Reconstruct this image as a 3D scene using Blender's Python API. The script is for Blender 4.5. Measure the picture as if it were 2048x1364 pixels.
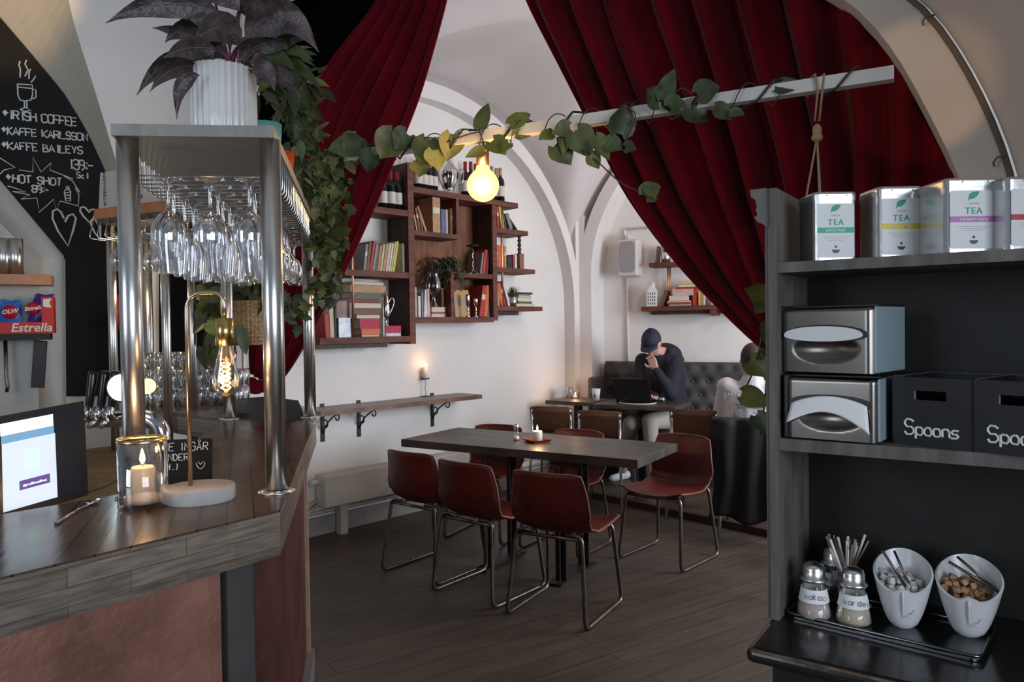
import bpy, bmesh, math, random
from mathutils import Vector, Matrix, Euler
random.seed(7)
S = bpy.context.scene
for o in list(bpy.data.objects): bpy.data.objects.remove(o)
V = Vector
# ---------------------------------------------------------------- camera
FPX, CX, CY = 1490.0, 1024.0, 682.0
PITCH, ROLL = math.radians(1.08), math.radians(0.8)
CAM = V((0, 0, 1.5))
_F = V((0, math.cos(PITCH), -math.sin(PITCH)))
_R = V((math.cos(ROLL), 0, -math.sin(ROLL))); _R = (_R - _F * _R.dot(_F)).normalized()
_U = _R.cross(_F).normalized()
cd = bpy.data.cameras.new('camera'); cam = bpy.data.objects.new('camera', cd)
S.collection.objects.link(cam)
cd.sensor_fit = 'HORIZONTAL'; cd.sensor_width = 36.0; cd.lens = FPX / 2048 * 36
cd.clip_start = 0.05; cd.clip_end = 100
cd.dof.use_dof = False
M = Matrix((_R, _U, -_F)).transposed().to_4x4(); M.translation = CAM
cam.matrix_world = M
S.camera = cam
# ---------------------------------------------------------------- world, exposure, lights
w = bpy.data.worlds.new('world'); S.world = w; w.use_nodes = True
w.node_tree.nodes['Background'].inputs[0].default_value = (0.52, 0.62, 0.74, 1)
w.node_tree.nodes['Background'].inputs[1].default_value = 0.17
S.view_settings.view_transform = 'Standard'; S.view_settings.look = 'None'
S.view_settings.gamma = 1.0; S.view_settings.exposure = 0.52
try: S.view_settings.use_curve_mapping = False
except Exception: pass

def area(name, loc, target, sx, sy, power, color):
    l = bpy.data.lights.new(name, 'AREA'); l.shape = 'RECTANGLE'; l.size = sx; l.size_y = sy
    l.energy = power; l.color = color
    o = bpy.data.objects.new(name, l); S.collection.objects.link(o)
    o.location = loc
    o.rotation_euler = (V(target) - V(loc)).to_track_quat('-Z', 'Y').to_euler()
    return o
def point(name, loc, power, color, r=0.03):
    l = bpy.data.lights.new(name, 'POINT'); l.energy = power; l.color = color; l.shadow_soft_size = r
    o = bpy.data.objects.new(name, l); S.collection.objects.link(o); o.location = loc
    return o
def spot(name, loc, target, power, color, ang=40, blend=.5, r=.03):
    l = bpy.data.lights.new(name, 'SPOT'); l.energy = power; l.color = color; l.shadow_soft_size = r
    l.spot_size = math.radians(ang); l.spot_blend = blend
    o = bpy.data.objects.new(name, l); S.collection.objects.link(o); o.location = loc
    o.rotation_euler = (V(target) - V(loc)).to_track_quat('-Z', 'Y').to_euler()
    return o
COOL = (0.80, 0.89, 1.0); WARM = (1.0, 0.55, 0.25)
area('window_light_street', (2.3, -2.4, 1.9), (0.3, 2.0, 1.3), 2.6, 1.7, 84, COOL)
area('window_light_side', (3.8, 3.9, 1.7), (-1.4, 5.6, 0.9), 1.6, 1.7, 114, COOL)
area('window_light_left', (-3.2, -1.0, 2.0), (-1.0, 3.0, 1.9), 1.4, 1.8, 26, COOL)
spot('ceiling_spot_arch', (0.9, 1.3, 2.1), (1.62, 2.95, 2.42), 15, WARM, 17, .2)
spot('ceiling_spot_vault', (0.7, 0.9, 2.2), (1.88, 2.3, 2.78), 16, WARM, 15, .3)
spot('ceiling_spot_bar', (-1.3, 2.3, 3.3), (-2.98, 4.3, 3.5), 120, (1.0, .62, .26), 24, .7)
point('warm_room_fill', (1.9, 5.2, 2.7), 19, (1.0, 0.70, 0.50), 0.12)  # added warm fill that tints the far vault, no fixture here
point('back_bar_light', (-1.95, 3.85, 1.75), 2.2, (1.0, 0.74, 0.38), 0.05)

# ---------------------------------------------------------------- picks: photo pixel -> world point
def ray(px, py):
    return (_F + _R * ((px - CX) / FPX) + _U * ((CY - py) / FPX))
def atz(px, py, z):
    d = ray(px, py); return CAM + d * ((z - CAM.z) / d.z)
def atY(px, py, Y):
    d = ray(px, py); return CAM + d * (Y / d.y)
def atp(px, py, p0, n):
    d = ray(px, py); n = V(n); return CAM + d * ((V(p0) - CAM).dot(n) / d.dot(n))
def proj(p):
    d = V(p) - CAM; k = d.dot(_F); return (CX + FPX * d.dot(_R) / k, CY - FPX * d.dot(_U) / k)

# ---------------------------------------------------------------- materials
MATS = {}
def nmat(name):
    m = bpy.data.materials.new(name); m.use_nodes = True
    nt = m.node_tree; b = nt.nodes['Principled BSDF']
    return m, nt, b
def mat(name, col, rough=.6, metal=0., var=0., scale=6., bump=0., bscale=None, stretch=(1, 1, 1), col2=None,
        emit=None, es=0., sheen=0., spec=None, detail=4., coat=0.):
    if name in MATS: return MATS[name]
    m, nt, b = nmat(name); N = nt.nodes; L = nt.links
    b.inputs['Base Color'].default_value = (*col, 1); b.inputs['Roughness'].default_value = rough
    b.inputs['Metallic'].default_value = metal
    if spec is not None: b.inputs['Specular IOR Level'].default_value = spec
    if sheen: b.inputs['Sheen Weight'].default_value = sheen; b.inputs['Sheen Roughness'].default_value = .4
    if coat: b.inputs['Coat Weight'].default_value = coat; b.inputs['Coat Roughness'].default_value = .12
    if emit: b.inputs['Emission Color'].default_value = (*emit, 1); b.inputs['Emission Strength'].default_value = es
    if var or bump or col2:
        tc = N.new('ShaderNodeTexCoord'); mp = N.new('ShaderNodeMapping'); mp.inputs['Scale'].default_value = stretch
        nz = N.new('ShaderNodeTexNoise'); nz.inputs['Scale'].default_value = scale; nz.inputs['Detail'].default_value = detail
        L.new(tc.outputs['Object'], mp.inputs[0]); L.new(mp.outputs[0], nz.inputs['Vector'])
        if var or col2:
            cr = N.new('ShaderNodeValToRGB'); e = cr.color_ramp.elements
            a = col2 if col2 else tuple(max(0, c * (1 - var)) for c in col)
            c = col if col2 else tuple(min(1, c * (1 + var)) for c in col)
            e[0].position = .35; e[1].position = .68
            e[0].color = (*a, 1); e[1].color = (*c, 1)
            L.new(nz.outputs['Fac'], cr.inputs[0]); L.new(cr.outputs[0], b.inputs['Base Color'])
        if bump:
            nb = N.new('ShaderNodeTexNoise'); nb.inputs['Scale'].default_value = bscale or scale * 4
            nb.inputs['Detail'].default_value = 6
            L.new(mp.outputs[0], nb.inputs['Vector'])
            bp = N.new('ShaderNodeBump'); bp.inputs['Strength'].default_value = bump; bp.inputs['Distance'].default_value = .01
            L.new(nb.outputs['Fac'], bp.inputs['Height']); L.new(bp.outputs[0], b.inputs['Normal'])
    MATS[name] = m
    return m
def planks(name, c1, c2, pw=.12, pl=1.6, rough=.5, rot=0, dark=.35, bump=.3, grain=26):
    m, nt, b = nmat(name); N = nt.nodes; L = nt.links
    tc = N.new('ShaderNodeTexCoord'); mp = N.new('ShaderNodeMapping'); mp.inputs['Rotation'].default_value[2] = rot
    L.new(tc.outputs['Object'], mp.inputs[0])
    br = N.new('ShaderNodeTexBrick'); br.inputs['Scale'].default_value = 1
    br.inputs['Brick Width'].default_value = pl; br.inputs['Row Height'].default_value = pw
    br.inputs['Mortar Size'].default_value = .0025; br.inputs['Mortar Smooth'].default_value = .2
    br.inputs['Color1'].default_value = (.35, .35, .35, 1); br.inputs['Color2'].default_value = (.7, .7, .7, 1); br.inputs['Mortar'].default_value = (0, 0, 0, 1)
    L.new(mp.outputs[0], br.inputs['Vector'])
    m2 = N.new('ShaderNodeMapping'); m2.inputs['Scale'].default_value = (1, 12, 1); L.new(mp.outputs[0], m2.inputs[0])
    nz = N.new('ShaderNodeTexNoise'); nz.inputs['Scale'].default_value = grain / 8; nz.inputs['Detail'].default_value = 8; L.new(m2.outputs[0], nz.inputs['Vector'])
    n3 = N.new('ShaderNodeTexNoise'); n3.inputs['Scale'].default_value = 1.6; n3.inputs['Detail'].default_value = 5; L.new(mp.outputs[0], n3.inputs['Vector'])
    ad = N.new('ShaderNodeMath'); ad.operation = 'ADD'; L.new(nz.outputs['Fac'], ad.inputs[0]); L.new(n3.outputs['Fac'], ad.inputs[1])
    a2 = N.new('ShaderNodeMath'); a2.operation = 'MULTIPLY_ADD'; L.new(br.outputs['Color'], a2.inputs[0]); a2.inputs[1].default_value = .7; L.new(ad.outputs[0], a2.inputs[2])
    cr = N.new('ShaderNodeValToRGB'); e = cr.color_ramp.elements
    mr = N.new('ShaderNodeMapRange'); mr.inputs[1].default_value = .75; mr.inputs[2].default_value = 1.75; L.new(a2.outputs[0], mr.inputs[0])
    e[0].color = (*c1, 1); e[1].color = (*c2, 1); L.new(mr.outputs[0], cr.inputs[0])
    mx = N.new('ShaderNodeMix'); mx.data_type = 'RGBA'; mx.blend_type = 'MIX'
    L.new(br.outputs['Fac'], mx.inputs[0]); L.new(cr.outputs[0], mx.inputs[6]); mx.inputs[7].default_value = tuple(c * dark for c in c1) + (1,)
    L.new(mx.outputs[2], b.inputs['Base Color'])
    b.inputs['Roughness'].default_value = rough
    rr = N.new('ShaderNodeMapRange'); rr.inputs[1].default_value = .3; rr.inputs[2].default_value = .7; rr.inputs[3].default_value = rough - .12; rr.inputs[4].default_value = rough + .15
    L.new(n3.outputs['Fac'], rr.inputs[0]); L.new(rr.outputs[0], b.inputs['Roughness'])
    bp = N.new('ShaderNodeBump'); bp.inputs['Strength'].default_value = bump; bp.inputs['Distance'].default_value = .004
    L.new(nz.outputs['Fac'], bp.inputs['Height']); L.new(bp.outputs[0], b.inputs['Normal'])
    MATS[name] = m; return m
def glass(name, tint=(1, 1, 1), edge=.55, base=.06, rough=.02):
    m, nt, b = nmat(name); N = nt.nodes; L = nt.links
    N.remove(b)
    out = N['Material Output']
    tr = N.new('ShaderNodeBsdfTransparent'); tr.inputs[0].default_value = (*tint, 1)
    gl = N.new('ShaderNodeBsdfGlossy'); gl.inputs['Roughness'].default_value = rough; gl.inputs['Color'].default_value = (.95, .97, 1, 1)
    lw = N.new('ShaderNodeLayerWeight'); lw.inputs[0].default_value = edge
    mr = N.new('ShaderNodeMapRange'); mr.inputs[3].default_value = base; mr.inputs[4].default_value = .95
    L.new(lw.outputs['Facing'], mr.inputs[0])
    mx = N.new('ShaderNodeMixShader'); L.new(mr.outputs[0], mx.inputs[0]); L.new(tr.outputs[0], mx.inputs[1]); L.new(gl.outputs[0], mx.inputs[2])
    L.new(mx.outputs[0], out.inputs[0]); MATS[name] = m; return m
def emis(name, col, s):
    m, nt, b = nmat(name)
    b.inputs['Base Color'].default_value = (*col, 1); b.inputs['Emission Color'].default_value = (*col, 1); b.inputs['Emission Strength'].default_value = s
    MATS[name] = m; return m

plaster = mat('plaster', (.78, .74, .71), .85, var=.05, scale=1.3, bump=.25, bscale=9)
plaster_g = mat('plaster_warm_grey', (.74, .71, .68), .85, var=.05, scale=1.6, bump=.3, bscale=10)
plaster_band = mat('plaster_arch', (.76, .72, .70), .85, var=.04, scale=2, bump=.15, bscale=12)
velvet = mat('velvet_red', (.125, .0015, .008), .8, var=.25, scale=3, sheen=.12, spec=.1)
black_backing = mat('black_backing', (.0025, .002, .0025), .95, spec=.05)
floor_m = planks('floor_planks', (.020, .013, .009), (.100, .070, .050), .13, 2.2, .5, math.radians(-33), .4, .4)
bar_wood = planks('bar_wood', (.035, .020, .013), (.125, .075, .048), .055, .7, .24, math.radians(70), .7, .12, 30)
def blocks(name, cols, ang, bw=.22, bh=.034, rough=.5):
    m, nt, b = nmat(name); N = nt.nodes; L = nt.links
    tc = N.new('ShaderNodeTexCoord'); mp = N.new('ShaderNodeMapping'); mp.inputs['Rotation'].default_value[2] = ang; L.new(tc.outputs['Object'], mp.inputs[0])
    sx = N.new('ShaderNodeSeparateXYZ'); cb = N.new('ShaderNodeCombineXYZ'); L.new(mp.outputs[0], sx.inputs[0]); L.new(sx.outputs[0], cb.inputs[0]); L.new(sx.outputs[2], cb.inputs[1])
    br = N.new('ShaderNodeTexBrick'); br.inputs['Scale'].default_value = 1; br.inputs['Brick Width'].default_value = bw; br.inputs['Row Height'].default_value = bh; br.inputs['Mortar Size'].default_value = .0006
    br.inputs['Color1'].default_value = (*cols[0], 1); br.inputs['Color2'].default_value = (*cols[1], 1); br.inputs['Mortar'].default_value = (*cols[2], 1); L.new(cb.outputs[0], br.inputs['Vector'])
    m2 = N.new('ShaderNodeMapping'); m2.inputs['Scale'].default_value = (3, 30, 1); L.new(cb.outputs[0], m2.inputs[0])
    nz = N.new('ShaderNodeTexNoise'); nz.inputs['Scale'].default_value = 4; nz.inputs['Detail'].default_value = 7; L.new(m2.outputs[0], nz.inputs['Vector'])
    mr = N.new('ShaderNodeMapRange'); mr.inputs[1].default_value = .3; mr.inputs[2].default_value = .7; mr.inputs[3].default_value = .55; mr.inputs[4].default_value = 1.35; L.new(nz.outputs['Fac'], mr.inputs[0])
    vm = N.new('ShaderNodeVectorMath'); vm.operation = 'SCALE'; L.new(br.outputs['Color'], vm.inputs[0]); L.new(mr.outputs[0], vm.inputs['Scale']); L.new(vm.outputs[0], b.inputs['Base Color'])
    b.inputs['Roughness'].default_value = rough; MATS[name] = m; return m
bar_edge = blocks('bar_edge_wood', ((.27, .215, .165), (.13, .102, .080), (.05, .038, .028)), -.93)
steel = mat('brushed_steel', (.74, .73, .71), .28, 1., var=.06, scale=8, stretch=(1, 1, .02), bump=.05, bscale=60)
steel_dark = mat('worn_steel', (.20, .17, .145), .38, 1., var=.25, scale=20)
chrome = mat('chrome', (.75, .76, .78), .12, 1.)
brass = mat('brass', (.62, .44, .18), .26, 1.)
copper = mat('copper', (.80, .42, .25), .42, 1.)
iron = mat('dark_iron', (.035, .033, .032), .55, .6)
black_p = mat('black_plastic', (.012, .012, .014), .4)
shelf_wood = mat('walnut_shelf', (.125, .034, .017), .68, var=.4, scale=5, stretch=(1, 1, 6), bump=.15)
shelf_dark = mat('dark_walnut', (.042, .020, .015), .6, var=.4, scale=5, stretch=(6, 6, 1), bump=.1)
shelf_back = mat('oak_back_panel', (.19, .070, .030), .68, var=.35, scale=5, stretch=(8, 8, 1), bump=.12)
leather = mat('oxblood_leather', (.105, .011, .006), .44, var=.35, scale=5, bump=.15, bscale=70)
leather_e = mat('leather_edge', (.20, .06, .035), .45, var=.3, scale=9)
table_m = mat('zinc_table', (.050, .042, .037), .38, var=.6, scale=4, bump=.12, bscale=20, stretch=(1, 2.5, 1), detail=8)
unit_m = mat('grey_stained_wood', (.110, .103, .094), .55, var=.3, scale=5, stretch=(5, 5, 1), bump=.15)
unit_dark = mat('black_stained_board', (.010, .0095, .009), .6, var=.35, scale=4, bump=.12)
ctr_black = mat('black_worn_counter', (.016, .014, .013), .17, var=.3, scale=7, bump=.05)
worn_edge = mat('worn_bare_edge', (.22, .16, .11), .6, var=.4, scale=30)
white_pot = mat('white_glazed_ceramic', (.72, .71, .70), .22)
concrete = mat('concrete', (.42, .41, .40), .8, var=.12, scale=20, bump=.2)
chalkboard = mat('chalkboard_black', (.006, .006, .007), .6, var=.5, scale=2.5, spec=.25)
chalk = mat('chalk_white', (.74, .74, .74), .9)
wax = mat('white_wax', (.88, .82, .72), .5); wax.node_tree.nodes['Principled BSDF'].inputs['Subsurface Weight'].default_value = .6; wax.node_tree.nodes['Principled BSDF'].inputs['Subsurface Radius'].default_value = (.03, .02, .012)
paper = mat('white_paper', (.80, .80, .80), .8)
clear = glass('clear_glass'); rackglass = glass('stemware_glass', (.985, .985, .99), .62, .16)
smoke = glass('smoked_glass', (.62, .60, .62), .4, .10, .12)
amber = glass('amber_glass', (1, .90, .72), .5, .08)
leaf_purple = mat('leaf_purple', (.105, .072, .078), .36, scale=22, col2=(.030, .024, .022), bump=.5, bscale=60)
leaf_dark = mat('leaf_dark_green', (.045, .064, .020), .45, var=.5, scale=10)
leaf_mid = mat('leaf_mid_green', (.10, .112, .028), .5, var=.5, scale=10)
leaf_lite = mat('leaf_light_green', (.17, .18, .03), .5, var=.4, scale=10)
stem_m = mat('stem_brown', (.06, .035, .02), .6); stem_p = mat('stem_purple', (.12, .012, .035), .4)
bulb_on = emis('lit_globe', (1.0, .56, .09), 3.4)
flame_m = emis('flame', (1.0, .60, .22), 9.0)
filament = emis('filament', (1.0, .60, .25), 6.0)

# ---------------------------------------------------------------- mesh builder
class MB:
    def __init__(s): s.bm = bmesh.new(); s.mats = []; s.cur = 0
    def use(s, m):
        if m not in s.mats: s.mats.append(m)
        s.cur = s.mats.index(m); return s
    def _tag(s, faces, smooth=False):
        for f in faces: f.material_index = s.cur; f.smooth = smooth
    def box(s, c, d, rot=None, bev=0.):
        M_ = Matrix.Translation(V(c)) @ ((Euler(rot).to_matrix().to_4x4()) if rot else Matrix.Identity(4)) @ Matrix.Diagonal((*d, 1))
        r = bmesh.ops.create_cube(s.bm, size=1, matrix=M_); vs = r['verts']
        fs = set(f for v in vs for f in v.link_faces); s._tag(fs)
        if bev:
            es = list(set(e for v in vs for e in v.link_edges))
            rb = bmesh.ops.bevel(s.bm, geom=es, offset=bev, segments=2, affect='EDGES', profile=.5)
            s._tag(rb['faces'])
        return s
    def bx(s, x0, x1, y0, y1, z0, z1, bev=0.):
        return s.box(((x0 + x1) / 2, (y0 + y1) / 2, (z0 + z1) / 2), (abs(x1 - x0), abs(y1 - y0), abs(z1 - z0)), None, bev)
    def tube(s, pts, r, n=8, closed=False, smooth=True, cap=True):
        pts = [V(p) for p in pts]; m = len(pts)
        rs = r if isinstance(r, (list, tuple)) else [r] * m
        rings = []; up = None
        for i, p in enumerate(pts):
            if closed: t = pts[(i + 1) % m] - pts[i - 1]
            else: t = pts[min(i + 1, m - 1)] - pts[max(i - 1, 0)]
            if t.length < 1e-9: t = V((0, 0, 1))
            t.normalize()
            if up is None:
                up = V((0, 0, 1)) if abs(t.z) < .9 else V((1, 0, 0))
            up = (up - t * up.dot(t))
            if up.length < 1e-6: up = t.orthogonal()
            up.normalize(); sd = t.cross(up)
            rings.append([s.bm.verts.new(p + (up * math.cos(2 * math.pi * k / n) + sd * math.sin(2 * math.pi * k / n)) * rs[i]) for k in range(n)])
        fs = []
        for i in range(m if closed else m - 1):
            a, b = rings[i], rings[(i + 1) % m]
            for k in range(n): fs.append(s.bm.faces.new((a[k], a[(k + 1) % n], b[(k + 1) % n], b[k])))
        s._tag(fs, smooth)
        if cap and not closed:
            f = [s.bm.faces.new(rings[0][::-1]), s.bm.faces.new(rings[-1])]; s._tag(f)
        return s
    def lathe(s, prof, n=24, c=(0, 0, 0), smooth=True, axis=None, close=False, flute=0, fa=0.):
        c = V(c); rings = []
        for (r, z) in prof:
            if r < 1e-6: rings.append([s.bm.verts.new(c + V((0, 0, z)))])
            else:
                rings.append([s.bm.verts.new(c + V(((r + (fa * math.cos(flute * 2 * math.pi * k / n) if flute else 0)) * math.cos(2 * math.pi * k / n),
                              (r + (fa * math.cos(flute * 2 * math.pi * k / n) if flute else 0)) * math.sin(2 * math.pi * k / n), z))) for k in range(n)])
        fs = []
        for a, b in zip(rings, rings[1:]):
            if len(a) == 1 and len(b) == 1: continue
            for k in range(n):
                k2 = (k + 1) % n
                if len(a) == 1: fs.append(s.bm.faces.new((a[0], b[k2], b[k])))
                elif len(b) == 1: fs.append(s.bm.faces.new((a[k], a[k2], b[0])))
                else: fs.append(s.bm.faces.new((a[k], a[k2], b[k2], b[k])))
        s._tag(fs, smooth)
        if axis is not None:
            q = V((0, 0, 1)).rotation_difference(V(axis).normalized()).to_matrix().to_4x4()
            vs = [v for r_ in rings for v in r_]
            bmesh.ops.transform(s.bm, matrix=Matrix.Translation(c) @ q @ Matrix.Translation(-c), verts=vs)
        return s
    def grid(s, fn, nu, nv, smooth=True, thick=None):
        vs = [[s.bm.verts.new(V(fn(i / nu, j / nv))) for j in range(nv + 1)] for i in range(nu + 1)]
        fs = []
        for i in range(nu):
            for j in range(nv): fs.append(s.bm.faces.new((vs[i][j], vs[i + 1][j], vs[i + 1][j + 1], vs[i][j + 1])))
        s._tag(fs, smooth); return s
    def prism(s, poly, h0, h1, frame=None, smooth=False):
        """poly in 2D; frame(u,v,h)->3D; default (u,v,h)"""
        fr = frame or (lambda u, v, h: (u, v, h))
        a = [s.bm.verts.new(V(fr(u, v, h0))) for u, v in poly]; b = [s.bm.verts.new(V(fr(u, v, h1))) for u, v in poly]
        n = len(poly); fs = [s.bm.faces.new(a[::-1]), s.bm.faces.new(b)]
        for k in range(n): fs.append(s.bm.faces.new((a[k], a[(k + 1) % n], b[(k + 1) % n], b[k])))
        s._tag(fs, smooth); return s
    def poly(s, pts):
        f = s.bm.faces.new([s.bm.verts.new(V(p)) for p in pts]); s._tag([f]); return s
    def ball(s, c, r, sc=(1, 1, 1), u=16, v=10, rot=None):
        M_ = Matrix.Translation(V(c)) @ ((Euler(rot).to_matrix().to_4x4()) if rot else Matrix.Identity(4)) @ Matrix.Diagonal((*sc, 1))
        r_ = bmesh.ops.create_uvsphere(s.bm, u_segments=u, v_segments=v, radius=r, matrix=M_)
        s._tag(set(f for x in r_['verts'] for f in x.link_faces), True); return s
    def cap(s, a, ra, b, rb, n=12):
        """tapered capsule"""
        a, b = V(a), V(b); d = (b - a).normalized(); pts, rs = [], []
        for k in range(5):
            t = math.pi / 2 * (1 - k / 4); pts.append(a - d * ra * math.sin(t)); rs.append(max(1e-4, ra * math.cos(t)))
        for k in range(5):
            t = math.pi / 2 * k / 4; pts.append(b + d * rb * math.sin(t)); rs.append(max(1e-4, rb * math.cos(t)))
        return s.tube(pts, rs, n)
    def build(s, name, m=None, parent=None, world=False, mods=None, recalc=True):
        if recalc: bmesh.ops.recalc_face_normals(s.bm, faces=s.bm.faces[:])
        me = bpy.data.meshes.new(name); o = bpy.data.objects.new(name, me); S.collection.objects.link(o)
        if parent is not None:
            o.parent = parent
            if world: bmesh.ops.transform(s.bm, matrix=wm(parent).inverted(), verts=s.bm.verts[:])
        elif world:
            xs = [v.co for v in s.bm.verts]
            c = V(((min(v.x for v in xs) + max(v.x for v in xs)) / 2, (min(v.y for v in xs) + max(v.y for v in xs)) / 2, min(v.z for v in xs)))
            bmesh.ops.translate(s.bm, vec=-c, verts=s.bm.verts[:]); o.location = c
        s.bm.to_mesh(me); s.bm.free()
        for mm in (s.mats if s.mats else [m]): me.materials.append(mm)
        if s.mats and m is not None and m not in s.mats: pass
        return o
def wm(o):
    m = Matrix.Translation(o.location) @ o.rotation_euler.to_matrix().to_4x4() @ Matrix.Diagonal((*o.scale, 1))
    return wm(o.parent) @ m if o.parent else m
def thing(name, label, cat, loc=(0, 0, 0), rz=0., group=None):
    o = bpy.data.objects.new(name, None); S.collection.objects.link(o); o.empty_display_size = .1
    o.location = loc; o.rotation_euler = (0, 0, rz); o['label'] = label; o['category'] = cat
    if group: o['group'] = group
    return o
def tag(o, label, cat, group=None, kind=None):
    o['label'] = label; o['category'] = cat
    if group: o['group'] = group
    if kind: o['kind'] = kind
    return o
def struct(o, label=None): 
    o['kind'] = 'structure'
    if label: o['label'] = label
    return o
def dup(root, loc=None, rz=None, label=None, group=None):
    r = root.copy(); S.collection.objects.link(r)
    if loc is not None: r.location = loc
    if rz is not None: r.rotation_euler = (root.rotation_euler[0], root.rotation_euler[1], rz)
    if label: r['label'] = label
    if group: r['group'] = group
    for ch in kids(root):
        c = ch.copy(); S.collection.objects.link(c); c.parent = r
        for g in kids(ch):
            d = g.copy(); S.collection.objects.link(d); d.parent = c
    return r
_KC = {}
def kids(o):
    return [x for x in bpy.data.objects if x.parent == o]
ORD = ['first', 'second', 'third', 'fourth', 'fifth', 'sixth', 'seventh', 'eighth', 'ninth', 'tenth', 'eleventh', 'twelfth', 'thirteenth', 'fourteenth', 'fifteenth', 'sixteenth', 'seventeenth', 'eighteenth', 'nineteenth', 'twentieth']
def arc(c, r, a0, a1, n, ex, ey):
    c, ex, ey = V(c), V(ex), V(ey)
    return [c + ex * (r * math.cos(a0 + (a1 - a0) * i / n)) + ey * (r * math.sin(a0 + (a1 - a0) * i / n)) for i in range(n + 1)]
def rounded(pts, r, n=4):
    """polyline with rounded corners"""
    pts = [V(p) for p in pts]; out = [pts[0]]
    for a, b, c in zip(pts, pts[1:], pts[2:]):
        u, v = (a - b), (c - b); rr = min(r, u.length * .49, v.length * .49)
        p, q = b + u.normalized() * rr, b + v.normalized() * rr
        for i in range(n + 1):
            t = i / n; out.append(p * (1 - t) ** 2 + b * 2 * t * (1 - t) + q * t ** 2)
    out.append(pts[-1]); return out
def bez(a, b, c, n=10):
    a, b, c = V(a), V(b), V(c)
    return [a * (1 - t) ** 2 + b * 2 * t * (1 - t) + c * t ** 2 for t in [i / n for i in range(n + 1)]]

# printed lettering (built-in font turned into mesh)
def text_bm(mb, txt, size, frame_m, extrude=.0006, align='CENTER', shear=0., spacing=1., bold=0.):
    cu = bpy.data.curves.new('t', 'FONT'); cu.body = txt; cu.size = size; cu.extrude = extrude; cu.align_x = align
    cu.shear = shear; cu.space_character = spacing; cu.offset = bold; cu.resolution_u = 3
    ob = bpy.data.objects.new('t', cu); S.collection.objects.link(ob)
    dg = bpy.context.evaluated_depsgraph_get(); dg.update()
    me = bpy.data.meshes.new_from_object(ob.evaluated_get(dg))
    me.transform(frame_m)
    n0 = len(mb.bm.faces); mb.bm.from_mesh(me); mb.bm.faces.ensure_lookup_table()
    for f in mb.bm.faces[n0:]: f.material_index = mb.cur
    bpy.data.objects.remove(ob); bpy.data.curves.remove(cu); bpy.data.meshes.remove(me)
def frame3(o, ex, ey):
    """matrix whose x,y axes are ex,ey (text plane), origin o"""
    ex, ey = V(ex).normalized(), V(ey).normalized(); ez = ex.cross(ey)
    m = Matrix((ex, ey, ez)).transposed().to_4x4(); m.translation = V(o); return m
# hand lettering: strokes on a 4 x 6 grid
HW = {'A': '00 26 40|12 32', 'B': '00 06 35 33 03|33 41 30 00', 'C': '45 36 16 05 01 10 30 41', 'E': '46 06 00 40|03 33', 'F': '00 06 46|03 33',
 'G': '45 36 16 05 01 10 30 41 43 23', 'H': '00 06|03 43|40 46', 'I': '20 26', 'J': '46 41 30 10 01', 'K': '00 06|46 03 40', 'L': '06 00 40', 'N': '00 06 40 46',
 'O': '16 05 01 10 30 41 45 36 16', 'P': '00 06 36 45 44 33 03', 'R': '00 06 36 45 44 33 03|23 40', 'S': '45 36 16 05 04 13 33 42 41 30 10 01', 'T': '20 26|06 46',
 'U': '06 01 10 30 41 46', 'Y': '06 23 46|23 20', 'D': '00 06 26 44 42 20 00', 'M': '00 06 23 46 40', 'V': '06 20 46', '1': '15 26 20', '3': '05 16 36 45 44 33 13|33 42 41 30 10 01',
 '8': '13 04 05 16 36 45 44 33 13 02 01 10 30 41 42 33', '9': '43 23 04 05 16 36 45 41 20', '5': '46 06 03 33 42 41 30 00', 'c': '33 13 02 01 10 30', 'l': '26 20', ':': '21 22|24 25',
 '-': '03 33', '*': '13 35|15 33|22 26|04 44', '.': '20 21', 'p': '0b 04|03 14 34 43 41 30 10 01', 'o': '14 03 01 10 30 41 43 34 14', 'n': '00 04|03 14 34 43 40', 's': '44 14 03 12 32 41 30 00',
 'x': '00 44|04 40', 'a': '44 14 03 01 10 30 41|44 40', ')': '16 25 21 10', '/': '00 46', 'r': '00 04|03 14 34', 'k': '00 06|34 02 30', 'e': '02 42 43 34 14 03 01 10 30', 'd': '46 40|41 30 10 01 03 14 34 43', 'i': '20 24|26 26', 'm': '00 04 13 24 20|24 33 44 40', 'b': '06 00|01 10 30 41 43 34 14 03'}
def hand(mb, txt, o, ex, ez, h, r, adv=.82, jit=.18, seed=1, slant=0.):
    """draw chalk strokes; o = lower-left, ex = writing direction, ez = up"""
    rnd = random.Random(seed); o, ex, ez = V(o), V(ex).normalized(), V(ez).normalized(); x = 0.; k = h / 6
    for ch in txt:
        if ch == ' ': x += h * .55; continue
        st = HW.get(ch) or HW.get(ch.upper())
        if st:
            for s_ in st.split('|'):
                pts = []
                for q in s_.split():
                    u = int(q[0]); v_ = -2 if q[1] == 'b' else int(q[1])
                    u_ = u * .85 + rnd.uniform(-jit, jit) + slant * v_; v2 = v_ + rnd.uniform(-jit, jit)
                    pts.append(o + ex * (x + u_ * k) + ez * (v2 * k))
                if len(pts) == 2 and (pts[0] - pts[1]).length < 1e-4: pts[1] += ez * r
                mb.tube(pts, r, 5, smooth=False)
        x += h * (adv if ch not in 'I1l:.i' else adv * .78)
    return x
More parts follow.
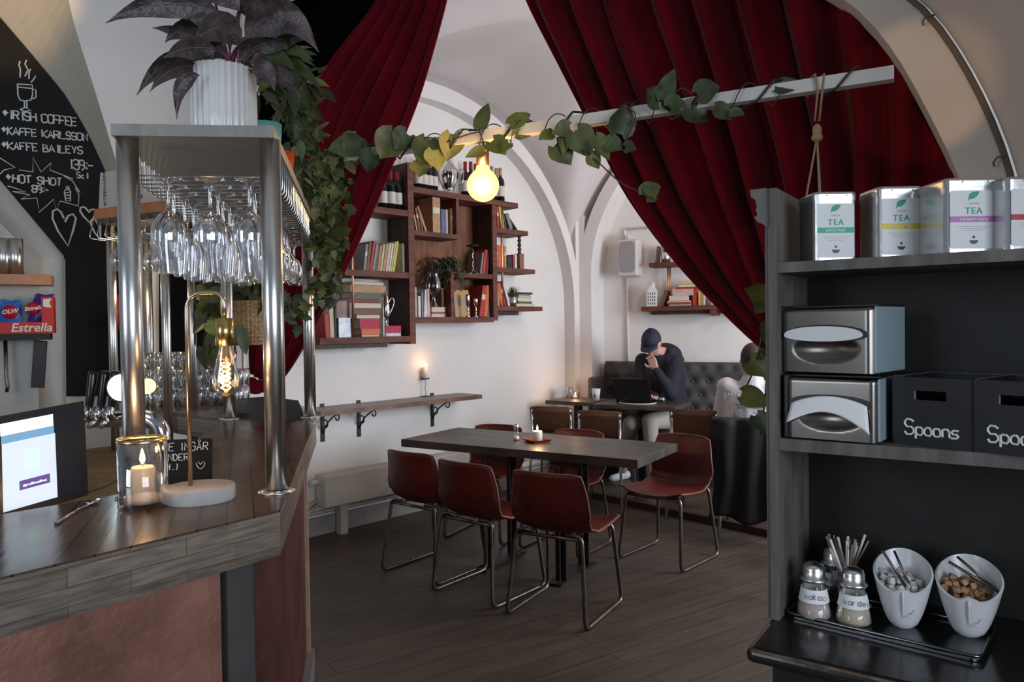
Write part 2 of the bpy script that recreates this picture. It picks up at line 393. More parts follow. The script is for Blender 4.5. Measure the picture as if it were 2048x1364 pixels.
# ================================================================ frames of the place
class FR:
    def __init__(s, o, d):
        s.o = V((o[0], o[1], 0)); s.ex = V((d[0], d[1], 0)).normalized(); s.ey = V((-s.ex.y, s.ex.x, 0)); s.rz = math.atan2(s.ex.y, s.ex.x)
    def w(s, x, y, z): return s.o + s.ex * x + s.ey * y + V((0, 0, z))
    def at(s, px, py, y=0.): return atp(px, py, s.o + s.ey * y, s.ey)
    def loc(s, p): d = V(p) - s.o; return (d.dot(s.ex), d.dot(s.ey), d.z)
    def pick(s, px, py, y=0.): a = s.loc(s.at(px, py, y)); return a[0], a[2]
LW = FR((-1.98, 4.85), (.6863, .7273))        # long left wall with the bookcase
BW = FR((.802, 7.798), (.8894, -.4571))       # back wall with the sofa
CW = FR((-1.98, 4.85), (.8894, -.4571))       # transverse arch carrying the curtains
P1 = FR((-2.67, 4.6), (.893, .45))            # chalkboard wall
P2 = FR((-2.5125, 4.2875), (.893, .45))
UN = FR((.62, 1.74), (.825, -.565))           # shelf unit on the right

# ---- floor
m = MB(); m.bx(-6, 8, -4, 11, -.1, 0); struct(m.build('floor', floor_m))
m = MB(); a_, b_ = atz(1181, 984, 0), atz(1545, 1062, 0); d_ = (b_ - a_).normalized(); e_ = b_ + d_ * 1.5
m.use(mat('threshold_wood', (.05, .022, .016), .6)).prism([(a_.x - d_.x * .4, a_.y - d_.y * .4), (e_.x, e_.y), (e_.x - d_.y * .09, e_.y + d_.x * .09), (a_.x - d_.x * .4 - d_.y * .09, a_.y - d_.y * .4 + d_.x * .09)], 0.0, .012)
struct(m.build('trim_3', None, None, True))

# ---- helpers for arches
def half_ellipse(c, a, b, z0, n=40, zb=0., x0=None):
    pts = [(c - a, zb)] + [(c - a * math.cos(math.pi * i / n), z0 + b * math.sin(math.pi * i / n)) for i in range(n + 1)] + [(c + a, zb)]
    return pts
def ring(fr, inner, outer, y0, y1, name, m_, nosides=False):
    mb = MB(); bm = mb.bm; mb.use(m_)
    def row(pts, y): return [bm.verts.new(fr.w(u, y, v)) for u, v in pts]
    a, b, c, d = row(inner, y0), row(outer, y0), row(outer, y1), row(inner, y1)
    for i in range(len(inner) - 1):
        for p, q in ((a, b), (b, c), (c, d), (d, a)):
            f = bm.faces.new((p[i], p[i + 1], q[i + 1], q[i])); f.smooth = False; f.material_index = 0
    return mb.build(name, m_, None, True)

# ---- left wall and its blind arch
m = MB(); m.prism([(LW.w(x, y, 0).x, LW.w(x, y, 0).y) for x, y in ((-.05, 0), (4.15, 0), (4.15, .2), (-.05, .2))], 0, 4.4)
struct(m.build('wall_left', plaster, None, True))
struct(ring(LW, half_ellipse(1.83, 1.83, 1.66, 1.7), half_ellipse(1.83, 1.92, 1.80, 1.7), -.13, .0, 'trim_1', plaster_band))
m = MB(); m.prism([(BW.w(x, y, 0).x, BW.w(x, y, 0).y) for x, y in ((-.1, 0), (4.3, 0), (4.3, .2), (-.1, .2))], 0, 4.4)
struct(m.build('wall_back', plaster, None, True))
struct(ring(BW, half_ellipse(2.0, 1.83, 1.6, 2.0), half_ellipse(2.0, 1.955, 1.72, 2.0), -.35, .0, 'trim_2', plaster_band))
# vault over the far bay
def far_h(s_, t_):
    zl = 1.70 + 1.84 * math.sqrt(max(0, 1 - ((s_ - 1.83) / 1.95) ** 2))
    zb = 1.95 + 1.75 * math.sqrt(max(0, 1 - ((t_ - 2.1) / 2.08) ** 2))
    return max(zl, zb) + .28 * math.sin(math.pi * min(1, max(0, s_ / 3.9))) * math.sin(math.pi * min(1, max(0, t_ / 4.2)))
def far_p(u, v):
    s_, t_ = .50 + u * 3.55, -.0 + v * 4.3
    p = LW.o + LW.ex * s_ + CW.ex * t_
    return (p.x, p.y, far_h(s_, t_))
m = MB(); m.grid(far_p, 70, 70, True); struct(m.build('ceiling', mat('vault_plaster', (.66, .60, .59), .88, var=.06, scale=1.2, bump=.2, bscale=8), None, True))

pier = [LW.w(3.69, -.13, 0), V((.682, 7.467, 0)), BW.w(.10, -.35, 0), BW.w(.10, .1, 0), LW.w(3.69, .1, 0)]
m = MB(); m.prism([(q.x, q.y) for q in pier], 0, 2.6); struct(m.build('wall_corner', plaster_band, None, True))

WW = FR((4.627, 5.832), (-.6863, -.7273))      # window side of the far bay, running back towards the arch
m = MB()
for x0, x1, z0, z1 in ((0, 1.0, 0, 4.4), (3.7, 3.95, 0, 4.4), (1.0, 3.7, 0, .75), (1.0, 3.7, 2.75, 4.4)):
    m.prism([(WW.w(x, y, 0).x, WW.w(x, y, 0).y) for x, y in ((x0, 0), (x1, 0), (x1, .2), (x0, .2))], z0, z1)
struct(m.build('wall_right', plaster, None, True))
m = MB()
for x0, x1, z0, z1 in ((1.0, 3.7, .75, .81), (1.0, 3.7, 2.69, 2.75), (1.0, 1.06, .81, 2.69), (3.64, 3.7, .81, 2.69), (2.32, 2.37, .81, 2.69)):
    m.prism([(WW.w(x, y, 0).x, WW.w(x, y, 0).y) for x, y in ((x0, .05), (x1, .05), (x1, .11), (x0, .11))], z0, z1)
struct(m.build('window_1', plaster_band, None, True))

# ---- transverse arch wall between the bays (the curtains hang in it)
def half_from(px, ztop):
    r = [CW.pick(*q, -.03) for q in px]; r = [V((2.1, ztop, 0)), V((2.6, ztop - .04, 0)), V((3.05, ztop - .17, 0))] + [V((a, b, 0)) for a, b in r]; r.append(V((r[-1].x + .01, .9, 0)))
    R_ = smooth_pts(resample(r, 42), 3); h = [(p.x, p.y) for p in R_] + [(R_[-1].x, 0)]
    return [(4.2 - a, b) for a, b in h[::-1]] + h[1:]
def smooth_pts(p, it=6):
    p = [V(q) for q in p]
    for _ in range(it): p = [p[0]] + [(p[i - 1] + p[i] * 2 + p[i + 1]) / 4 for i in range(1, len(p) - 1)] + [p[-1]]
    return p
def resample(pts, n):
    pts = [V(p) for p in pts]; L_ = [0]
    for a, b in zip(pts, pts[1:]): L_.append(L_[-1] + (b - a).length)
    out = []
    for i in range(n + 1):
        d = L_[-1] * i / n; k = max(0, min(len(pts) - 2, next((j for j in range(len(L_) - 1) if L_[j + 1] >= d - 1e-9), len(pts) - 2)))
        f = (d - L_[k]) / max(1e-9, L_[k + 1] - L_[k]); out.append(pts[k].lerp(pts[k + 1], f))
    return out
def whole_arch(lpx, rpx, zt, n=84):
    a = [CW.pick(*q, -.03) for q in lpx][::-1]; b = [CW.pick(*q, -.03) for q in rpx]
    pts = [V((a[0][0] - .0, .9, 0))] + [V((p[0], p[1], 0)) for p in a] + [V((a[-1][0] + .5, zt - .03, 0)), V((2.1, zt, 0)), V((2.6, zt - .05, 0)), V((3.1, zt - .22, 0))] + [V((p[0], p[1], 0)) for p in b] + [V((b[-1][0] + .01, .9, 0))]
    R_ = smooth_pts(resample(pts, n), 3); return [(R_[0].x, 0)] + [(p.x, p.y) for p in R_] + [(R_[-1].x, 0)]
inn = whole_arch([(500, 0), (490, 100), (480, 200), (472, 300), (464, 400), (458, 520), (452, 650), (450, 800)], [(1705, 0), (1760, 60), (1808, 130), (1852, 215), (1890, 290), (1922, 350), (1945, 430), (1955, 520)], 3.58)
mid = whole_arch([(440, 0), (435, 100), (430, 200), (425, 300), (420, 400), (418, 520), (416, 650), (414, 800)], [(1850, 0), (1905, 80), (1960, 170), (2000, 260), (2030, 340), (2048, 430), (2056, 520)], 3.80)
out_ = [(2.1 - 3.2, 0.)] + [(2.1 - 3.2 * math.cos(math.pi * i / 40), 1.6 + 3.2 * math.sin(math.pi * i / 40)) for i in range(41)] + [(2.1 + 3.2, 0.)]
out = [(2.1 + 3.2 * math.cos(math.pi * (1 - i / (len(mid) - 3))), 1.6 + 3.2 * math.sin(math.pi * i / (len(mid) - 3))) for i in range(len(mid) - 2)]; out = [(-1.1, 0.)] + out + [(5.3, 0.)]
sp = ring(CW, inn, mid, -.03, .12, 'wall_arch', plaster_g); struct(sp)
sp = ring(CW, mid, out, .02, .14, 'wall_spandrel', plaster_g); struct(sp)
# bevelled edge with its painted shadow line and near vault on the right side
def nv(u, v):
    k = int(round(len(mid) // 2 + u * (len(mid) // 2))); x, z = mid[k]; x += .01; ang = math.pi * (.5 + .5 * u)
    flare = v * (.30 + .25 * u)
    return CW.w(x + flare, -.03 - v * 2.1, z + v * .25 * math.sin(ang))
m = MB(); m.grid(nv, len(mid) // 2, 6, True); struct(m.build('wall_right', plaster_g, None, True))
m = MB()
for k in (-.02, .02):
    m.tube([CW.w(x_ - .012, -.04, z_) for x_, z_ in mid[len(mid) // 2:]], .012, 6); break
for q_ in ((1868, 30), (2010, 312)):
    c = CW.at(*q_, -.05)
    m.tube([c, c + V((-.03, 0, -.005)), c + V((-.045, 0, -.025)), c + V((-.04, 0, -.04))], .004, 5)
struct(m.build('trim_4', mat('arch_edge_shadow', (.16, .135, .11), .9), None, True))  # dark brown paints the edge's shadow line; the hooks share it
# near ceiling far above (closes the room)
m = MB(); m.bx(-5.5, 5.5, -1.2, 4.9, 4.55, 4.65); struct(m.build('ceiling', plaster_g))

# ---- chalkboard wall: recessed wall, arch soffit, front face
far_px = [(-260, -300), (-120, -120), (0, 35), (60, 105), (130, 190), (175, 265), (214, 350), (250, 450), (280, 550), (286, 700), (286, 1000)]
near_px = [(70, -500), (110, -200), (135, 0), (160, 90), (187, 170), (215, 265), (240, 350), (275, 440), (303, 530), (309, 700), (309, 1000)]
fp = smooth_pts(resample([P1.at(*q) for q in far_px], 60), 4); npx = smooth_pts(resample([P2.at(*q) for q in near_px], 60), 4)
m = MB()
rows = [fp, [a.lerp(b, .5) for a, b in zip(fp, npx)], npx]
bmv = [[m.bm.verts.new(p) for p in r] for r in rows]
for r0, r1 in zip(bmv, bmv[1:]):
    for i in range(len(fp) - 1):
        f = m.bm.faces.new((r0[i], r0[i + 1], r1[i + 1], r1[i])); f.smooth = False
struct(m.build('wall_bar', mat('plaster_cream', (.58, .54, .46), .85, var=.06, scale=2, bump=.2, bscale=10), None, True))
m = MB(); m.prism([(P1.w(x, y, 0).x, P1.w(x, y, 0).y) for x, y in ((-3, 0), (1.0, 0), (1.0, .15), (-3, .15))], 0, 4.5)
struct(m.build('wall_bar', plaster_g, None, True))
x_r = P2.loc(CW.w(.33, 0, 0))[0] - .02
q = [P2.loc(p) for p in npx]; poly = [(a[0], a[2]) for a in q if 0.02 < a[2] < 4.5]
poly = [(poly[0][0] - .02, 4.55)] + poly + [(poly[-1][0], 0), (x_r, 0), (x_r, 4.55)]
m = MB(); m.prism(poly, 0, .04, lambda u, v, h: P2.w(u, h, v)); struct(m.build('wall_bar', plaster_g, None, True))
# boxed-out wall mass with sloping top at the far left
bk = [P1.at(-150, 180), P1.at(0, 359), P1.at(129, 512), P1.at(131, 760)]; bk.append(V((bk[-1].x, bk[-1].y, 0)))
fy = P1.loc(atY(73, 518, 4.0))[1]
ft = [P1.at(-200, 232, fy), P1.at(0, 446, fy), P1.at(73, 518, fy), P1.at(76, 760, fy)]; ft.append(V((ft[-1].x, ft[-1].y, 0)))
m = MB(); A = [m.bm.verts.new(p) for p in bk]; B = [m.bm.verts.new(p) for p in ft]
for i in range(4): m.bm.faces.new((A[i], A[i + 1], B[i + 1], B[i]))
lf = [m.bm.verts.new(p) for p in (ft[0] - P1.ex * 1.2, V((ft[0].x - P1.ex.x * 1.2, ft[0].y - P1.ex.y * 1.2, 0)))]
m.bm.faces.new([lf[0]] + B + [lf[1]])
struct(m.build('wall_side', mat('plaster_cool', (.50, .50, .48), .85, var=.08, scale=3, bump=.2, bscale=12), None, True))
m = MB(); m.tube(bk, .012, 4, smooth=False); struct(m.build('trim_5', mat('edge_bead', (.66, .62, .52), .8), None, True))

# ================================================================ curtains
def lerp_poly(pts, v):
    n = len(pts) - 1; k = min(n - 1, int(v * n)); f = v * n - k
    return V(pts[k]).lerp(V(pts[k + 1]), f)
def curtain(name, left_px, right_px, folds, amp, y, seed, parent):
    rnd = random.Random(seed); NV = 44
    Lp = smooth_pts(resample([CW.at(a, b, y) for a, b in left_px], NV)); Rp = smooth_pts(resample([CW.at(a, b, y) for a, b in right_px], NV))
    NU = folds * 14; ph = [rnd.uniform(-.9, .9) for _ in range(folds + 2)]; am = [rnd.uniform(.45, 1.1) for _ in range(folds + 2)]
    def fn(u, v):
        j = int(round(v * NV)); a, b = Lp[j], Rp[j]; w_ = (b - a).length
        k = u * folds; i = int(k); f = k - i; ps = ph[i] * (1 - f) + ph[i + 1] * f; A_ = am[i] * (1 - f) + am[i + 1] * f
        uu = u + .010 * math.sin(5 * v + ps * 3)
        p = a.lerp(b, min(1, max(0, uu)))
        d = math.sin(2 * math.pi * k + ps * 1.6 + .7 * math.sin(v * 3)) * .85 + .22 * math.sin(4 * math.pi * k + 2. + v * 2)
        s_ = amp * A_ * min(1.2, .45 + w_ * .45)
        p = p + CW.ey * (d * s_ - .25 * amp)
        return p + CW.ex * (.25 * s_ * math.sin(2 * math.pi * k + 1.3 + ps))
    mb = MB(); mb.grid(fn, NU, NV, True); o = mb.build(name, velvet, parent, True)
    md = o.modifiers.new('thick', 'SOLIDIFY'); md.thickness = .006
    return o
c0 = CW.at(560, 790, .05)
t = thing('velvet_curtain', 'dark red velvet curtain swept left and tied behind the bar, hanging over the bookcase', 'curtain', (c0.x, c0.y, 0))
curtain('drape', [(800, -150), (765, 0), (690, 85), (625, 170), (590, 280), (560, 420), (520, 600), (498, 690), (505, 745)],
        [(930, -150), (905, 0), (850, 200), (765, 400), (700, 545), (640, 650), (597, 735), (560, 775)], 6, .060, .16, 3, t)
m = MB(); c = CW.at(526, 772, .12)
m.ball(c + V((.01, 0, -.005)), .062, (1.3, .8, .62), rot=(0, .35, 0)); m.ball(c + V((-.075, 0, .025)), .042, (1, .8, .8)); m.ball(c + V((-.04, -.02, -.02)), .045, (1.2, .8, .7)); m.tube([c + V((.03, 0, .02)), c + V((.09, 0, .0)), c + V((.12, .0, .02))], [.05, .04, .02], 10)
o = m.build('tied_knot', velvet, t, True)
m = MB(); m.prism([CW.pick(*q, .36) for q in [(470, -200), (905, -200), (880, -60), (860, 0), (800, 200), (735, 350), (640, 480), (560, 560), (470, 580)]], 0, .01, lambda u, v, h: CW.w(u, .36 + h, v))
tag(m.build('black_sheet', black_backing, None, True), 'black backing sheet above the bar, left of the left red curtain', 'drape', 'black backing sheets')  # flat black sheet behind the left red curtain, filling the arch top
c0 = CW.at(1620, 740, .05)
t = thing('velvet_curtain', 'wide dark red velvet curtain swept right behind the grey shelf unit', 'curtain', (c0.x, c0.y, 0))
curtain('drape', [(1000, -150), (1040, 0), (1140, 200), (1240, 390), (1360, 545), (1460, 640), (1530, 705), (1580, 735)],
        [(1960, -150), (1960, 0), (1950, 200), (1945, 350), (1900, 500), (1800, 620), (1720, 700), (1680, 745)], 10, .085, .18, 11, t)
m = MB(); m.prism([CW.pick(*q, .36) for q in [(1150, -200), (2050, -200), (2050, 380), (1620, 420), (1350, 180), (1180, 0)]], 0, .01, lambda u, v, h: CW.w(u, .36 + h, v))
tag(m.build('black_sheet', black_backing, None, True), 'black backing sheet in the arch top, right of the right red curtain', 'drape', 'black backing sheets')  # flat black sheet behind the right red curtain

# ================================================================ timber batten with garland and globe bulb
bl, br_ = atY(652, 318, 3.25), atY(1788, 152, 2.22); br_.z = bl.z = (bl.z + br_.z) / 2
YB = lambda px: None
def beam_at(px):
    """point of the batten's axis seen at photo column px"""
    lo, hi = 0., 1.
    for _ in range(40):
        k = (lo + hi) / 2
        if proj(bl.lerp(br_, k))[0] < px: lo = k
        else: hi = k
    return bl.lerp(br_, lo)
bd = (br_ - bl).normalized(); bs = V((bd.y, -bd.x, 0))
t = thing('hanging_batten', 'white painted wooden batten slung across the opening, wrapped in cable', 'batten', tuple(bl.lerp(br_, .5)))
m = MB(); hw, hh = .020, .020
m.prism([(0, -hw, ), (0, hw)], 0, 1) if False else None
L_ = (br_ - bl).length
def bf(u, v, h): return bl + bd * h + bs * u + V((0, 0, v))
m.prism([(-hw, -hh), (hw, -hh), (hw, hh), (-hw, hh)], 0, L_, bf)
m.build('beam', mat('white_painted_wood', (.64, .61, .57), .5, var=.08, scale=8), t, True)
m = MB(); pts = []
for i in range(400):
    k = i / 399; a = k * 2 * math.pi * 9 + 1.2; r = .032
    pts.append(bl.lerp(br_, .02 + .94 * k) + bs * (max(-1, min(1, 1.35 * math.cos(a))) * .029) + V((0, 0, max(-1, min(1, 1.35 * math.sin(a))) * .031)))
m.tube(pts, .0042, 6); m.build('cable', black_p, t, True)
m = MB()
p0 = beam_at(1632); kn = atY(1634, 262, p0.y)
rope = mat('jute_rope', (.32, .22, .13), .9)
for sx in (-.007, .007):
    m.tube([p0 + V((sx * 2, .03, -.026)), p0 + V((sx * 2, .03, .026)), p0 + V((sx * 2, -.028, .026)), p0 + V((sx, -.03, -.026)), kn + V((sx, 0, .03))], .0035, 6)
m.ball(kn, .014, (1, 1, 1.6)); m.ball(kn + V((0, 0, -.02)), .017, (1, 1, .8))
pot_c = V((kn.x + .03, kn.y + .12, 1.46)); 
for a in (0, 2.1, 4.2):
    m.tube([kn + V((0, 0, -.02)), pot_c + V((.085 * math.cos(a + 2.8), .085 * math.sin(a + 2.8), .06)), pot_c + V((.03 * math.cos(a + 2.8), .03 * math.sin(a + 2.8), -.11))], .0035, 6)
th_h = thing('hanging_planter', 'potted climber in a jute rope hanger behind the grey shelf unit, leaves dangling', 'hanging plant', tuple(pot_c - V((0, 0, .1))))
m.build('rope_hanger', rope, th_h, True)
m = MB(); m.lathe([(0, -.1), (.055, -.1), (.075, .05), (.068, .05), (.06, .03), (0, .03)], 24, pot_c); m.build('pot', mat('terracotta', (.35, .16, .09), .8), th_h, True)

# globe bulb
pb = beam_at(966); bc = atY(966, 371, pb.y)
t = thing('globe_pendant_bulb', 'large lit amber globe bulb hanging from the batten in front of the bookcase', 'pendant lamp', tuple(bc))
R_ = 32 / FPX * pb.y
m = MB(); pr = [(0, -R_)] + [(R_ * math.sin(a), -R_ * math.cos(a)) for a in [math.pi * k / 16 for k in range(1, 13)]] + [(R_ * .42, R_ * 1.0), (R_ * .38, R_ * 1.25)]
m.lathe(pr, 32, bc); m.build('glass_globe', bulb_on, t, True)
m = MB(); m.lathe([(0, 2.35 * R_), (R_ * .40, 2.3 * R_), (R_ * .40, 1.2 * R_), (0, 1.2 * R_)], 24, bc); m.build('lamp_holder', copper, t, True)
m = MB(); m.tube([bc + V((0, 0, 2.3 * R_)), bc + V((.004, 0, 2.8 * R_)), pb + V((0, 0, 0))], .0035, 6); m.build('cord', black_p, t, True)
point('globe_bulb_light', tuple(bc + V((0.0, -.09, -.02))), 5.0, (1.0, .60, .25), .05)
# ================================================================ bar counter
BZ = 1.10
C0, C1 = atz(560, 1020, BZ), atz(632, 840, BZ)
A0 = atz(0, 1155, BZ); fd = (A0 - C0).normalized()
I0 = atz(0, 1029, BZ); I1 = V((-.965, 1.85, BZ)); I2 = atz(447, 839, BZ)
C2 = atz(607, 812, BZ); C3 = V((-1.42, 4.36, BZ)); C4 = V((-2.05, 4.02, BZ)); I3 = V((-1.62, 3.62, BZ))
top = [C0 + fd * 1.35, C0, C1, C2, C3, C4, I3, I2, I1, I0, I0 + (I0 - I1).normalized() * .8]
m = MB(); m.use(bar_wood).prism([(p.x, p.y) for p in top], BZ - .004, BZ); o_top = m
t = thing('bar_counter', 'dark polished wooden bar top, L-shaped, with thick worn edges', 'bar counter', (C0.x, C0.y, 0))
m.build('tabletop', None, t, True)
m = MB(); m.prism([(p.x, p.y) for p in top], BZ - .10, BZ - .0042); m.build('edge_band', bar_edge, t, True)
n1 = V((-fd.y, fd.x, 0)); n1 = n1 if n1.dot(V((-1, 1, 0))) > 0 else -n1
B0 = V((-.602, 1.70, 0)); BE = V((-.912, 3.18, 0)); FLb = B0 + fd * 1.3
sd = (BE - B0).normalized(); sn = V((-sd.y, sd.x, 0))   # points left (into bar)
bb = thing('bar_cabinet', 'bar base clad in rust red metal panels under the wooden top', 'bar base', (B0.x, B0.y, 0))
m = MB()
body = [FLb, B0, BE, BE + sn * .30, B0 + sn * .33 + n1 * .2, FLb + n1 * .30]
m.prism([(p.x, p.y) for p in body], .02, BZ - .10); m.build('carcass', mat('bar_carcass', (.05, .035, .03), .6, var=.3), bb, True)
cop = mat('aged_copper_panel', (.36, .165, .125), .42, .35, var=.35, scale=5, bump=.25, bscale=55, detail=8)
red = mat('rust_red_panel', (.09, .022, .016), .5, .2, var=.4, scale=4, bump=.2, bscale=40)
q0, q1 = B0 + fd * .092 - n1 * .004, FLb
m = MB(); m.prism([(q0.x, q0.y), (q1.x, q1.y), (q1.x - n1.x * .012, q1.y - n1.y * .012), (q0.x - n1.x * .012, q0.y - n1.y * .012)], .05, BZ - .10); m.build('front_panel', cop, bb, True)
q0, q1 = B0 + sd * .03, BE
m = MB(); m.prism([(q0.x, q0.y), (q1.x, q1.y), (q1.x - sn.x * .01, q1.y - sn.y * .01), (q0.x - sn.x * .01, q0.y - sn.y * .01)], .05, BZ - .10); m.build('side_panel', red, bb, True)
m = MB(); q0, q1 = B0 + fd * .02, B0 + fd * .085
m.prism([(q0.x, q0.y), (q1.x, q1.y), (q1.x - n1.x * .03, q1.y - n1.y * .03), (q0.x - n1.x * .03, q0.y - n1.y * .03)], .0, BZ - .10); m.build('post', mat('grey_post', (.060, .058, .056), .5, var=.2), bb, True)
m = MB(); q0, q1 = BE, BE + sd * .035
m.prism([(p.x, p.y) for p in (q0 + sn * .1, q1 + sn * .1, q1 - sn * .025, q0 - sn * .025)], .0, BZ - .10); m.build('end_board', mat('raw_wood_edge', (.34, .22, .16), .6, var=.2, stretch=(5, 5, 1)), bb, True)
m = MB(); m.prism([(p.x, p.y) for p in (q0 - sd * .5 - sn * .04, q1 + sd * .01 - sn * .04, q1 + sd * .01 + sn * .05, q0 - sd * .5 + sn * .05)], 0, .11); m.build('plinth', mat('grey_plinth', (.13, .12, .115), .6, var=.2), bb, True)
# work surface inside the bar
m = MB(); ws = [I0 + (I0 - I1).normalized() * .8 - n1 * .05, I1 + V((.08, 0, 0)), I2 + V((.05, 0, 0)), I3, C4, V((-2.6, 3.4, 0)), V((-2.6, 1.2, 0))]
tag(m.prism([(p.x, p.y) for p in ws], .86, .90).build('work_surface', planks('worktop_wood', (.10, .055, .02), (.25, .15, .06), .1, .8, .45, .4), None, True), 'low wooden work surface behind the bar, under taps and screen', 'worktop')
m = MB(); m.prism([(-1.5, .9), (-1.2, 1.9), (-1.45, 3.4), (-2.0, 3.8), (-2.5, 3.3), (-2.5, .9)], 0, .86)
tag(m.build('under_counter', mat('undercounter', (.02, .02, .02), .7), None, True), 'dark cabinets under the low work surface behind the bar', 'cabinet')
# black mat on the far end of the bar
m = MB(); mt = [atz(445, 838, BZ), atz(600, 836, BZ), atz(588, 806, BZ), atz(505, 797, BZ)]
mt = [V((-1.27, 3.44, 0)), V((-.97, 3.44, 0)), V((-1.16, 4.02, 0)), V((-1.42, 4.27, 0)), V((-1.62, 4.12, 0))]
m.prism([(p.x, p.y) for p in mt], BZ, BZ + .02); tag(m.build('rubber_mat', mat('rubber_black', (.02, .02, .022), .6), None, True), 'flat black mat lying on the far end of the bar top', 'mat')

# ================================================================ steel glass rack on the bar
RZ = 1.966
FL, FRr, BRr, BL = V((-.918, 1.80, 0)), V((-.588, 1.838, 0)), V((-.926, 3.40, 0)), V((-1.286, 3.37, 0))
rk = thing('glass_rack', 'tall steel rack on four poles standing on the bar, stemware hanging below its top', 'glass rack', (FL.x, FL.y, BZ))
dR = V((-.2, 1, 0)).normalized()
sl = [V((-.941, 1.77, 0)), V((-.569, 1.81, 0)), V((-.895, 3.44, 0)), V((-1.32, 3.41, 0))]
m = MB(); m.prism([(p.x, p.y) for p in sl], RZ, RZ + .028); m.build('top_shelf', mat('brushed_steel_sheet', (.34, .325, .30), .55, .85, var=.1, scale=12, stretch=(1, 20, 1)), rk, True)
for p in (FL, FRr, BRr, BL):
    m = MB(); m.tube([p + V((0, 0, BZ + .001)), p + V((0, 0, RZ))], .0255, 28); o = m.build('pole', steel, rk, True)
    m = MB(); m.lathe([(0, BZ), (.045, BZ), (.045, BZ + .003), (.026, BZ + .006)], 24, p); f = m.build('foot_flange', steel, o, False); f.data.transform(wm(o).inverted())
m = MB(); N_ = 30
for i in range(N_):
    k = .03 + .94 * i / (N_ - 1)
    a, b = sl[0].lerp(sl[3], k), sl[1].lerp(sl[2], k); e = (b - a).normalized()
    a, b = a + e * .012, b - e * .008
    z0 = RZ - .085
    pts = rounded([a + V((0, 0, RZ)), a + V((0, 0, z0)), b + V((0, 0, z0)), b + V((0, 0, RZ))], .018, 3)
    m.tube(pts, .0023, 5, cap=False)
m.build('wire_rails', chrome, rk, True)

def stem_profile(h, rb, rr, foot=.036):
    """upside down glass, z=0 at foot, negative downward"""
    st = h * .40
    return [(foot, 0), (foot, -.002), (.010, -.010), (.0045, -.02), (.004, -st * .8), (.007, -st), (rb * .6, -st - .012), (rb * .95, -st - .04), (rb, -st - .06), (rb * .96, -st - .09), (rr + (rb - rr) * .3, -h + .02), (rr, -h)]
GP = {'A': stem_profile(.205, .042, .032), 'B': stem_profile(.232, .038, .030), 'C': stem_profile(.185, .036, .028, .033)}
gproto = {}
def hanging_glass(kind, loc, label, group, name='wine_glass'):
    if kind not in gproto:
        mb = MB(); mb.lathe(GP[kind], 20); o = mb.build(name, rackglass); gproto[kind] = o
    else:
        o = gproto[kind].copy(); S.collection.objects.link(o)
    o.location = loc; return tag(o, label, 'wine glass', group)
rnd = random.Random(5)
rows = 14
for i in range(rows):
    Yk = .055 + .9 * i / (rows - 1)
    for j, fx in enumerate((.27, .53, .79)):
        a, b = sl[0].lerp(sl[3], Yk), sl[1].lerp(sl[2], Yk); p = a.lerp(b, fx + rnd.uniform(-.02, .02))
        kind = 'A' if (i == 0) else ('B' if i < 5 else ('A' if i < 10 else 'C'))
        hanging_glass(kind, (p.x, p.y + rnd.uniform(-.01, .01), RZ - .080), 'upside-down wine glass hanging in the bar rack, %s column, %s from the front' % (('left', 'middle', 'right')[j], ORD[i]), 'stemware hanging in the bar rack')

# ---- second rack behind, with orange board and white carton
ra, rb_ = atY(188, 430, 3.75), atY(400, 392, 3.42); RZ2 = 2.07
ra.z = rb_.z = 0; e2 = (rb_ - ra).normalized(); n2 = V((-e2.y, e2.x, 0))
rk2 = thing('back_glass_rack', 'second steel glass rack with an orange board, farther back behind the bar', 'glass rack', tuple(ra.lerp(rb_, .5)) [:2] + (.9,))
m = MB(); m.prism([(p.x, p.y) for p in (ra, rb_, rb_ + n2 * .35, ra + n2 * .35)], RZ2, RZ2 + .05); m.build('wooden_board', mat('orange_pine', (.52, .20, .07), .5, var=.2, scale=6, stretch=(1, 6, 1)), rk2, True)
m = MB(); m.prism([(p.x, p.y) for p in (ra + e2 * .02, rb_ - e2 * .02, rb_ - e2 * .02 + n2 * .33, ra + e2 * .02 + n2 * .33)], RZ2 - .03, RZ2); m.build('steel_shelf', steel_dark, rk2, True)
for px, d in ((226, .06), (334, .06), (240, .30), (385, .30)):
    k = 0
    for i in range(60):
        q = ra.lerp(rb_, i / 59) + n2 * d
        if proj(q + V((0, 0, 1.5)))[0] < px: k = i / 59
    q = ra.lerp(rb_, k) + n2 * d
    m = MB(); m.tube([q + V((0, 0, .9)), q + V((0, 0, RZ2 - .03))], .021, 20); m.build('pole', steel, rk2, True)
m = MB()
for i in range(14):
    q = ra.lerp(rb_, i / 13); m.tube(rounded([q + V((0, 0, RZ2)), q - n2 * .03 + V((0, 0, RZ2 - .10)), q + n2 * .3 + V((0, 0, RZ2 - .10)), q + n2 * .3 + V((0, 0, RZ2))], .02, 3), .0028, 5)
m.build('wire_rails', chrome, rk2, True)
for i, px in enumerate((236, 302, 318, 340, 352, 366, 380, 396, 412, 424)):
    p = atY(px, 500, 3.62 if i % 2 else 3.55)
    hanging_glass('C', (p.x, p.y, RZ2 - .095), 'small stem glass hanging in the rear rack, %s from the left' % ORD[i], 'stemware in the rear rack')
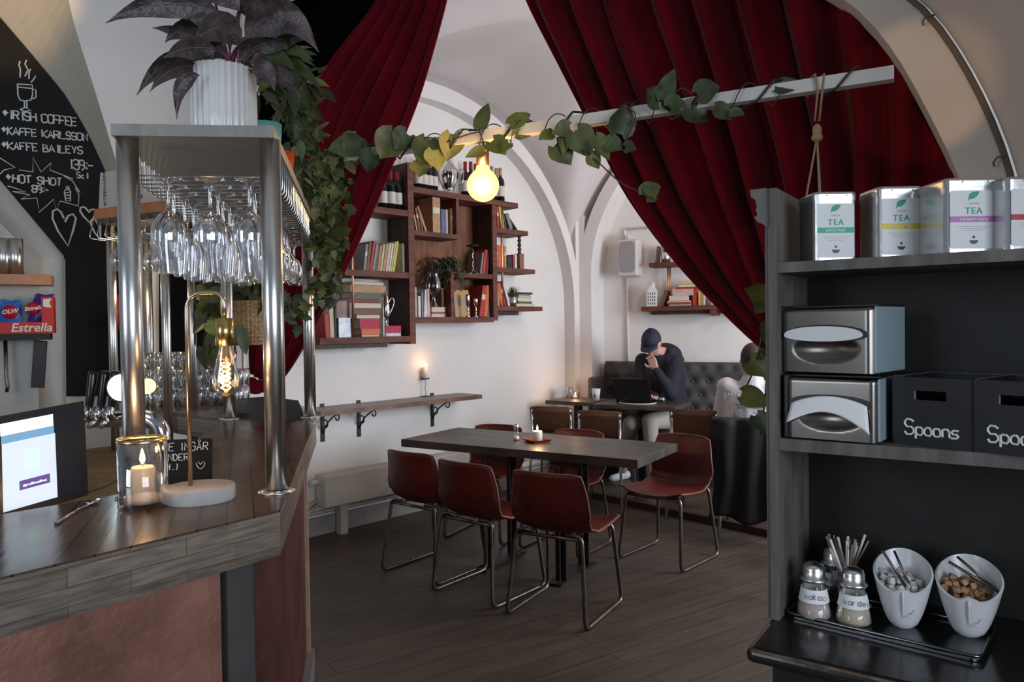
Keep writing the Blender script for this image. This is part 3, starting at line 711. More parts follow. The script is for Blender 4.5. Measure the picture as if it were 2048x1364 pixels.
# carton on the board
cb = atY(197, 418, 3.80); 
t = thing('glassware_carton', 'white carton with vertical black lettering on the orange board', 'carton', (cb.x, cb.y, RZ2 + .05), math.atan2(e2.y, e2.x))
m = MB(); m.prism([(0, 0), (.34, 0), (.34, .19), (.02, .19)], 0, .02, lambda u, v, h: (u, h * 10, v)); m.build('box', mat('white_card', (.62, .56, .50), .7), t)
m = MB(); text_bm(m, 'RITZENHOFF', .026, frame3((.062, -.002, .02), (0, 0, 1), (-1, 0, 0)), align='LEFT', spacing=1.15)
m.build('lettering', black_p, t); m = MB(); text_bm(m, 'RITZENHOFF', .03, frame3((.16, -.002, .03), (1, 0, 0), (0, 0, 1)), align='LEFT')
m.build('side_lettering', black_p, t)

# ---- dark red round object, its bracket made up to hold it
pc = atY(241, 625, 4.15)
t = thing('red_round_object', 'small dark red rounded object on an added bracket before the chalkboard', 'round object', tuple(pc))
m = MB(); m.lathe([(0, .10), (.03, .098), (.055, .06), (.06, 0), (.055, -.06), (.035, -.095), (0, -.1)], 24); m.build('red_body', mat('red_glass', (.22, .012, .03), .25), t)
m = MB(); m.tube([(0, 0, .1), (0, 0, .14), (-.05, .2, .15), (-.09, .28, .15)], .004, 6); m.build('added_bracket', iron, t)

# ================================================================ chalkboard and its drawings
P1y = -.012
cbp = [q for q in far_px if q[1] < 560] + [(292, 620), (292, 790), (131, 792)]
cbp = [(-260, -300), (-120, -120), (0, 35), (60, 105), (130, 190), (175, 265), (214, 350), (250, 450), (277, 550), (284, 620), (284, 792), (133, 792), (131, 520), (0, 364), (-140, 190), (-260, 100)]
t = thing('chalkboard', 'large black menu chalkboard with white chalk lettering filling the arch', 'chalkboard', tuple(P1.at(133, 792)))
m = MB(); m.prism([P1.pick(*q) for q in cbp], -.012, -.002, lambda u, v, h: P1.w(u, h, v)); m.build('board', chalkboard, t, True)
def chalk_at(mb, txt, px, py, h_px, px2=None, r=.0045, seed=1, jit=.32, py2=None):
    o = P1.at(px, py, P1y - .004); sc = (o - CAM).dot(_F) / FPX; h = h_px * sc
    ex = (P1.at(px2, py2, P1y - .004) - o) if px2 else P1.ex
    L0 = hand(MB(), txt, o, ex, (0, 0, 1), h, r, seed=seed)
    adv = .82
    if px2: adv = .82 * ex.length / L0
    hand(mb, txt, o, ex, (0, 0, 1), h, r, adv=adv, jit=jit, seed=seed)
for a_ in (('*IRISH COFFEE', 5, 236, 17, 152, 252), ('*KAFFE KARLSSON', 3, 268, 15, 176, 282), ('*KAFFE BAILEYS', 3, 298, 15, 166, 308), ('139:-', 138, 338, 20, 186, 342), ('5cl', 154, 355, 11, 178, 358), ('*HOT SHOT', 12, 363, 15, 126, 372), ('89:-', 64, 384, 14, 100, 388)):
    m = MB(); chalk_at(m, *a_[:5], py2=a_[5], seed=len(a_[0]) + a_[1]); m.build('lettering', chalk, t, True)
m = MB()
def cs(pts, r=.004): m.tube([P1.at(*q, P1y - .004) for q in pts], r, 5, smooth=False)
cs([(35, 168), (36, 190), (40, 200), (50, 202), (62, 200), (65, 190), (65, 170), (35, 168)]); cs([(35, 174), (64, 177)]); cs([(65, 178), (72, 180), (72, 195), (64, 198)])
cs([(49, 203), (49, 216)]); cs([(54, 203), (54, 216)]); cs([(40, 219), (51, 215), (62, 221), (50, 223), (40, 219)])
cs([(40, 155), (41, 140), (38, 130), (40, 122)]); cs([(50, 153), (56, 140), (50, 128), (53, 120)]); cs([(62, 165), (68, 158), (71, 152)]); cs([(58, 158), (58, 145), (61, 138)])
m.build('cup_drawing', chalk, t, True); m = MB()
cs([(0, 316), (30, 335), (8, 340), (0, 348)], .003); cs([(38, 340), (66, 344), (66, 315), (82, 344), (102, 326), (100, 340), (146, 358)], .003)
cs([(128, 352), (145, 362), (160, 385), (150, 375), (158, 390), (157, 412), (120, 402), (112, 420), (108, 398), (78, 425), (74, 396), (42, 398), (60, 390), (25, 383), (52, 384), (30, 376), (15, 372)], .003)
m.build('burst_drawing', chalk, t, True)
for hx, hy, s_ in ((128, 432, 1.), (176, 420, .75), (196, 446, .6)):
    m = MB()
    pts = [(0, 5), (-6, -8), (-14, -14), (-22, -10), (-23, 5), (-12, 30), (8, 60), (18, 30), (24, 5), (18, -4), (8, 0), (2, 12)]
    if hx == 176: pts = [(x * .9, y * .6) for x, y in pts]
    cs([(hx + x * s_, hy + y * s_) for x, y in pts if hx + x * s_ < 206], .006); m.build('heart_drawing', chalk, t, True)
m = MB()
cs([(129, 385), (132, 402), (141, 402), (141, 385), (128, 385), (130, 380), (136, 378), (142, 384)]); cs([(135, 378), (132, 374), (136, 372), (139, 378)]); cs([(132, 390), (140, 391)]); cs([(133, 396), (140, 397)])
m.build('cone_drawing', chalk, t, True)
m = MB(); m.prism([P2.pick(*q, 0) for q in [(318, 548), (470, 548), (472, 808), (318, 812)]], -.012, -.002, lambda u, v, h: P2.w(u, h, v))
tag(m.build('black_wall_panel', mat('matt_black_paint', (.003, .003, .0035), .8, spec=.1), None, True), 'plain matt black panel on the wall behind the tumblers', 'panel')

# ================================================================ left wall mass: shelf, cans, snack box, knife rail
fyy = fy - .004
def side_frame(px, py, d): return P1.at(px, py, fy - d)
a, b = P1.pick(-60, 560, fy - .14), P1.pick(103, 560, fy - .14); zt, zb_ = P1.pick(103, 550, fy - .14)[1], P1.pick(103, 570, fy - .14)[1]
m = MB(); m.prism([(a[0], fy - .16), (b[0], fy - .16), (b[0], fy), (a[0], fy)], zb_, zt, lambda u, v, h: P1.w(u, v, h))
tag(m.build('wall_shelf', mat('light_orange_wood', (.50, .24, .13), .5, var=.12, scale=5, stretch=(1, 6, 6)), None, True), 'short light wooden wall shelf at the far left', 'shelf')
for px, r_, lab in ((8, .030, 'steel canister on the wall shelf, at the photo edge'), (32, .034, 'steel canister on the wall shelf, right one of two')):
    c = P1.w(P1.pick(px, 540, fy - .08)[0], fy - .075, zt); m = MB(); m.lathe([(0, 0), (r_, 0), (r_, .19), (r_ - .003, .19), (r_ - .003, .01), (0, .01)], 24, c); tag(m.build('steel_canister', steel, None, True), lab, 'canister', 'steel canisters')
a, b = P1.pick(-80, 640, fy - .11), P1.pick(108, 640, fy - .11); z1, z0 = P1.pick(108, 594, fy - .11)[1], P1.pick(108, 666, fy - .11)[1]
t = thing('snack_display_box', 'red cardboard snack display with blue crisp packets, below the wall shelf', 'snack box', tuple(P1.w((a[0] + b[0]) / 2, fy - .06, z0)))
m = MB(); red_c = mat('red_card', (.55, .025, .02), .5)
F3 = lambda u, v, h: P1.w(u, v, h)
m.prism([(a[0], fy - .115), (b[0], fy - .115), (b[0], fy - .108), (a[0], fy - .108)], z0, z0 + .058, F3)
m.prism([(b[0] - .055, fy - .115), (b[0], fy - .115), (b[0], fy - .108), (b[0] - .055, fy - .108)], z0 + .058, z1, F3)
m.prism([(b[0] - .006, fy - .108), (b[0], fy - .108), (b[0], fy), (b[0] - .006, fy)], z0, z1, F3)
m.prism([(a[0], fy - .108), (b[0], fy - .108), (b[0], fy - .002), (a[0], fy - .002)], z0, z0 + .006, F3)
m.build('carton', red_c, t, True)
m = MB(); text_bm(m, 'Estrella', .062, frame3(P1.w(P1.pick(21, 660, fy - .116)[0], fy - .117, z0 + .010), P1.ex, (0, 0, 1)), align='LEFT', shear=.2, bold=.001); m.build('lettering', paper, t, True)
m = MB(); cx_ = P1.pick(96, 604, fy - .116)[0]; m.prism([(cx_ - .022, z1 - .05), (cx_ - .005, z1 - .055), (cx_ + .015, z1 - .055), (cx_ + .006, z1 - .03), (cx_ + .016, z1 - .008), (cx_ - .022, z1 - .012)], fy - .118, fy - .1155, lambda u, v, h: P1.w(u, h, v)); m.build('price_flash', paper, t, True)
def packet(px0, px1, py0, py1, col, lab, txt, tcol, badge=None, tilt=0):
    p = P1.pick((px0 + px1) / 2, py1, fy - .06); w_ = (P1.pick(px1, py0, fy - .06)[0] - P1.pick(px0, py0, fy - .06)[0]); h_ = P1.pick(px0, py0, fy - .06)[1] - p[1]
    t = thing('crisp_packet', lab, 'snack packet', tuple(P1.w(p[0], fy - .07, z0 + .008)), P1.rz, 'crisp packets in the red box')
    def f(u, v):
        x = (u - .5) * w_; z = v * h_; b_ = math.sin(math.pi * v) * math.sin(math.pi * u)
        return (x + tilt * v * .05, -.028 * b_, z + .004 * math.sin(9 * u))
    def g(u, v): q = f(u, v); return (q[0], -q[1] * .6 + .001, q[2])
    m = MB(); m.grid(f, 10, 12); m.grid(g, 10, 12); m.build('bag', mat('foil_' + lab[:9].replace(' ', '_'), col, .3), t)
    m = MB()
    if badge: m.lathe([(0, 0), (w_ * .36, 0), (w_ * .36, .003), (0, .003)], 20, (0, -.03, h_ * .62), axis=(0, -1, 0)); m.build('badge', mat('badge_red', (.5, .01, .03), .4), t); m = MB()
    text_bm(m, txt, w_ * .30, frame3((0, -.035, h_ * .58), V((1, 0, .15)), (0, 0, 1)), shear=.2, bold=.001); m.build('lettering', tcol, t)
packet(0, 46, 598, 662, (.03, .16, .55), 'light blue crisp packet with round red badge in the red box', 'OLW', paper, True)
packet(50, 90, 585, 660, (.06, .02, .22), 'purple crisp packet with white lettering in the red box', 'Estrella', paper, True, 1)
packet(-45, -2, 590, 660, (.03, .03, .30), 'dark blue crisp packet at the photo edge in the red box', 'OLW', paper)
a, b = P1.pick(-60, 670, fy - .03), P1.pick(104, 670, fy - .03)
t = thing('knife_rail', 'dark wall rail under the snack box with hanging tools', 'knife rail', tuple(P1.w((a[0] + b[0]) / 2, fy, a[1] - .03)))
m = MB(); m.prism([(a[0], fy - .12), (b[0], fy - .12), (b[0], fy), (a[0], fy)], z0 - .035, z0 - .0005, F3); m.build('rail', iron, t, True)
k = P1.w(P1.pick(82, 690, fy - .05)[0], fy - .05, z0 - .035)
m = MB(); m.box((0, 0, -.13), (.062, .012, .25), None, .004); o = tag(m.build('cleaver', black_p, None), 'wide black blade hanging from the rail below the snack box', 'blade'); o.location = k; o.rotation_euler = (0, .08, P1.rz)
k = P1.w(P1.pick(11, 690, fy - .05)[0], fy - .05, z0 - .035)
m = MB(); m.tube([(0, 0, 0), (0, 0, -.2), (.006, 0, -.24), (.0, 0, -.27)], .009, 8); o = tag(m.build('sharpening_rod', steel_dark, None), 'thin grey steel rod hanging from the rail, near photo edge', 'rod'); o.location = k

# ================================================================ till screen
q00, q10, q01 = atY(-26, 1050, 1.68), atY(177, 990, 1.88), atY(-30, 838, 1.74)
ex_, ez_ = (q10 - q00), (q01 - q00); 
t = thing('till_screen', 'tilted black point of sale touch screen, its left part showing a bright page', 'screen', (-1.28, 1.78, .9))
nn = ez_.cross(ex_).normalized(); nn = nn if nn.dot(CAM - q00) > 0 else -nn
def sq(u0, u1, v0, v1, d, th): return [q00 + ex_ * u + ez_ * v + nn * d for u, v in ((u0, v0), (u1, v0), (u1, v1), (u0, v1))]
def slab(mb, u0, u1, v0, v1, d0, d1):
    a_ = [mb.bm.verts.new(p) for p in sq(u0, u1, v0, v1, d0, 0)]; b_ = [mb.bm.verts.new(p) for p in sq(u0, u1, v0, v1, d1, 0)]
    fs = [mb.bm.faces.new(a_), mb.bm.faces.new(b_)] + [mb.bm.faces.new((a_[i], a_[(i + 1) % 4], b_[(i + 1) % 4], b_[i])) for i in range(4)]
    mb._tag(fs)
m = MB(); slab(m, 0, 1, 0, 1, -.02, 0); m.build('casing', black_p, t, True)
m = MB(); slab(m, .05, .93, .06, .95, 0, .0015); m.build('display', mat('display_off', (.018, .020, .028), .25), t, True)
m = MB(); m.use(emis('page_grey', (.62, .70, .80), .5)); slab(m, .145, .67, .07, .72, .0016, .0022)
m.use(emis('page_white', (.80, .90, 1.), 1.0)); slab(m, .135, .655, .80, .92, .0016, .0022)
m.use(emis('page_blue', (.16, .33, .50), .5)); slab(m, .14, .66, .72, .80, .0016, .0022)
m.use(emis('page_green', (.55, .9, .80), .6)); slab(m, .36, .50, .42, .61, .0022, .0026)
m.use(emis('page_purple', (.10, .06, .22), .5)); slab(m, .30, .60, .235, .325, .0022, .0026)
m.use(emis('page_text', (.8, .85, 1.), 1.2)); text_bm(m, '#profilmedlivet', ex_.length * .038, frame3(q00 + ex_ * .45 + ez_ * .262 + nn * .0028, ex_, ez_), extrude=.0002)
m.build('page', None, t, True)
m = MB(); m.prism([(q.x, q.y) for q in (q00 + ex_ * .3 - nn * .03, q00 + ex_ * .8 - nn * .03, q00 + ex_ * .8 - nn * .16, q00 + ex_ * .3 - nn * .16)], .9, .98)
m.prism([(q.x, q.y) for q in (q00 + ex_ * .45 - nn * .04, q00 + ex_ * .62 - nn * .04, q00 + ex_ * .62 - nn * .09, q00 + ex_ * .45 - nn * .09)], .98, 1.2); m.build('stand', black_p, t, True)

# ================================================================ beer taps
ty = 2.55
t = thing('beer_tap_tower', 'chrome arched beer tap tower with black lever handles and lit round badge', 'beer tap', (atY(250, 840, ty).x, ty, .9))
m = MB()
for dy, dpx in ((0, 0), (.07, -18)):
    a, b, c = atY(185, 838, ty + dy), atY(322 + dpx, 826, ty + dy), atY(322 + dpx, 990, ty + dy); c.x = b.x; b.z = a.z; c.z = .9
    m.tube(rounded([a, b, c], .07, 8), .030, 20)
m.build('tower_pipe', chrome, t, True)
for i, px in enumerate((182, 206, 228)):
    a = atY(px - 5, 822, ty - .03); b = atY(px + 5, 742, ty - .02)
    m = MB(); m.tube([a + V((0, -.02, -.03)), a + V((0, -.01, .01)), a], [.014, .016, .010], 14); m.tube([a + V((0, -.07, -.045)), a + V((0, -.03, -.03)), a + V((0, 0, -.025))], .009, 10); o = m.build('tap_valve', chrome, t, True)
    m = MB(); m.tube([a, a.lerp(b, .15), a.lerp(b, .9), b], [.009, .013, .016, .014], 12); m.build('tap_handle', mat('gloss_black', (.01, .01, .012), .2), t, True)
m = MB(); c = atY(250, 774, ty - .05); m.lathe([(0, 0), (.048, 0), (.048, .03), (0, .03)], 32, c, axis=(.1, -1, 0)); m.build('badge_rim', chrome, t, True)
m = MB(); m.lathe([(0, .031), (.044, .031), (.040, .035), (0, .036)], 32, c, axis=(.1, -1, 0)); m.build('lit_badge', emis('badge_light', (.70, .93, 1.), 1.2), t, True)
m = MB(); c = atY(297, 772, ty + .05); m.lathe([(0, 0), (.026, 0), (.026, .03), (0, .03)], 24, c, axis=(.1, -1, 0)); m.build('small_lit_badge', emis('badge_light_yellow', (.75, .85, .40), 1.0), t, True)
m = MB(); m.tube([c, c + V((0, .02, -.1))], .005, 8); m.build('badge_stalk', chrome, t, True)
point('badge_glow', tuple(atY(250, 774, ty - .12)), .35, (.8, .95, 1), .03)
c = atz(213, 905, .9); m = MB(); m.lathe([(0, 0), (.07, 0), (.085, .07), (.08, .12), (.04, .145), (0, .15)], 28, (c.x, c.y + .5, .9)); tag(m.build('black_canister', mat('gloss_black', (0, 0, 0)), None, True), 'round glossy black canister under the beer taps', 'canister')
m = MB(); p0_, p1_, p2_, p3_ = atY(180, 888, 1.95), atY(205, 905, 1.97), atY(250, 912, 2.0), atY(300, 890, 2.05)
tag(m.tube(smooth_pts(resample([atz(178, 985, .9), atz(215, 975, .9), atz(250, 950, .9), atz(300, 930, .9)], 12)), .003, 6).build('cable', black_p, None, True), 'thin black cable lying on the work surface by the screen', 'cable')

# ================================================================ stacked tumblers
tp = [(.026, 0), (.028, .002), (.033, .05), (.036, .095), (.034, .095), (.031, .05), (.026, .006), (0, .006)]
m = MB(); m.lathe([(0, 0)] + tp, 16); tum = m.build('tumbler', clear); first = True
ta, tb = V((-1.98, 4.02, 0)), V((-1.50, 4.12, 0))
layer = ['bottom', 'middle', 'top']
for lz in range(3):
    for rw in range(2):
        for i in range(8 if lz < 2 else 7):
            p = ta.lerp(tb, (i + (.5 if rw else 0) * 0 + lz * .02) / 7.2) + V((.02, -.085 * (1 - rw) + .01, 0)) + V((0, 0, BZ + .001 + lz * .097))
            o = tum if first else tum.copy()
            if not first: S.collection.objects.link(o)
            first = False; o.location = p; o.rotation_euler = (0, 0, i)
            tag(o, 'clear tumbler in the stack behind the bar, %s layer, %s row, %s from left' % (layer[lz], 'front' if rw == 0 else 'back', ORD[i]), 'tumbler', 'stacked tumblers')

# ================================================================ things standing on the bar
c = atz(287, 1015, BZ); c.z = BZ
t = thing('candle_glass', 'thick clear glass with gold rim holding a lit white candle, on the bar corner', 'candle holder', tuple(c))
m = MB(); m.lathe([(0, 0), (.050, 0), (.053, .006), (.053, .158), (.0495, .158), (.049, .014), (0, .012)], 40); m.build('glass', clear, t)
m = MB(); m.lathe([(.0535, .153), (.0535, .160), (.049, .160), (.049, .153)], 40); m.build('gold_rim', brass, t)
t = thing('pillar_candle', 'short lit white pillar candle inside the gold-rimmed glass', 'candle', (c.x, c.y, BZ + .0145))
m = MB(); m.lathe([(0, 0), (.040, 0), (.042, .008), (.040, .014), (.026, .018), (.025, .03)], 28); m.build('dish', white_pot, t)
m = MB(); m.lathe([(0, .018), (.0255, .018), (.0255, .076), (.022, .080), (0, .077)], 28); m.build('wax', wax, t)
def flame(parent, z, s=1., x=0, y=0):
    m = MB(); m.lathe([(0, z), (.003 * s, z + .003 * s), (.0055 * s, z + .010 * s), (.0045 * s, z + .018 * s), (.002 * s, z + .027 * s), (0, z + .033 * s)], 12, (x, y, 0)); m.build('flame', flame_m, parent)
    m = MB(); m.tube([(x, y, z - .004), (x, y, z + .006 * s)], .001, 5); m.build('wick', black_p, parent)
flame(t, .084, 1.15); point('candle_light', (c.x, c.y - .0, BZ + .15), .55, WARM, .012)
c = atz(400, 999, BZ); c.z = BZ
t = thing('table_lamp', 'brass hook lamp with round concrete base and teardrop filament bulb', 'lamp', tuple(c))
m = MB(); m.lathe([(0, 0), (.079, 0), (.080, .003), (.080, .030), (.078, .033), (0, .033)], 48); m.build('base', concrete, t)
st = atY(381, 965, c.y) ; sx = st.x - c.x
tz = atY(381, 586, c.y).z - BZ; hx = atY(449, 640, c.y).x - c.x; sz = atY(449, 637, c.y).z - BZ
m = MB(); m.tube(rounded([(sx, 0, .033), (sx, 0, tz), (hx, 0, tz), (hx, 0, sz)], .048, 8), .0052, 12); m.build('stem', mat('pale_brass', (.70, .52, .36), .22, 1.), t)
m = MB(); m.lathe([(0, sz + .002), (.0205, sz), (.0205, sz - .064), (.018, sz - .064), (0, sz - .06)], 28, (hx, 0, 0)); m.build('lamp_holder', brass, t)
m = MB(); bz = sz - .062
m.lathe([(.012, bz), (.014, bz - .01), (.026, bz - .06), (.030, bz - .085), (.028, bz - .105), (.018, bz - .120), (0, bz - .125)], 28, (hx, 0, 0)); bu = m.build('bulb', amber, t)
m = MB(); pts = []
for i in range(70):
    k = i / 69; a = k * 2 * math.pi * 3; pts.append((hx + .011 * math.sin(a) * (1), .007 * math.cos(a), bz - .042 - .066 * k))
for s_ in (1, -1): m.tube([(hx + (p[0] - hx) * s_, p[1] * s_, p[2]) for p in pts], .0014, 5)
fil = m.build('filament', filament, bu); 
point('filament_light', (c.x + hx, c.y - .045, BZ + bz - .08), .25, WARM, .02)
# small black sign
c = atY(385, 968, 1.96); t = thing('small_sign', 'little black sign with white handwriting standing behind the lamp base', 'sign', (c.x, c.y, BZ), 0.12)
a0 = atY(292, 968, 1.96).x - c.x; a1 = atY(424, 968, 1.96).x - c.x
m = MB(); m.box(((a0 + a1) / 2, 0, .058), (a1 - a0, .004, .116), (-.12, 0, 0)); m.box(((a0 + a1) / 2, .03, .03), (.05, .002, .06), (.5, 0, 0)); m.build('board', chalkboard, t)
m = MB(); up = V((0, .12, 1)).normalized()
hand(m, 'KAFFE INGAR', (a0 + .006, -.009, .088), (1, 0, 0), up, .020, .0013, adv=.78, seed=3); m.tube(arc((a0 + .146, -.0118, .1125), .003, 0, 6.28, 8, (1, 0, 0), (0, 0, 1)), .0009, 5)
hand(m, 'EJ UNDER', (a0 + .016, -.0065, .062), (1, 0, 0), up, .017, .0013, adv=.78, seed=4)
hand(m, 'LUNCH.)', (a0 + .006, -.0045, .037), (1, 0, 0), up, .016, .0013, adv=.82, seed=5)
hx0 = a1 - .028; m.tube([(hx0 + .1 * q[0] * .01, -.0065, .037 + q[1] * .001) for q in ((0, 12), (-6, 20), (-11, 15), (-8, 6), (0, 0), (9, 8), (11, 16), (6, 20), (0, 12))], .0011, 5)
m.build('lettering', chalk, t)
# spoon
a, b = atz(112, 1050, BZ), atz(196, 1003, BZ); d = (b - a).normalized()
m = MB(); m.tube([a + V((0, 0, .002)), a.lerp(b, .45) + V((0, 0, .007)), a.lerp(b, .78) + V((0, 0, .004))], [.0042, .0024, .003], 8)
m.ball(a.lerp(b, .9) + V((0, 0, .006)), .014, (1.9, 1.0, .3), rot=(0, 0, math.atan2(d.y, d.x)))
tag(m.build('spoon', chrome, None, True), 'metal spoon lying on the bar top left of the candle', 'spoon')
# ================================================================ leaves
def leaf(mb, base, mid, tip, w_, kind='oval', nrm=None, cup=.15, twist=0., nseg=8, wave=0.):
    base, mid, tip = V(base), V(mid), V(tip); pts = bez(base, mid, tip, nseg)
    n0 = V(nrm) if nrm is not None else (CAM - mid).normalized()
    rows = []
    for i, p in enumerate(pts):
        t = i / nseg
        tg = (pts[min(i + 1, nseg)] - pts[max(i - 1, 0)]).normalized()
        sd_ = tg.cross(n0)
        if sd_.length < 1e-4: sd_ = tg.orthogonal()
        sd_.normalize(); nn_ = sd_.cross(tg).normalized()
        if twist: 
            q = Matrix.Rotation(twist * t, 3, tg); sd_ = q @ sd_; nn_ = q @ nn_
        if kind == 'oval': h = math.sin(math.pi * min(1, t ** .78)) ** 1.15
        elif kind == 'heart':
            HP = [(0, .42), (.06, .74), (.15, .95), (.28, 1.), (.45, .93), (.62, .74), (.78, .48), (.9, .24), (1, 0)]
            j = next(q for q in range(8) if HP[q + 1][0] >= t - 1e-9); h = HP[j][1] + (HP[j + 1][1] - HP[j][1]) * (t - HP[j][0]) / (HP[j + 1][0] - HP[j][0])
        elif kind == 'lance': h = math.sin(math.pi * t ** .75) ** .9
        elif kind == 'ivy': h = [.35, .95, .80, .55, 1.0, .62, .45, .22, 0][i] if nseg == 8 else (1 - t)
        h = max(h, .012); ww = w_ / 2 * h
        wv = wave * w_ * math.sin(t * 17 + w_ * 300)
        back = (-.16 * w_ if (kind == 'heart' and i == 0) else (-.07 * w_ if kind == 'heart' and i == 1 else 0))
        a = p + sd_ * ww + nn_ * (cup * ww + wv) + tg * back; b = p - sd_ * ww + nn_ * (cup * ww - wv) + tg * back
        a2 = p + sd_ * ww * .5 + nn_ * (cup * ww * .2 + wv * .3); b2 = p - sd_ * ww * .5 + nn_ * (cup * ww * .2 - wv * .3)
        rows.append([mb.bm.verts.new(x) for x in (a, a2, p, b2, b)])
    fs = []
    for r0, r1 in zip(rows, rows[1:]):
        for k in range(4): fs.append(mb.bm.faces.new((r0[k], r0[k + 1], r1[k + 1], r1[k])))
    mb._tag(fs, True)
def px_leaf(mb, a, b, c, wpx, Y, Yt=None, kind='oval', m_=None, **k):
    if m_: mb.use(m_)
    Yt = Yt or Y; s_ = Y / FPX
    leaf(mb, atY(*a, Y), atY(*b, (Y + Yt) / 2), atY(*c, Yt), wpx * s_, kind, **k)
def scatter_leaves(mb, n, pathpx, spread, size, kinds, mats, Y, seed, dY=.1, droop=.3, face=.7):
    rnd = random.Random(seed); P_ = resample([atY(p[0], p[1], p[2] if len(p) > 2 else Y) for p in pathpx], 60)
    for i in range(n):
        p = P_[rnd.randrange(61)] + V((rnd.gauss(0, spread), rnd.uniform(-dY, dY), rnd.gauss(0, spread)))
        L_ = size * rnd.uniform(.7, 1.25); a = rnd.uniform(0, 2 * math.pi)
        d = V((math.cos(a), rnd.uniform(-.5, .5), math.sin(a) - droop)).normalized()
        nr = (V((-.1, -1, .35)) * face + V((rnd.uniform(-1, 1), rnd.uniform(-1, .2), rnd.uniform(-1, 1))) * (1 - face) * 1.6).normalized()
        mb.use(rnd.choice(mats)); kd = rnd.choice(kinds)
        wr = {'ivy': .95, 'heart': .85, 'oval': .5, 'lance': .25}[kd]
        leaf(mb, p, p + d * L_ * .5 + V((0, 0, .08 * L_)), p + d * L_ + V((0, 0, -.15 * L_)), L_ * wr * rnd.uniform(.85, 1.15), kd, nr, cup=rnd.uniform(-.1, .35))

# ---- big purple-leaved plant in a fluted pot on the rack
pz = RZ + .0285
c = V((atY(447, 250, 2.03).x, 2.03, pz))
t = thing('potted_calathea', 'large plant with dark purple leaves in a white fluted pot on the steel rack', 'potted plant', tuple(c))
hp = atY(447, 142, 2.03).z - pz
m = MB(); m.lathe([(0, 0), (.080, 0), (.0865, .01), (.0865, hp), (.081, hp + .002), (.078, hp - .03), (0, hp - .03)], 192, flute=32, fa=.0016); m.build('pot', white_pot, t)
m = MB(); m.lathe([(0, hp - .029), (.079, hp - .029)], 24); m.build('soil', mat('soil', (.03, .02, .015), .95), t)
vein_m = mat('leaf_vein', (.20, .15, .15), .4)
m = MB(); LP = leaf_purple
for a, b, c_, w_, Y, Yt in [((445, 30), (330, -22), (212, 46), 52, 1.95, 1.85), ((430, 5), (340, -35), (288, 22), 50, 2.05, 2.05), ((478, 92), (440, 20), (383, 95), 66, 1.97, 1.86), ((430, 96), (350, 55), (305, 56), 24, 2.05, 2.0),
    ((432, 100), (375, 85), (328, 116), 44, 1.9, 1.8), ((415, 128), (330, 95), (274, 190), 40, 2.0, 1.9), ((400, 135), (340, 120), (300, 184), 34, 1.97, 1.86), ((400, 150), (350, 150), (354, 238), 30, 1.92, 1.9),
    ((478, 22), (440, -40), (400, -30), 60, 1.98, 1.95), ((480, 25), (520, 5), (537, -15), 44, 2.0, 1.9), ((490, 78), (560, -25), (638, 104), 80, 2.0, 1.95), ((505, 145), (535, 130), (550, 182), 46, 1.97, 1.93),
    ((545, 120), (600, 110), (613, 172), 36, 2.1, 2.05), ((455, 120), (420, 70), (395, 140), 50, 2.1, 2.1), ((470, 115), (520, 80), (560, 130), 56, 2.12, 2.1), ((478, 20), (470, -60), (450, -90), 60, 2., 1.95), ((440, 128), (400, 128), (352, 165), 34, 2.0, 1.95), ((500, 100), (560, 70), (610, 80), 44, 2.06, 2.), ((520, 130), (580, 150), (600, 195), 34, 2.1, 2.04), ((400, 60), (360, 50), (330, 85), 36, 2.06, 2.0), ((460, 60), (400, 20), (360, 40), 46, 2.1, 2.1)]:
    px_leaf(m, a, b, c_, w_, Y, Yt, 'oval', LP, cup=.28, wave=.045, nseg=12); m.use(vein_m); m.tube([q + V((0, -.0015, 0)) for q in bez(atY(*a, Y), atY(*b, (Y + Yt) / 2), atY(*c_, Yt), 10)], .0012, 4)
for a, b, c_, w_ in [((520, 100), (570, 78), (628, 122), 30), ((545, 115), (600, 118), (645, 184), 26), ((530, 110), (560, 105), (590, 140), 30), ((540, 75), (560, 60), (575, 100), 26), ((515, 25), (540, 20), (545, 40), 20)]:
    px_leaf(m, a, b, c_, w_, 2.08, 2.0, 'lance', leaf_dark, cup=.3)
m.build('foliage', None, t, True)
m = MB(); rnd = random.Random(9)
for bx_, by in [(445, 30), (430, 5), (478, 92), (430, 96), (432, 100), (415, 128), (478, 22), (480, 25), (490, 78), (505, 145), (520, 100), (470, 115), (478, 20)]:
    s0 = atY(472 + rnd.uniform(-22, 16), 150, 2.03); m.tube(bez(s0, s0.lerp(atY(bx_, by, 2.0), .5) + V((rnd.uniform(-.01, .01), 0, .03)), atY(bx_, by, 2.0), 8), .0030, 6)
m.build('stems', stem_p, t, True)

# ---- bushy green plant in turquoise bowl, orange pot
c = V((atY(531, 245, 2.22).x + .0, 2.22, pz)); h_ = atY(531, 241, 2.18).z - pz
t = thing('potted_bush', 'bushy green plant in a small turquoise pot behind the white fluted pot', 'potted plant', tuple(c))
m = MB(); m.lathe([(0, 0), (.03, 0), (.044, h_ * .6), (.047, h_), (.043, h_), (.038, h_ * .5), (0, h_ * .5)], 28); m.build('pot', mat('turquoise_glaze', (.16, .42, .44), .3), t)
m = MB(); scatter_leaves(m, 150, [(530, 190, 2.2), (560, 130, 2.25), (590, 150, 2.3), (600, 210, 2.35), (585, 250, 2.35)], .030, .065, ['oval', 'lance', 'lance'], [leaf_dark, leaf_dark, leaf_mid], 2.25, 4, .12); m.build('foliage', None, t, True)
c = V((atY(556, 262, 2.62).x, 2.62, pz)); h_ = .125
t = thing('potted_creeper', 'creeping green plant in an orange pot at the rack edge, trailing leaves', 'potted plant', tuple(c))
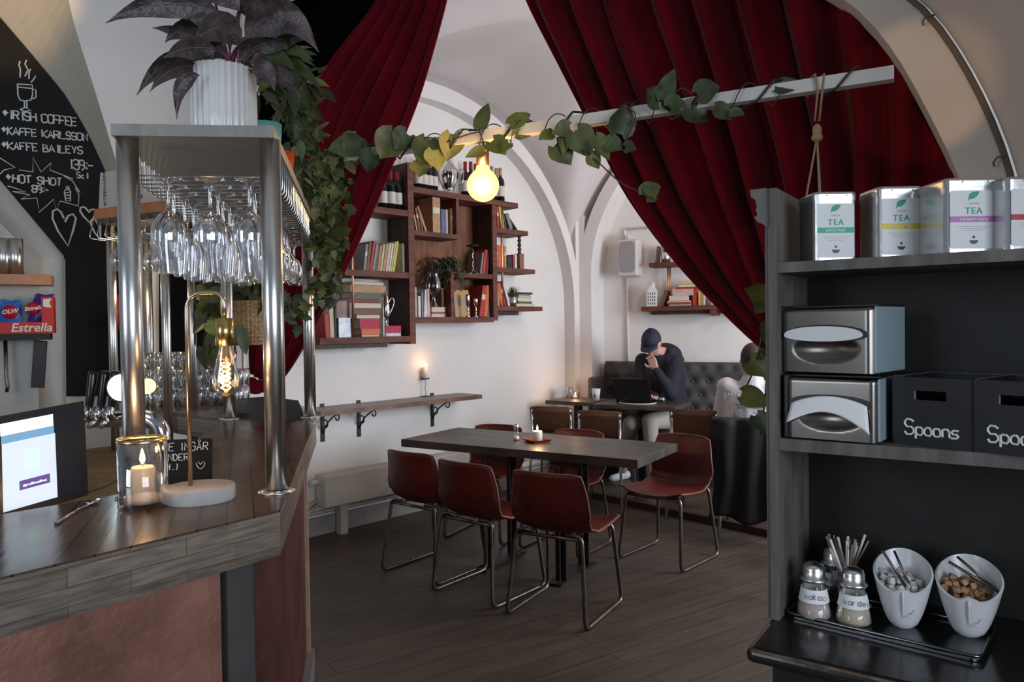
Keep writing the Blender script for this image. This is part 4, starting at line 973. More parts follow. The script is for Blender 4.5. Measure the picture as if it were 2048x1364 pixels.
m = MB(); m.lathe([(0, 0), (.04, 0), (.056, h_), (.05, h_), (.045, h_ * .7), (0, h_ * .7)], 28); m.build('pot', mat('orange_glaze', (.62, .10, .03), .4), t)
m = MB(); scatter_leaves(m, 120, [(590, 230, 2.6), (600, 280, 2.7), (612, 330, 2.75), (615, 380, 2.8)], .024, .055, ['lance', 'oval', 'ivy'], [leaf_dark, leaf_dark, leaf_mid], 2.6, 6, .1)
for a, b in [((632, 262), (660, 243)), ((630, 258), (636, 243)), ((634, 268), (663, 271)), ((626, 265), (640, 285)), ((632, 270), (648, 286)), ((625, 302), (642, 298)), ((610, 212), (630, 240))]:
    px_leaf(m, a, ((a[0] + b[0]) / 2, (a[1] + b[1]) / 2 - 2), b, 9, 2.7, 2.7, 'lance', leaf_mid)
m.build('foliage', None, t, True)

# ---- ivy trailing down beside the rack
c = V((-.90, 3.25, pz))
t = thing('trailing_ivy', 'long ivy cascading from the rack top down its rear pole over the curtain', 'ivy', tuple(c))
m = MB(); m.lathe([(0, 0), (.045, 0), (.06, .10), (.055, .10), (.05, .07), (0, .07)], 24, c); m.build('pot', mat('dark_pot', (.05, .04, .035), .6), t, True)
m = MB(); iv = [leaf_dark, leaf_dark, leaf_mid]
scatter_leaves(m, 150, [(625, 330, 3.2), (650, 350, 3.2), (670, 380, 3.2), (640, 420, 3.2), (650, 330, 3.2), (670, 340, 3.2)], .036, .052, ['ivy', 'ivy', 'heart'], iv, 3.2, 21, .07)
scatter_leaves(m, 110, [(640, 420, 3.2), (665, 440, 3.2), (655, 500, 3.2), (675, 470, 3.2)], .028, .048, ['ivy'], iv, 3.2, 22, .05)
scatter_leaves(m, 90, [(650, 490, 3.2), (655, 540, 3.2), (640, 590, 3.2)], .026, .048, ['ivy'], iv, 3.2, 23, .05)
scatter_leaves(m, 28, [(575, 590, 3.3), (590, 620, 3.3), (570, 640, 3.3)], .03, .05, ['ivy'], iv, 3.3, 24, .05)
scatter_leaves(m, 30, [(612, 400, 3.15), (622, 440, 3.15), (618, 470, 3.15)], .015, .06, ['ivy'], iv + [leaf_mid], 3.15, 25, .03)
m.build('foliage', None, t, True)
m = MB()
for pth in ([(630, 320), (655, 400), (650, 480), (660, 540), (640, 600)], [(640, 330), (680, 400), (672, 470), (640, 560)], [(620, 340), (636, 420), (650, 520)], [(560, 560), (575, 600), (585, 640)]):
    m.tube(smooth_pts(resample([atY(p[0], p[1], 3.22) for p in pth], 14)), .0025, 5)
m.build('stems', stem_m, t, True)

# ---- garland winding along the batten
t = thing('leaf_garland', 'artificial vine garland with big heart leaves wound along the white batten', 'garland', tuple(beam_at(900)))
m = MB(); rnd = random.Random(31); G, D_, Y_ = leaf_mid, leaf_dark, leaf_lite
for a, c_, w_, mm in [((722, 290), (655, 300), 48, D_), ((716, 278), (690, 312), 56, D_), ((662, 322), (680, 372), 62, D_), ((648, 360), (676, 390), 50, G), ((790, 268), (762, 318), 66, G), ((748, 308), (735, 345), 56, D_), ((815, 268), (790, 300), 52, D_),
    ((856, 278), (842, 332), 56, G), ((905, 268), (893, 322), 54, G), ((870, 300), (880, 340), 50, Y_), ((840, 325), (838, 355), 44, Y_), ((957, 258), (977, 206), 32, G), ((1020, 250), (1062, 228), 40, Y_), ((984, 282), (1012, 310), 46, Y_), ((970, 300), (930, 315), 26, Y_), ((1018, 285), (1008, 305), 26, Y_), ((1030, 270), (1062, 272), 22, Y_),
    ((1105, 268), (1078, 280), 30, Y_), ((1140, 255), (1105, 268), 38, G), ((1110, 290), (1142, 330), 58, G), ((1150, 262), (1180, 315), 62, G), ((1128, 270), (1125, 310), 26, Y_), ((1190, 272), (1218, 322), 34, G), ((1180, 310), (1198, 338), 34, Y_), ((1238, 268), (1250, 208), 60, D_), ((1212, 285), (1245, 300), 40, D_), ((1250, 295), (1272, 300), 30, D_),
    ((1325, 200), (1350, 138), 38, D_), ((1320, 205), (1292, 180), 50, D_), ((1340, 215), (1370, 205), 48, D_), ((1340, 195), (1345, 228), 44, D_), ((1395, 190), (1440, 175), 52, D_), ((1370, 215), (1415, 245), 52, D_), ((1430, 215), (1462, 240), 40, D_), ((1460, 225), (1490, 232), 22, D_), ((1550, 175), (1608, 170), 40, D_), ((1290, 392), (1322, 372), 46, G), ((1300, 375), (1310, 398), 34, Y_)]:
    Yb = beam_at(min(1780, max(655, a[0]))).y - .05 + rnd.uniform(-.02, .03)
    mid = ((a[0] + c_[0]) / 2 + rnd.uniform(-4, 4), (a[1] + c_[1]) / 2 - 4)
    px_leaf(m, a, mid, c_, w_, Yb, Yb + rnd.uniform(-.03, .03), 'heart', mm, cup=rnd.uniform(.05, .3), nrm=V((rnd.uniform(-.35, .35), -1, rnd.uniform(-.2, .4))), nseg=9, wave=.02)
m.build('foliage', None, t, True)
m = MB(); pts = []
for i in range(260):
    k = i / 259; a = k * 2 * math.pi * 14; p = bl.lerp(br_, .0 + .86 * k)
    pts.append(p + bs * (.040 * math.cos(a)) + V((0, 0, .040 * math.sin(a))))
m.tube(pts, .0022, 5)
for pth in ([(1165, 300), (1205, 330), (1235, 365), (1275, 385), (1300, 388)], [(1240, 210), (1280, 225), (1262, 255), (1248, 290)], [(1345, 190), (1365, 172), (1385, 190)], [(880, 290), (930, 270), (965, 262)], [(1105, 262), (1100, 255), (1085, 270)], [(957, 258), (966, 282), (972, 300)]):
    m.tube(smooth_pts(resample([atY(p[0], p[1], beam_at(p[0]).y - .045) for p in pth], 12)), .0028, 5)
m.build('stems', stem_m, t, True)

# ---- wicker basket with pothos behind the bar
c = atY(490, 690, 3.95); c.x = atY(497, 690, 3.95).x
t = thing('hanging_basket', 'wicker basket of trailing green pothos hanging behind the rear rack pole', 'hanging plant', tuple(c))
hb = atY(490, 602, 3.95).z - c.z
wk = mat('wicker', (.36, .22, .10), .7, var=.35, scale=40, stretch=(1, 1, 3), bump=.8, bscale=60)
m = MB(); m.lathe([(0, 0), (.085, 0), (.10, hb * .5), (.105, hb), (.098, hb), (.09, hb * .8), (0, hb * .8)], 120, c, flute=30, fa=.003)
for k in range(12): z = c.z + hb * (k + .5) / 12; m.tube(arc((c.x, c.y, z), .088 + .019 * (k / 12), 0, 6.2832, 40, (1, 0, 0), (0, 1, 0))[:-1], .0045, 5, closed=True)
m.build('basket', wk, t, True)
m = MB()
for a in (0, 2.1, 4.2): m.tube([c + V((.10 * math.cos(a), .10 * math.sin(a), hb)), c + V((0, 0, .75))], .002, 5)
m.tube([c + V((0, 0, .75)), c + V((0, 0, 2.9))], .002, 5); m.build('hanger', rope, t, True)
m = MB(); scatter_leaves(m, 34, [(430, 590, 3.9), (470, 575, 3.9), (520, 580, 3.9)], .05, .11, ['heart'], [leaf_dark, leaf_dark, leaf_mid], 3.9, 41, .1)
scatter_leaves(m, 30, [(432, 600, 3.85), (415, 640, 3.85), (425, 690, 3.85), (430, 710, 3.85)], .03, .10, ['heart'], [leaf_dark, leaf_mid, leaf_lite], 3.85, 42, .05)
px_leaf(m, (480, 655), (488, 690), (493, 710), 24, 3.8, 3.8, 'heart', leaf_dark)
m.build('foliage', None, t, True)

# ---- climber leaves beside the shelf unit (planter hangs from the batten)
m = MB(); yy = 2.25
for a, c_, w_, mm in [((1540, 600), (1487, 577), 44, Y_), ((1530, 605), (1510, 628), 44, G), ((1500, 722), (1535, 755), 50, Y_), ((1540, 700), (1510, 722), 20, leaf_mid), ((1483, 788), (1540, 812), 46, Y_), ((1512, 830), (1535, 870), 40, leaf_dark), ((1545, 640), (1530, 690), 40, leaf_dark), ((1560, 560), (1600, 600), 50, leaf_dark), ((1600, 540), (1650, 600), 50, leaf_dark)]:
    Yb = pot_c.y - .12
    mid = ((a[0] + c_[0]) / 2, (a[1] + c_[1]) / 2 - 6); px_leaf(m, a, mid, c_, w_, Yb, Yb - .03, 'heart' if a[0] < 1520 else 'oval', mm, cup=.25, nseg=9)
m.build('foliage', None, th_h, True)
m = MB()
for pth in ([(1620, 540), (1575, 545), (1540, 600), (1520, 680), (1515, 735), (1500, 770), (1484, 788)], [(1600, 545), (1555, 600), (1535, 700), (1530, 830), (1520, 870)]):
    m.tube(smooth_pts(resample([atY(p[0], p[1], pot_c.y - .11) for p in pth], 14)), .0028, 5)
m.build('stems', mat('green_stem', (.06, .09, .03), .6), th_h, True)
# ================================================================ wall bookcase (local frame of the left wall)
D_F = .26
def W(u, v, h): return LW.w(u, v, h)
def lpk(px, py, y=-D_F): return LW.pick(px, py, y)
xa0, _ = lpk(817.5, 500); xa1, _ = lpk(829, 500); xc0, _ = lpk(985.5, 500); xc1, _ = lpk(994, 500)
z_of = lambda px, py, y=-D_F: lpk(px, py, y)[1]
x_of = lambda px, y=-D_F, py=500: lpk(px, py, y)[0]
bcase = thing('wall_bookcase', 'large dark walnut wall bookcase of open stepped compartments, full of books', 'bookcase', tuple(LW.w(xa0, 0, z_of(828, 690))), LW.rz)
def wbox(mb, x0, x1, y0, y1, z0, z1): mb.prism([(x0, y0), (x1, y0), (x1, y1), (x0, y1)], z0, z1, W); return mb
za_t, za_b = z_of(823, 326), z_of(823, 688); zcb, zct = z_of(990, 641), z_of(990, 398)
zC1, zC1b = z_of(830, 373), z_of(830, 386)
xR = {1: x_of(1036, py=400), 2: x_of(1056, py=462), 3: x_of(1070, py=540), 4: x_of(1085, py=618)}
zR = {2: z_of(995, 455), 3: z_of(995, 534), 4: z_of(995, 612)}
th = .045
m = MB(); wbox(m, xa0, xa1, -D_F, -.002, za_b, za_t); m.build('side_panel', shelf_wood, bcase, True)
m = MB(); wbox(m, xa0 - .004, xa0 - .0005, -D_F + .012, -.004, za_b + .01, za_t - .01); m.build('dark_side_face', shelf_dark, bcase, True)  # thin darker sheet laid over the panel's left face
m = MB(); wbox(m, xc0, xc1, -D_F, -.002, zcb, zC1b); m.build('side_panel', shelf_wood, bcase, True)
m = MB(); wbox(m, xc0 - .004, xc0 - .0005, -D_F + .012, -.02, zcb + th, zC1b - .01); m.build('dark_side_face', shelf_dark, bcase, True)  # same darker sheet on the second panel's left face
m = MB(); wbox(m, xa1, xc0 - .005, -.02, -.002, zcb, zC1b); m.build('back_panel', shelf_back, bcase, True)
m = MB(); wbox(m, xa1, xR[1], -D_F, -.002, zC1 - th, zC1); m.build('shelf', shelf_wood, bcase, True)
xd1 = x_of(918, py=430); zC2 = z_of(830, 460)
m = MB(); wbox(m, xa1, xd1, -D_F, -.021, zC2 - .038, zC2); m.build('shelf', shelf_wood, bcase, True)
m = MB(); wbox(m, xd1 - .03, xd1, -D_F, -.021, zC2, zC1 - th); m.build('divider', shelf_wood, bcase, True)
xd2 = x_of(902, py=600); zC3 = z_of(985, 549); zC4 = z_of(830, 634)
m = MB(); wbox(m, xd2, xc0 - .005, -D_F, -.021, zC3 - .038, zC3); m.build('shelf', shelf_wood, bcase, True)
m = MB(); wbox(m, xd2, xd2 + .035, -D_F, -.021, zC4, zC3 - .038); m.build('divider', shelf_wood, bcase, True)
m = MB(); wbox(m, xa1, xc0, -D_F, -.002, zC4 - .045, zC4); m.build('shelf', shelf_wood, bcase, True)
for k in (2, 3, 4):
    m = MB(); wbox(m, xc1, xR[k], -D_F, -.002, zR[k] - .04, zR[k])
    if k < 4: m.use(shelf_wood)
    m.build('shelf', shelf_wood, bcase, True)
m = MB(); wbox(m, xc1 - .1, x_of(1048, py=620), -D_F + .07, -.002, zR[4] - .075, zR[4] - .04); m.build('batten', shelf_dark, bcase, True)
# left column
zL1, zL2, zL3 = z_of(816, 421), z_of(816, 545), z_of(816, 672)
xL = {1: x_of(700, py=420), 2: x_of(690, py=545), 3: x_of(640, py=680)}
for k, z in ((1, zL1), (2, zL2), (3, zL3)):
    m = MB(); wbox(m, xL[k], xa0 - .004, -D_F, -.002, z - .045, z); m.build('shelf', shelf_wood, bcase, True)
m = MB(); wbox(m, xL[3], x_of(783, py=690), -D_F + .05, -.002, zL3 - .08, zL3 - .045); m.build('batten', shelf_dark, bcase, True)
m = MB(); x_ = x_of(709, py=600); m.tube([W(x_, -D_F + .02, zL3), W(x_, -D_F + .02, zL1)], .009, 12); m.build('copper_pipe', copper, bcase, True)
m = MB(); x_ = x_of(1012, py=500); m.tube([W(x_, -D_F + .05, zR[4]), W(x_, -D_F + .05, zC1 - th)], .009, 12); m.build('copper_pipe', copper, bcase, True)

# ---- books
def colmat(c):
    k = 'book_%02x%02x%02x' % tuple(int(x * 255) for x in c); return mat(k, c, .6, var=.15, scale=30)
CN = {'red': (.38, .03, .025), 'dark red': (.17, .02, .02), 'orange': (.62, .13, .035), 'white': (.62, .60, .58), 'cream': (.52, .43, .30), 'brown': (.16, .07, .035), 'tan': (.42, .24, .12), 'blue': (.09, .12, .26),
      'navy': (.02, .025, .05), 'black': (.015, .014, .015), 'grey': (.22, .21, .21), 'yellow': (.60, .50, .05), 'green': (.08, .12, .06), 'pink': (.58, .38, .36), 'crimson': (.42, .01, .05), 'grey blue': (.22, .26, .32)}
pages = mat('book_pages', (.60, .54, .44), .8)
NB = [0]
def book(fr, x, y_front, z, w_, h_, d_, col, label, lean=0., flat=False, turn=0., group='books on the wall shelves'):
    """upright book: spine faces the room; flat: lies on its side, spine or pages to the room"""
    o_ = fr.w(x, y_front, z); t = thing('book', label, 'book', tuple(o_), fr.rz + turn, group); cm = colmat(CN[col]); c_ = .0022
    if flat:      # w_ = length along wall, h_ = thickness, d_ = depth
        m = MB(); m.bx(0, w_, 0, d_, 0, c_); m.bx(0, w_, 0, d_, h_ - c_, h_)
        if flat == 'spine': m.bx(0, w_, 0, c_, c_, h_ - c_)
        else: m.bx(0, w_, d_ - c_, d_, c_, h_ - c_)
        m.build('cover', cm, t)
        m = MB(); m.bx(.004, w_ - .004, c_ + .001 if flat == 'spine' else .004, d_ - (.004 if flat == 'spine' else c_ + .001), c_, h_ - c_); m.build('page_block', pages, t)
    else:
        m = MB(); m.bx(0, c_, 0, d_, 0, h_); m.bx(w_ - c_, w_, 0, d_, 0, h_); m.bx(c_, w_ - c_, 0, c_, 0, h_)
        if NB[0] % 3 == 0 and w_ > .018: m.use(cm); m.use(colmat((.6, .55, .4))); m.bx(.003, w_ - .003, -.0006, 0, h_ * .55, h_ * .72)
        if m.mats: m.mats = m.mats
        m.build('cover', cm, t) if not m.mats else m.build('cover', None, t)
        m = MB(); m.bx(c_, w_ - c_, c_ + .0005, d_ - .004, .003, h_ - .004); m.build('page_block', pages, t)
        if lean:
            t.rotation_euler = (0, lean, fr.rz + turn)
            if lean < 0: pass
    NB[0] += 1; return t
def row_books(fr, yf, z, specs, place, group, y_px=None):
    """specs: (px_left_bottom, px_right_bottom, py_top, colour, lean_px) measured at the shelf front"""
    for i, sp_ in enumerate(specs):
        p0, p1, pt, col, ln = sp_
        pyb = proj(fr.w(fr.pick(p0, 600, yf)[0], yf, z))[1]
        x0 = fr.pick(p0, pyb, yf)[0]; x1 = fr.pick(p1, pyb, yf)[0]; h_ = max(.05, fr.pick(p0, pt, yf)[1] - z)
        w_ = x1 - x0
        lean = 0
        if ln: dx = fr.pick(p0 + ln, pt, yf)[0] - x0; lean = math.atan2(dx, h_); h_ = math.hypot(h_, dx)
        o = book(fr, x0, yf, z, w_ * math.cos(lean), h_, min(.17, -yf - .03), col, '%s book %s, %s from the left' % (col, place, ORD[i]), lean, group=group)
        if lean > 0: o.location = o.location + V((0, 0, w_ * math.cos(lean) * math.sin(lean))) 
yb = -.215
row_books(LW, yb, zL2, [(727, 732, 488, 'grey', 5), (733, 738, 484, 'brown', 6), (739, 744, 482, 'red', 8), (745, 749, 487, 'grey blue', 8), (750, 754, 492, 'brown', 6), (755, 759, 490, 'tan', 6), (760, 764, 488, 'cream', 7), (765, 770, 487, 'tan', 8), (771, 776, 486, 'cream', 8), (777, 780, 486, 'white', 8), (781, 784, 484, 'cream', 9), (785, 789, 482, 'yellow', 9), (806, 810, 487, 'white', 0)], 'on the middle left shelf', 'books on the middle left shelf')
row_books(LW, yb, zL3, [(652, 660, 628, 'red', -3), (661, 669, 612, 'cream', -3), (670, 674, 616, 'black', 0), (767, 769, 617, 'white', 0)], 'on the bottom left shelf', 'books on the bottom left shelf')
row_books(LW, yb, zC2, [(833, 836, 430, 'tan', -6), (838, 842, 417, 'brown', -8), (844, 847, 414, 'brown', -9), (851, 855, 415, 'tan', -17), (866, 881, 394, 'tan', 0), (883, 893, 418, 'blue', 0), (893, 896, 419, 'pink', 0), (902, 911, 417, 'tan', 0)], 'in the upper middle compartment', 'books in the upper middle compartment')
row_books(LW, yb, zC4, [(829, 834, 574, 'cream', 0), (837, 842, 592, 'white', 0), (844, 847, 585, 'grey', 0), (848, 854, 580, 'white', 2), (855, 861, 578, 'pink', -3)], 'in the lower middle compartment', 'books in the lower middle compartment')
row_books(LW, yb, zC4, [(959, 967, 572, 'red', 7), (968, 975, 571, 'orange', 6), (976, 979, 586, 'grey', 5)], 'in the lower right compartment', 'books in the lower right compartment')
row_books(LW, yb, zC3, [(960, 963, 505, 'grey', 5), (964, 970, 500, 'red', 6), (971, 975, 500, 'dark red', 6)], 'in the middle right compartment', 'books in the middle right compartment')
row_books(LW, yb, zR[2], [(995, 999, 412, 'red', -2), (1003, 1006, 412, 'yellow', -6), (1007, 1010, 409, 'tan', -8), (1012, 1014, 408, 'green', -10), (1020, 1027, 430, 'grey', -9), (1033, 1037, 442, 'black', -14)], 'on the upper right shelf', 'books on the upper right shelf')
row_books(LW, yb, zR[3], [(991, 996, 490, 'tan', 0), (997, 1002, 490, 'orange', 0), (1003, 1008, 491, 'orange', 0), (1009, 1013, 492, 'tan', 0), (1015, 1024, 512, 'black', 0), (1026, 1029, 509, 'red', 0), (1030, 1034, 509, 'white', 0)], 'on the third right shelf', 'books on the third right shelf')
row_books(LW, yb, zR[4], [(996, 1000, 568, 'tan', -3), (1003, 1009, 568, 'orange', -10), (1010, 1013, 566, 'red', -12), (1017, 1021, 564, 'white', -12)], 'on the lowest right shelf', 'books on the lowest right shelf')
def stack(fr, pxl, pxr, z, items, place, group, yf=-.20, seed=1):
    zz = z; rnd = random.Random(seed)
    pos = 'bottom'
    for i, (a, b, thk, col, side) in enumerate(items):
        x0, x1 = fr.pick(a, 600, yf)[0], fr.pick(b, 600, yf)[0]
        book(fr, x0, yf - rnd.uniform(0, .015), zz, x1 - x0, thk, .15, col, '%s book in the flat stack %s, %s from bottom' % (col, place, ORD[i]), flat=side, group=group)
        zz += thk + .0006
    return zz
s1 = stack(LW, 0, 0, zL3, [(722, 758, .016, 'tan', 'pages'), (720, 757, .042, 'orange', 'spine'), (717, 756, .075, 'crimson', 'spine'), (712, 760, .030, 'brown', 'pages'), (706, 760, .045, 'brown', 'spine'), (698, 762, .040, 'brown', 'pages'), (698, 758, .030, 'dark red', 'spine'), (703, 760, .045, 'green', 'spine'), (701, 772, .055, 'tan', 'spine'), (708, 769, .025, 'brown', 'pages')], 'on the bottom left shelf', 'books stacked flat on the bottom left shelf')
s2 = stack(LW, 0, 0, zL3, [(770, 800, .024, 'white', 'spine'), (769, 800, .055, 'crimson', 'spine')], 'right of the silver jug', 'books stacked at the lower left jug', seed=3)
s3 = stack(LW, 0, 0, zC4, [(862, 893, .026, 'white', 'pages'), (864, 891, .014, 'red', 'spine'), (862, 891, .040, 'pink', 'pages')], 'under the smoked glass vase', 'books stacked under the smoked glass vase', seed=4)
book(LW, LW.pick(885, 590, -.2)[0], -.19, s3, .026, .155, .12, 'brown', 'brown book standing on the flat stack beside the smoked vase')
s4 = stack(LW, 0, 0, zR[4], [(1030, 1068, .028, 'tan', 'pages'), (1036, 1062, .018, 'green', 'spine'), (1034, 1062, .035, 'cream', 'pages'), (1035, 1060, .016, 'cream', 'spine'), (1036, 1059, .012, 'grey', 'spine'), (1036, 1063, .018, 'navy', 'spine')], 'on the lowest right shelf', 'books stacked flat on the lowest right shelf', seed=5)
# ---- picture book, framed picture
x0 = LW.pick(908, 600, -.14)[0]
t = thing('picture_book', 'yellow and grey picture book propped face out in the lower right compartment', 'book', tuple(LW.w(x0, -.14, zC4)), LW.rz)
m = MB(); m.box((.085, 0, .115), (.17, .012, .23), (-.08, 0, 0)); m.build('cover', mat('picture_cover', (.55, .27, .02), .5, scale=12, col2=(.30, .28, .26)), t)
t = thing('glass_keepsake', 'clear block showing a grey cloudy picture on the bottom left shelf', 'photo block', tuple(LW.w(LW.pick(676, 660, -.22)[0], -.23, zL3)), LW.rz)
m = MB(); m.bx(0, .13, 0, .02, 0, .14); m.build('block', mat('grey_picture', (.45, .47, .5), .2, scale=14, col2=(.10, .10, .12)), t)
m = MB(); m.bx(.0, .13, .025, .045, 0, .26); tag(m.build('postcard', mat('brown_picture', (.40, .22, .14), .5, scale=9, col2=(.10, .06, .05)), None), 'brown landscape picture leaning behind the clear block', 'picture').location = LW.w(LW.pick(676, 660, -.22)[0], -.23, zL3); bpy.data.objects['postcard'].rotation_euler = (0, 0, LW.rz)

# ---- bottles
bgl = mat('dark_bottle_glass', (.012, .012, .010), .08); lab_w = mat('bottle_label', (.62, .58, .52), .6); foil_r = mat('foil_red', (.30, .015, .02), .35)
def bottle(p, label, group, h=.30, r=.036, foil=foil_r, glassm=None, lab=True):
    t = thing('wine_bottle', label, 'bottle', tuple(p), 0, group)
    m = MB(); m.lathe([(0, 0), (r, 0), (r, h * .58), (r * .85, h * .66), (r * .38, h * .74), (r * .36, h * .97), (r * .42, h * .975), (r * .42, h), (0, h)], 20); m.build('glass_body', glassm or bgl, t)
    if lab: m = MB(); m.lathe([(r + .0006, h * .16), (r + .0006, h * .46)], 20); m.build('paper_label', lab_w, t)
    m = MB(); m.lathe([(r * .42 + .0006, h * .78), (r * .42 + .0008, h + .0006), (0, h + .001)], 16); m.build('foil', foil, t)
    return t
for i, (px, y) in enumerate(((766, -.16), (782, -.18), (796, -.18), (790, -.08))):
    p = LW.w(LW.pick(px, 415, y)[0], y, zL1); bottle(p, 'dark wine bottle on the top left shelf, %s from the left' % ORD[i], 'wine bottles on the top left shelf', h=.30)
for i, px in enumerate((836, 847, 857, 867)):
    p = LW.w(LW.pick(px, 370, -.18)[0], -.18, zC1 + .0005); bottle(p, 'red-banded wine bottle on the case top, %s from the left' % ORD[i], 'wine bottles on top left of the case', h=.26)
for i, px in enumerate((931, 942, 952, 984, 993, 1001)):
    p = LW.w(LW.pick(px, 385, -.16 - .03 * (i % 2))[0], -.16 - .03 * (i % 2), zC1 + .0005); bottle(p, 'wine bottle behind the lit globe bulb, %s from the left' % ORD[i], 'wine bottles behind the globe bulb', h=.30, foil=foil_r if i < 3 else mat('foil_tan', (.5, .34, .2), .4))
# ---- silver jug on top, samovar, goblets, candlesticks
p = LW.w(LW.pick(897, 378, -.15)[0], -.15, zC1 + .0005)
t = thing('silver_jug', 'fluted silver jug with lid on the bookcase top, left of the bulb', 'jug', tuple(p))
m = MB(); m.lathe([(0, 0), (.055, 0), (.05, .012), (.035, .03), (.05, .06), (.075, .12), (.085, .18), (.07, .22), (.06, .23), (.05, .25), (.02, .27), (.012, .285), (.016, .30), (0, .31)], 40, flute=12, fa=.002); m.build('body', chrome, t)
m = MB(); m.tube(rounded([(.08, 0, .20), (.13, 0, .22), (.12, 0, .10), (.07, 0, .08)], .04, 5), .005, 8); m.build('handle', chrome, t)
p = LW.w(LW.pick(772, 640, -.2)[0], -.2, s2)
t = thing('silver_coffee_pot', 'tall silver pot with curled handle on the red book, bottom left shelf', 'jug', tuple(p), LW.rz)
m = MB(); m.lathe([(0, 0), (.022, 0), (.02, .006), (.006, .02), (.012, .035), (.006, .05), (.03, .062), (.036, .075), (.030, .16), (.022, .22), (.014, .235), (.007, .24), (.011, .255), (0, .265)], 28); m.build('body', chrome, t)
m = MB(); m.tube(smooth_pts(resample([(.028, 0, .17), (.035, 0, .19), (.05, 0, .215), (.075, 0, .21), (.082, 0, .18), (.06, 0, .13), (.04, 0, .1), (.034, 0, .085), (.038, 0, .075)], 24), 3), .0035, 8); m.build('handle', chrome, t)
p = LW.w(LW.pick(869, 612, -.2)[0], -.19, s3)
t = thing('smoked_glass_vase', 'smoked glass hurricane vase on a foot in the middle compartment', 'vase', tuple(p))
m = MB(); m.lathe([(.045, 0), (.04, .01), (.018, .05), (.02, .06), (.010, .075), (.022, .09), (.05, .105), (.066, .15), (.064, .20), (.048, .24), (.045, .265), (.055, .285)], 32); m.build('glass', smoke, t)
for px, h_, lab in ((936, .19, 'silver goblet with amber bowl in front of the picture book'), (952, .16, 'silver goblet between picture book and orange book')):
    p = LW.w(LW.pick(px, 635, -.225)[0], -.225, zC4)
    t = thing('silver_goblet', lab, 'goblet', tuple(p)); m = MB(); m.lathe([(0, 0), (.026, .002), (.006, .012), (.005, .05), (.011, .06), (.005, .07), (.006, .09), (.017, .10), (.018, h_ - .01), (.016, h_), (.014, h_ - .01), (0, .11)], 20); m.build('cup', chrome, t)
p = LW.w(LW.pick(946, 546, -.2)[0], -.2, zC3)
t = thing('twisted_candlestick', 'twisted metal candlestick with dark dish, middle right compartment', 'candlestick', tuple(p))
m = MB(); 
for a in (0, 2.09, 4.19): m.tube(bez((0, 0, .05), (.01 * math.cos(a), .01 * math.sin(a), .01), (.045 * math.cos(a), .045 * math.sin(a), .004), 6), .003, 6)
m.tube([(.003 * math.cos(i), .003 * math.sin(i), .04 + .012 * i) for i in range(16)], .0045, 8); m.build('stem', chrome, t)
m = MB(); m.lathe([(0, .225), (.02, .227), (.06, .24), (.058, .243), (0, .232)], 28); m.build('dish', iron, t)
p = LW.w(LW.pick(1041, 535, -.2)[0], -.19, zR[3])
t = thing('turned_candlestick', 'dark turned candlestick on a brown wooden block, right shelf end', 'candlestick', tuple(p), LW.rz)
m = MB(); m.bx(-.028, .028, -.028, .028, 0, .14); m.build('wooden_block', mat('brown_block', (.24, .10, .05), .5), t)
m = MB(); m.lathe([(0, .14), (.02, .14), (.012, .16), (.02, .18), (.01, .20), (.02, .22), (.01, .24), (.019, .26), (.010, .28), (.018, .295), (.010, .31), (.026, .325), (.026, .335), (0, .335)], 20); m.build('turned_stem', shelf_dark, t)
# ---- asparagus fern, grass pots
fern_m = mat('fern_green', (.085, .105, .062), .6, var=.4, scale=20); grass_m = mat('grass_green', (.06, .12, .02), .6, var=.4, scale=20)
p = LW.w(LW.pick(898, 545, -.16)[0], -.16, zC3 + .0)
p = LW.w(xd2 + .06, -.15, zC3)
t = thing('potted_fern', 'feathery grey green fern spilling over the middle compartment shelf', 'potted plant', tuple(p))
m = MB(); m.lathe([(0, 0), (.035, 0), (.045, .07), (.04, .07), (0, .06)], 20); m.build('pot', mat('dark_pot', (0, 0, 0)), t)
m = MB(); rnd = random.Random(77)
for i in range(60):
    a = rnd.uniform(0, 6.28); r_ = rnd.uniform(.10, .24); tip = V((r_ * math.cos(a) - .03, min(.06, r_ * .5 * math.sin(a)) - .07, rnd.uniform(-.14, .14) - r_ * .25))
    pp = bez((0, 0, .07), tip * .5 + V((0, 0, .13)), tip, 9); m.tube(pp, .0012, 4)
    for k in range(2, 10):
        for s_ in (-1, 1):
            q = pp[k]; d = V((rnd.uniform(-1, 1), rnd.uniform(-1, 1), rnd.uniform(-.8, .5))).normalized() * .024
            leaf(m, q, q + d * .5, q + d * 1.3, .017, 'lance', nseg=3)
m.build('foliage', fern_m, t)
def grass_pot(name, label, p, r, h, gh, n, potm, sp=.6):
    t = thing(name, label, 'potted plant', tuple(p)); m = MB(); m.lathe([(0, 0), (r * .78, 0), (r, h), (r * .95, h), (r * .9, h * .85), (0, h * .85)], 24); m.build('pot', potm, t)
    m = MB(); rnd = random.Random(n)
    for i in range(n):
        a = rnd.uniform(0, 6.28); q = rnd.uniform(0, r * .85); b = V((q * math.cos(a), q * math.sin(a), h * .85)); e = V((math.cos(a) * rnd.uniform(0, sp) * gh, math.sin(a) * rnd.uniform(0, sp) * gh * .6, gh * rnd.uniform(.6, 1)))
        leaf(m, b, b + e * .6 + V((0, 0, .1 * gh)), b + e, .0035, 'lance', nseg=3)
    m.build('foliage', grass_m, t); return t
grass_pot('potted_grass', 'grass plant in small silver pot on the lowest right bookcase shelf', LW.w(LW.pick(1026, 612, -.2)[0], -.2, zR[4]), .037, .085, .12, 150, steel)

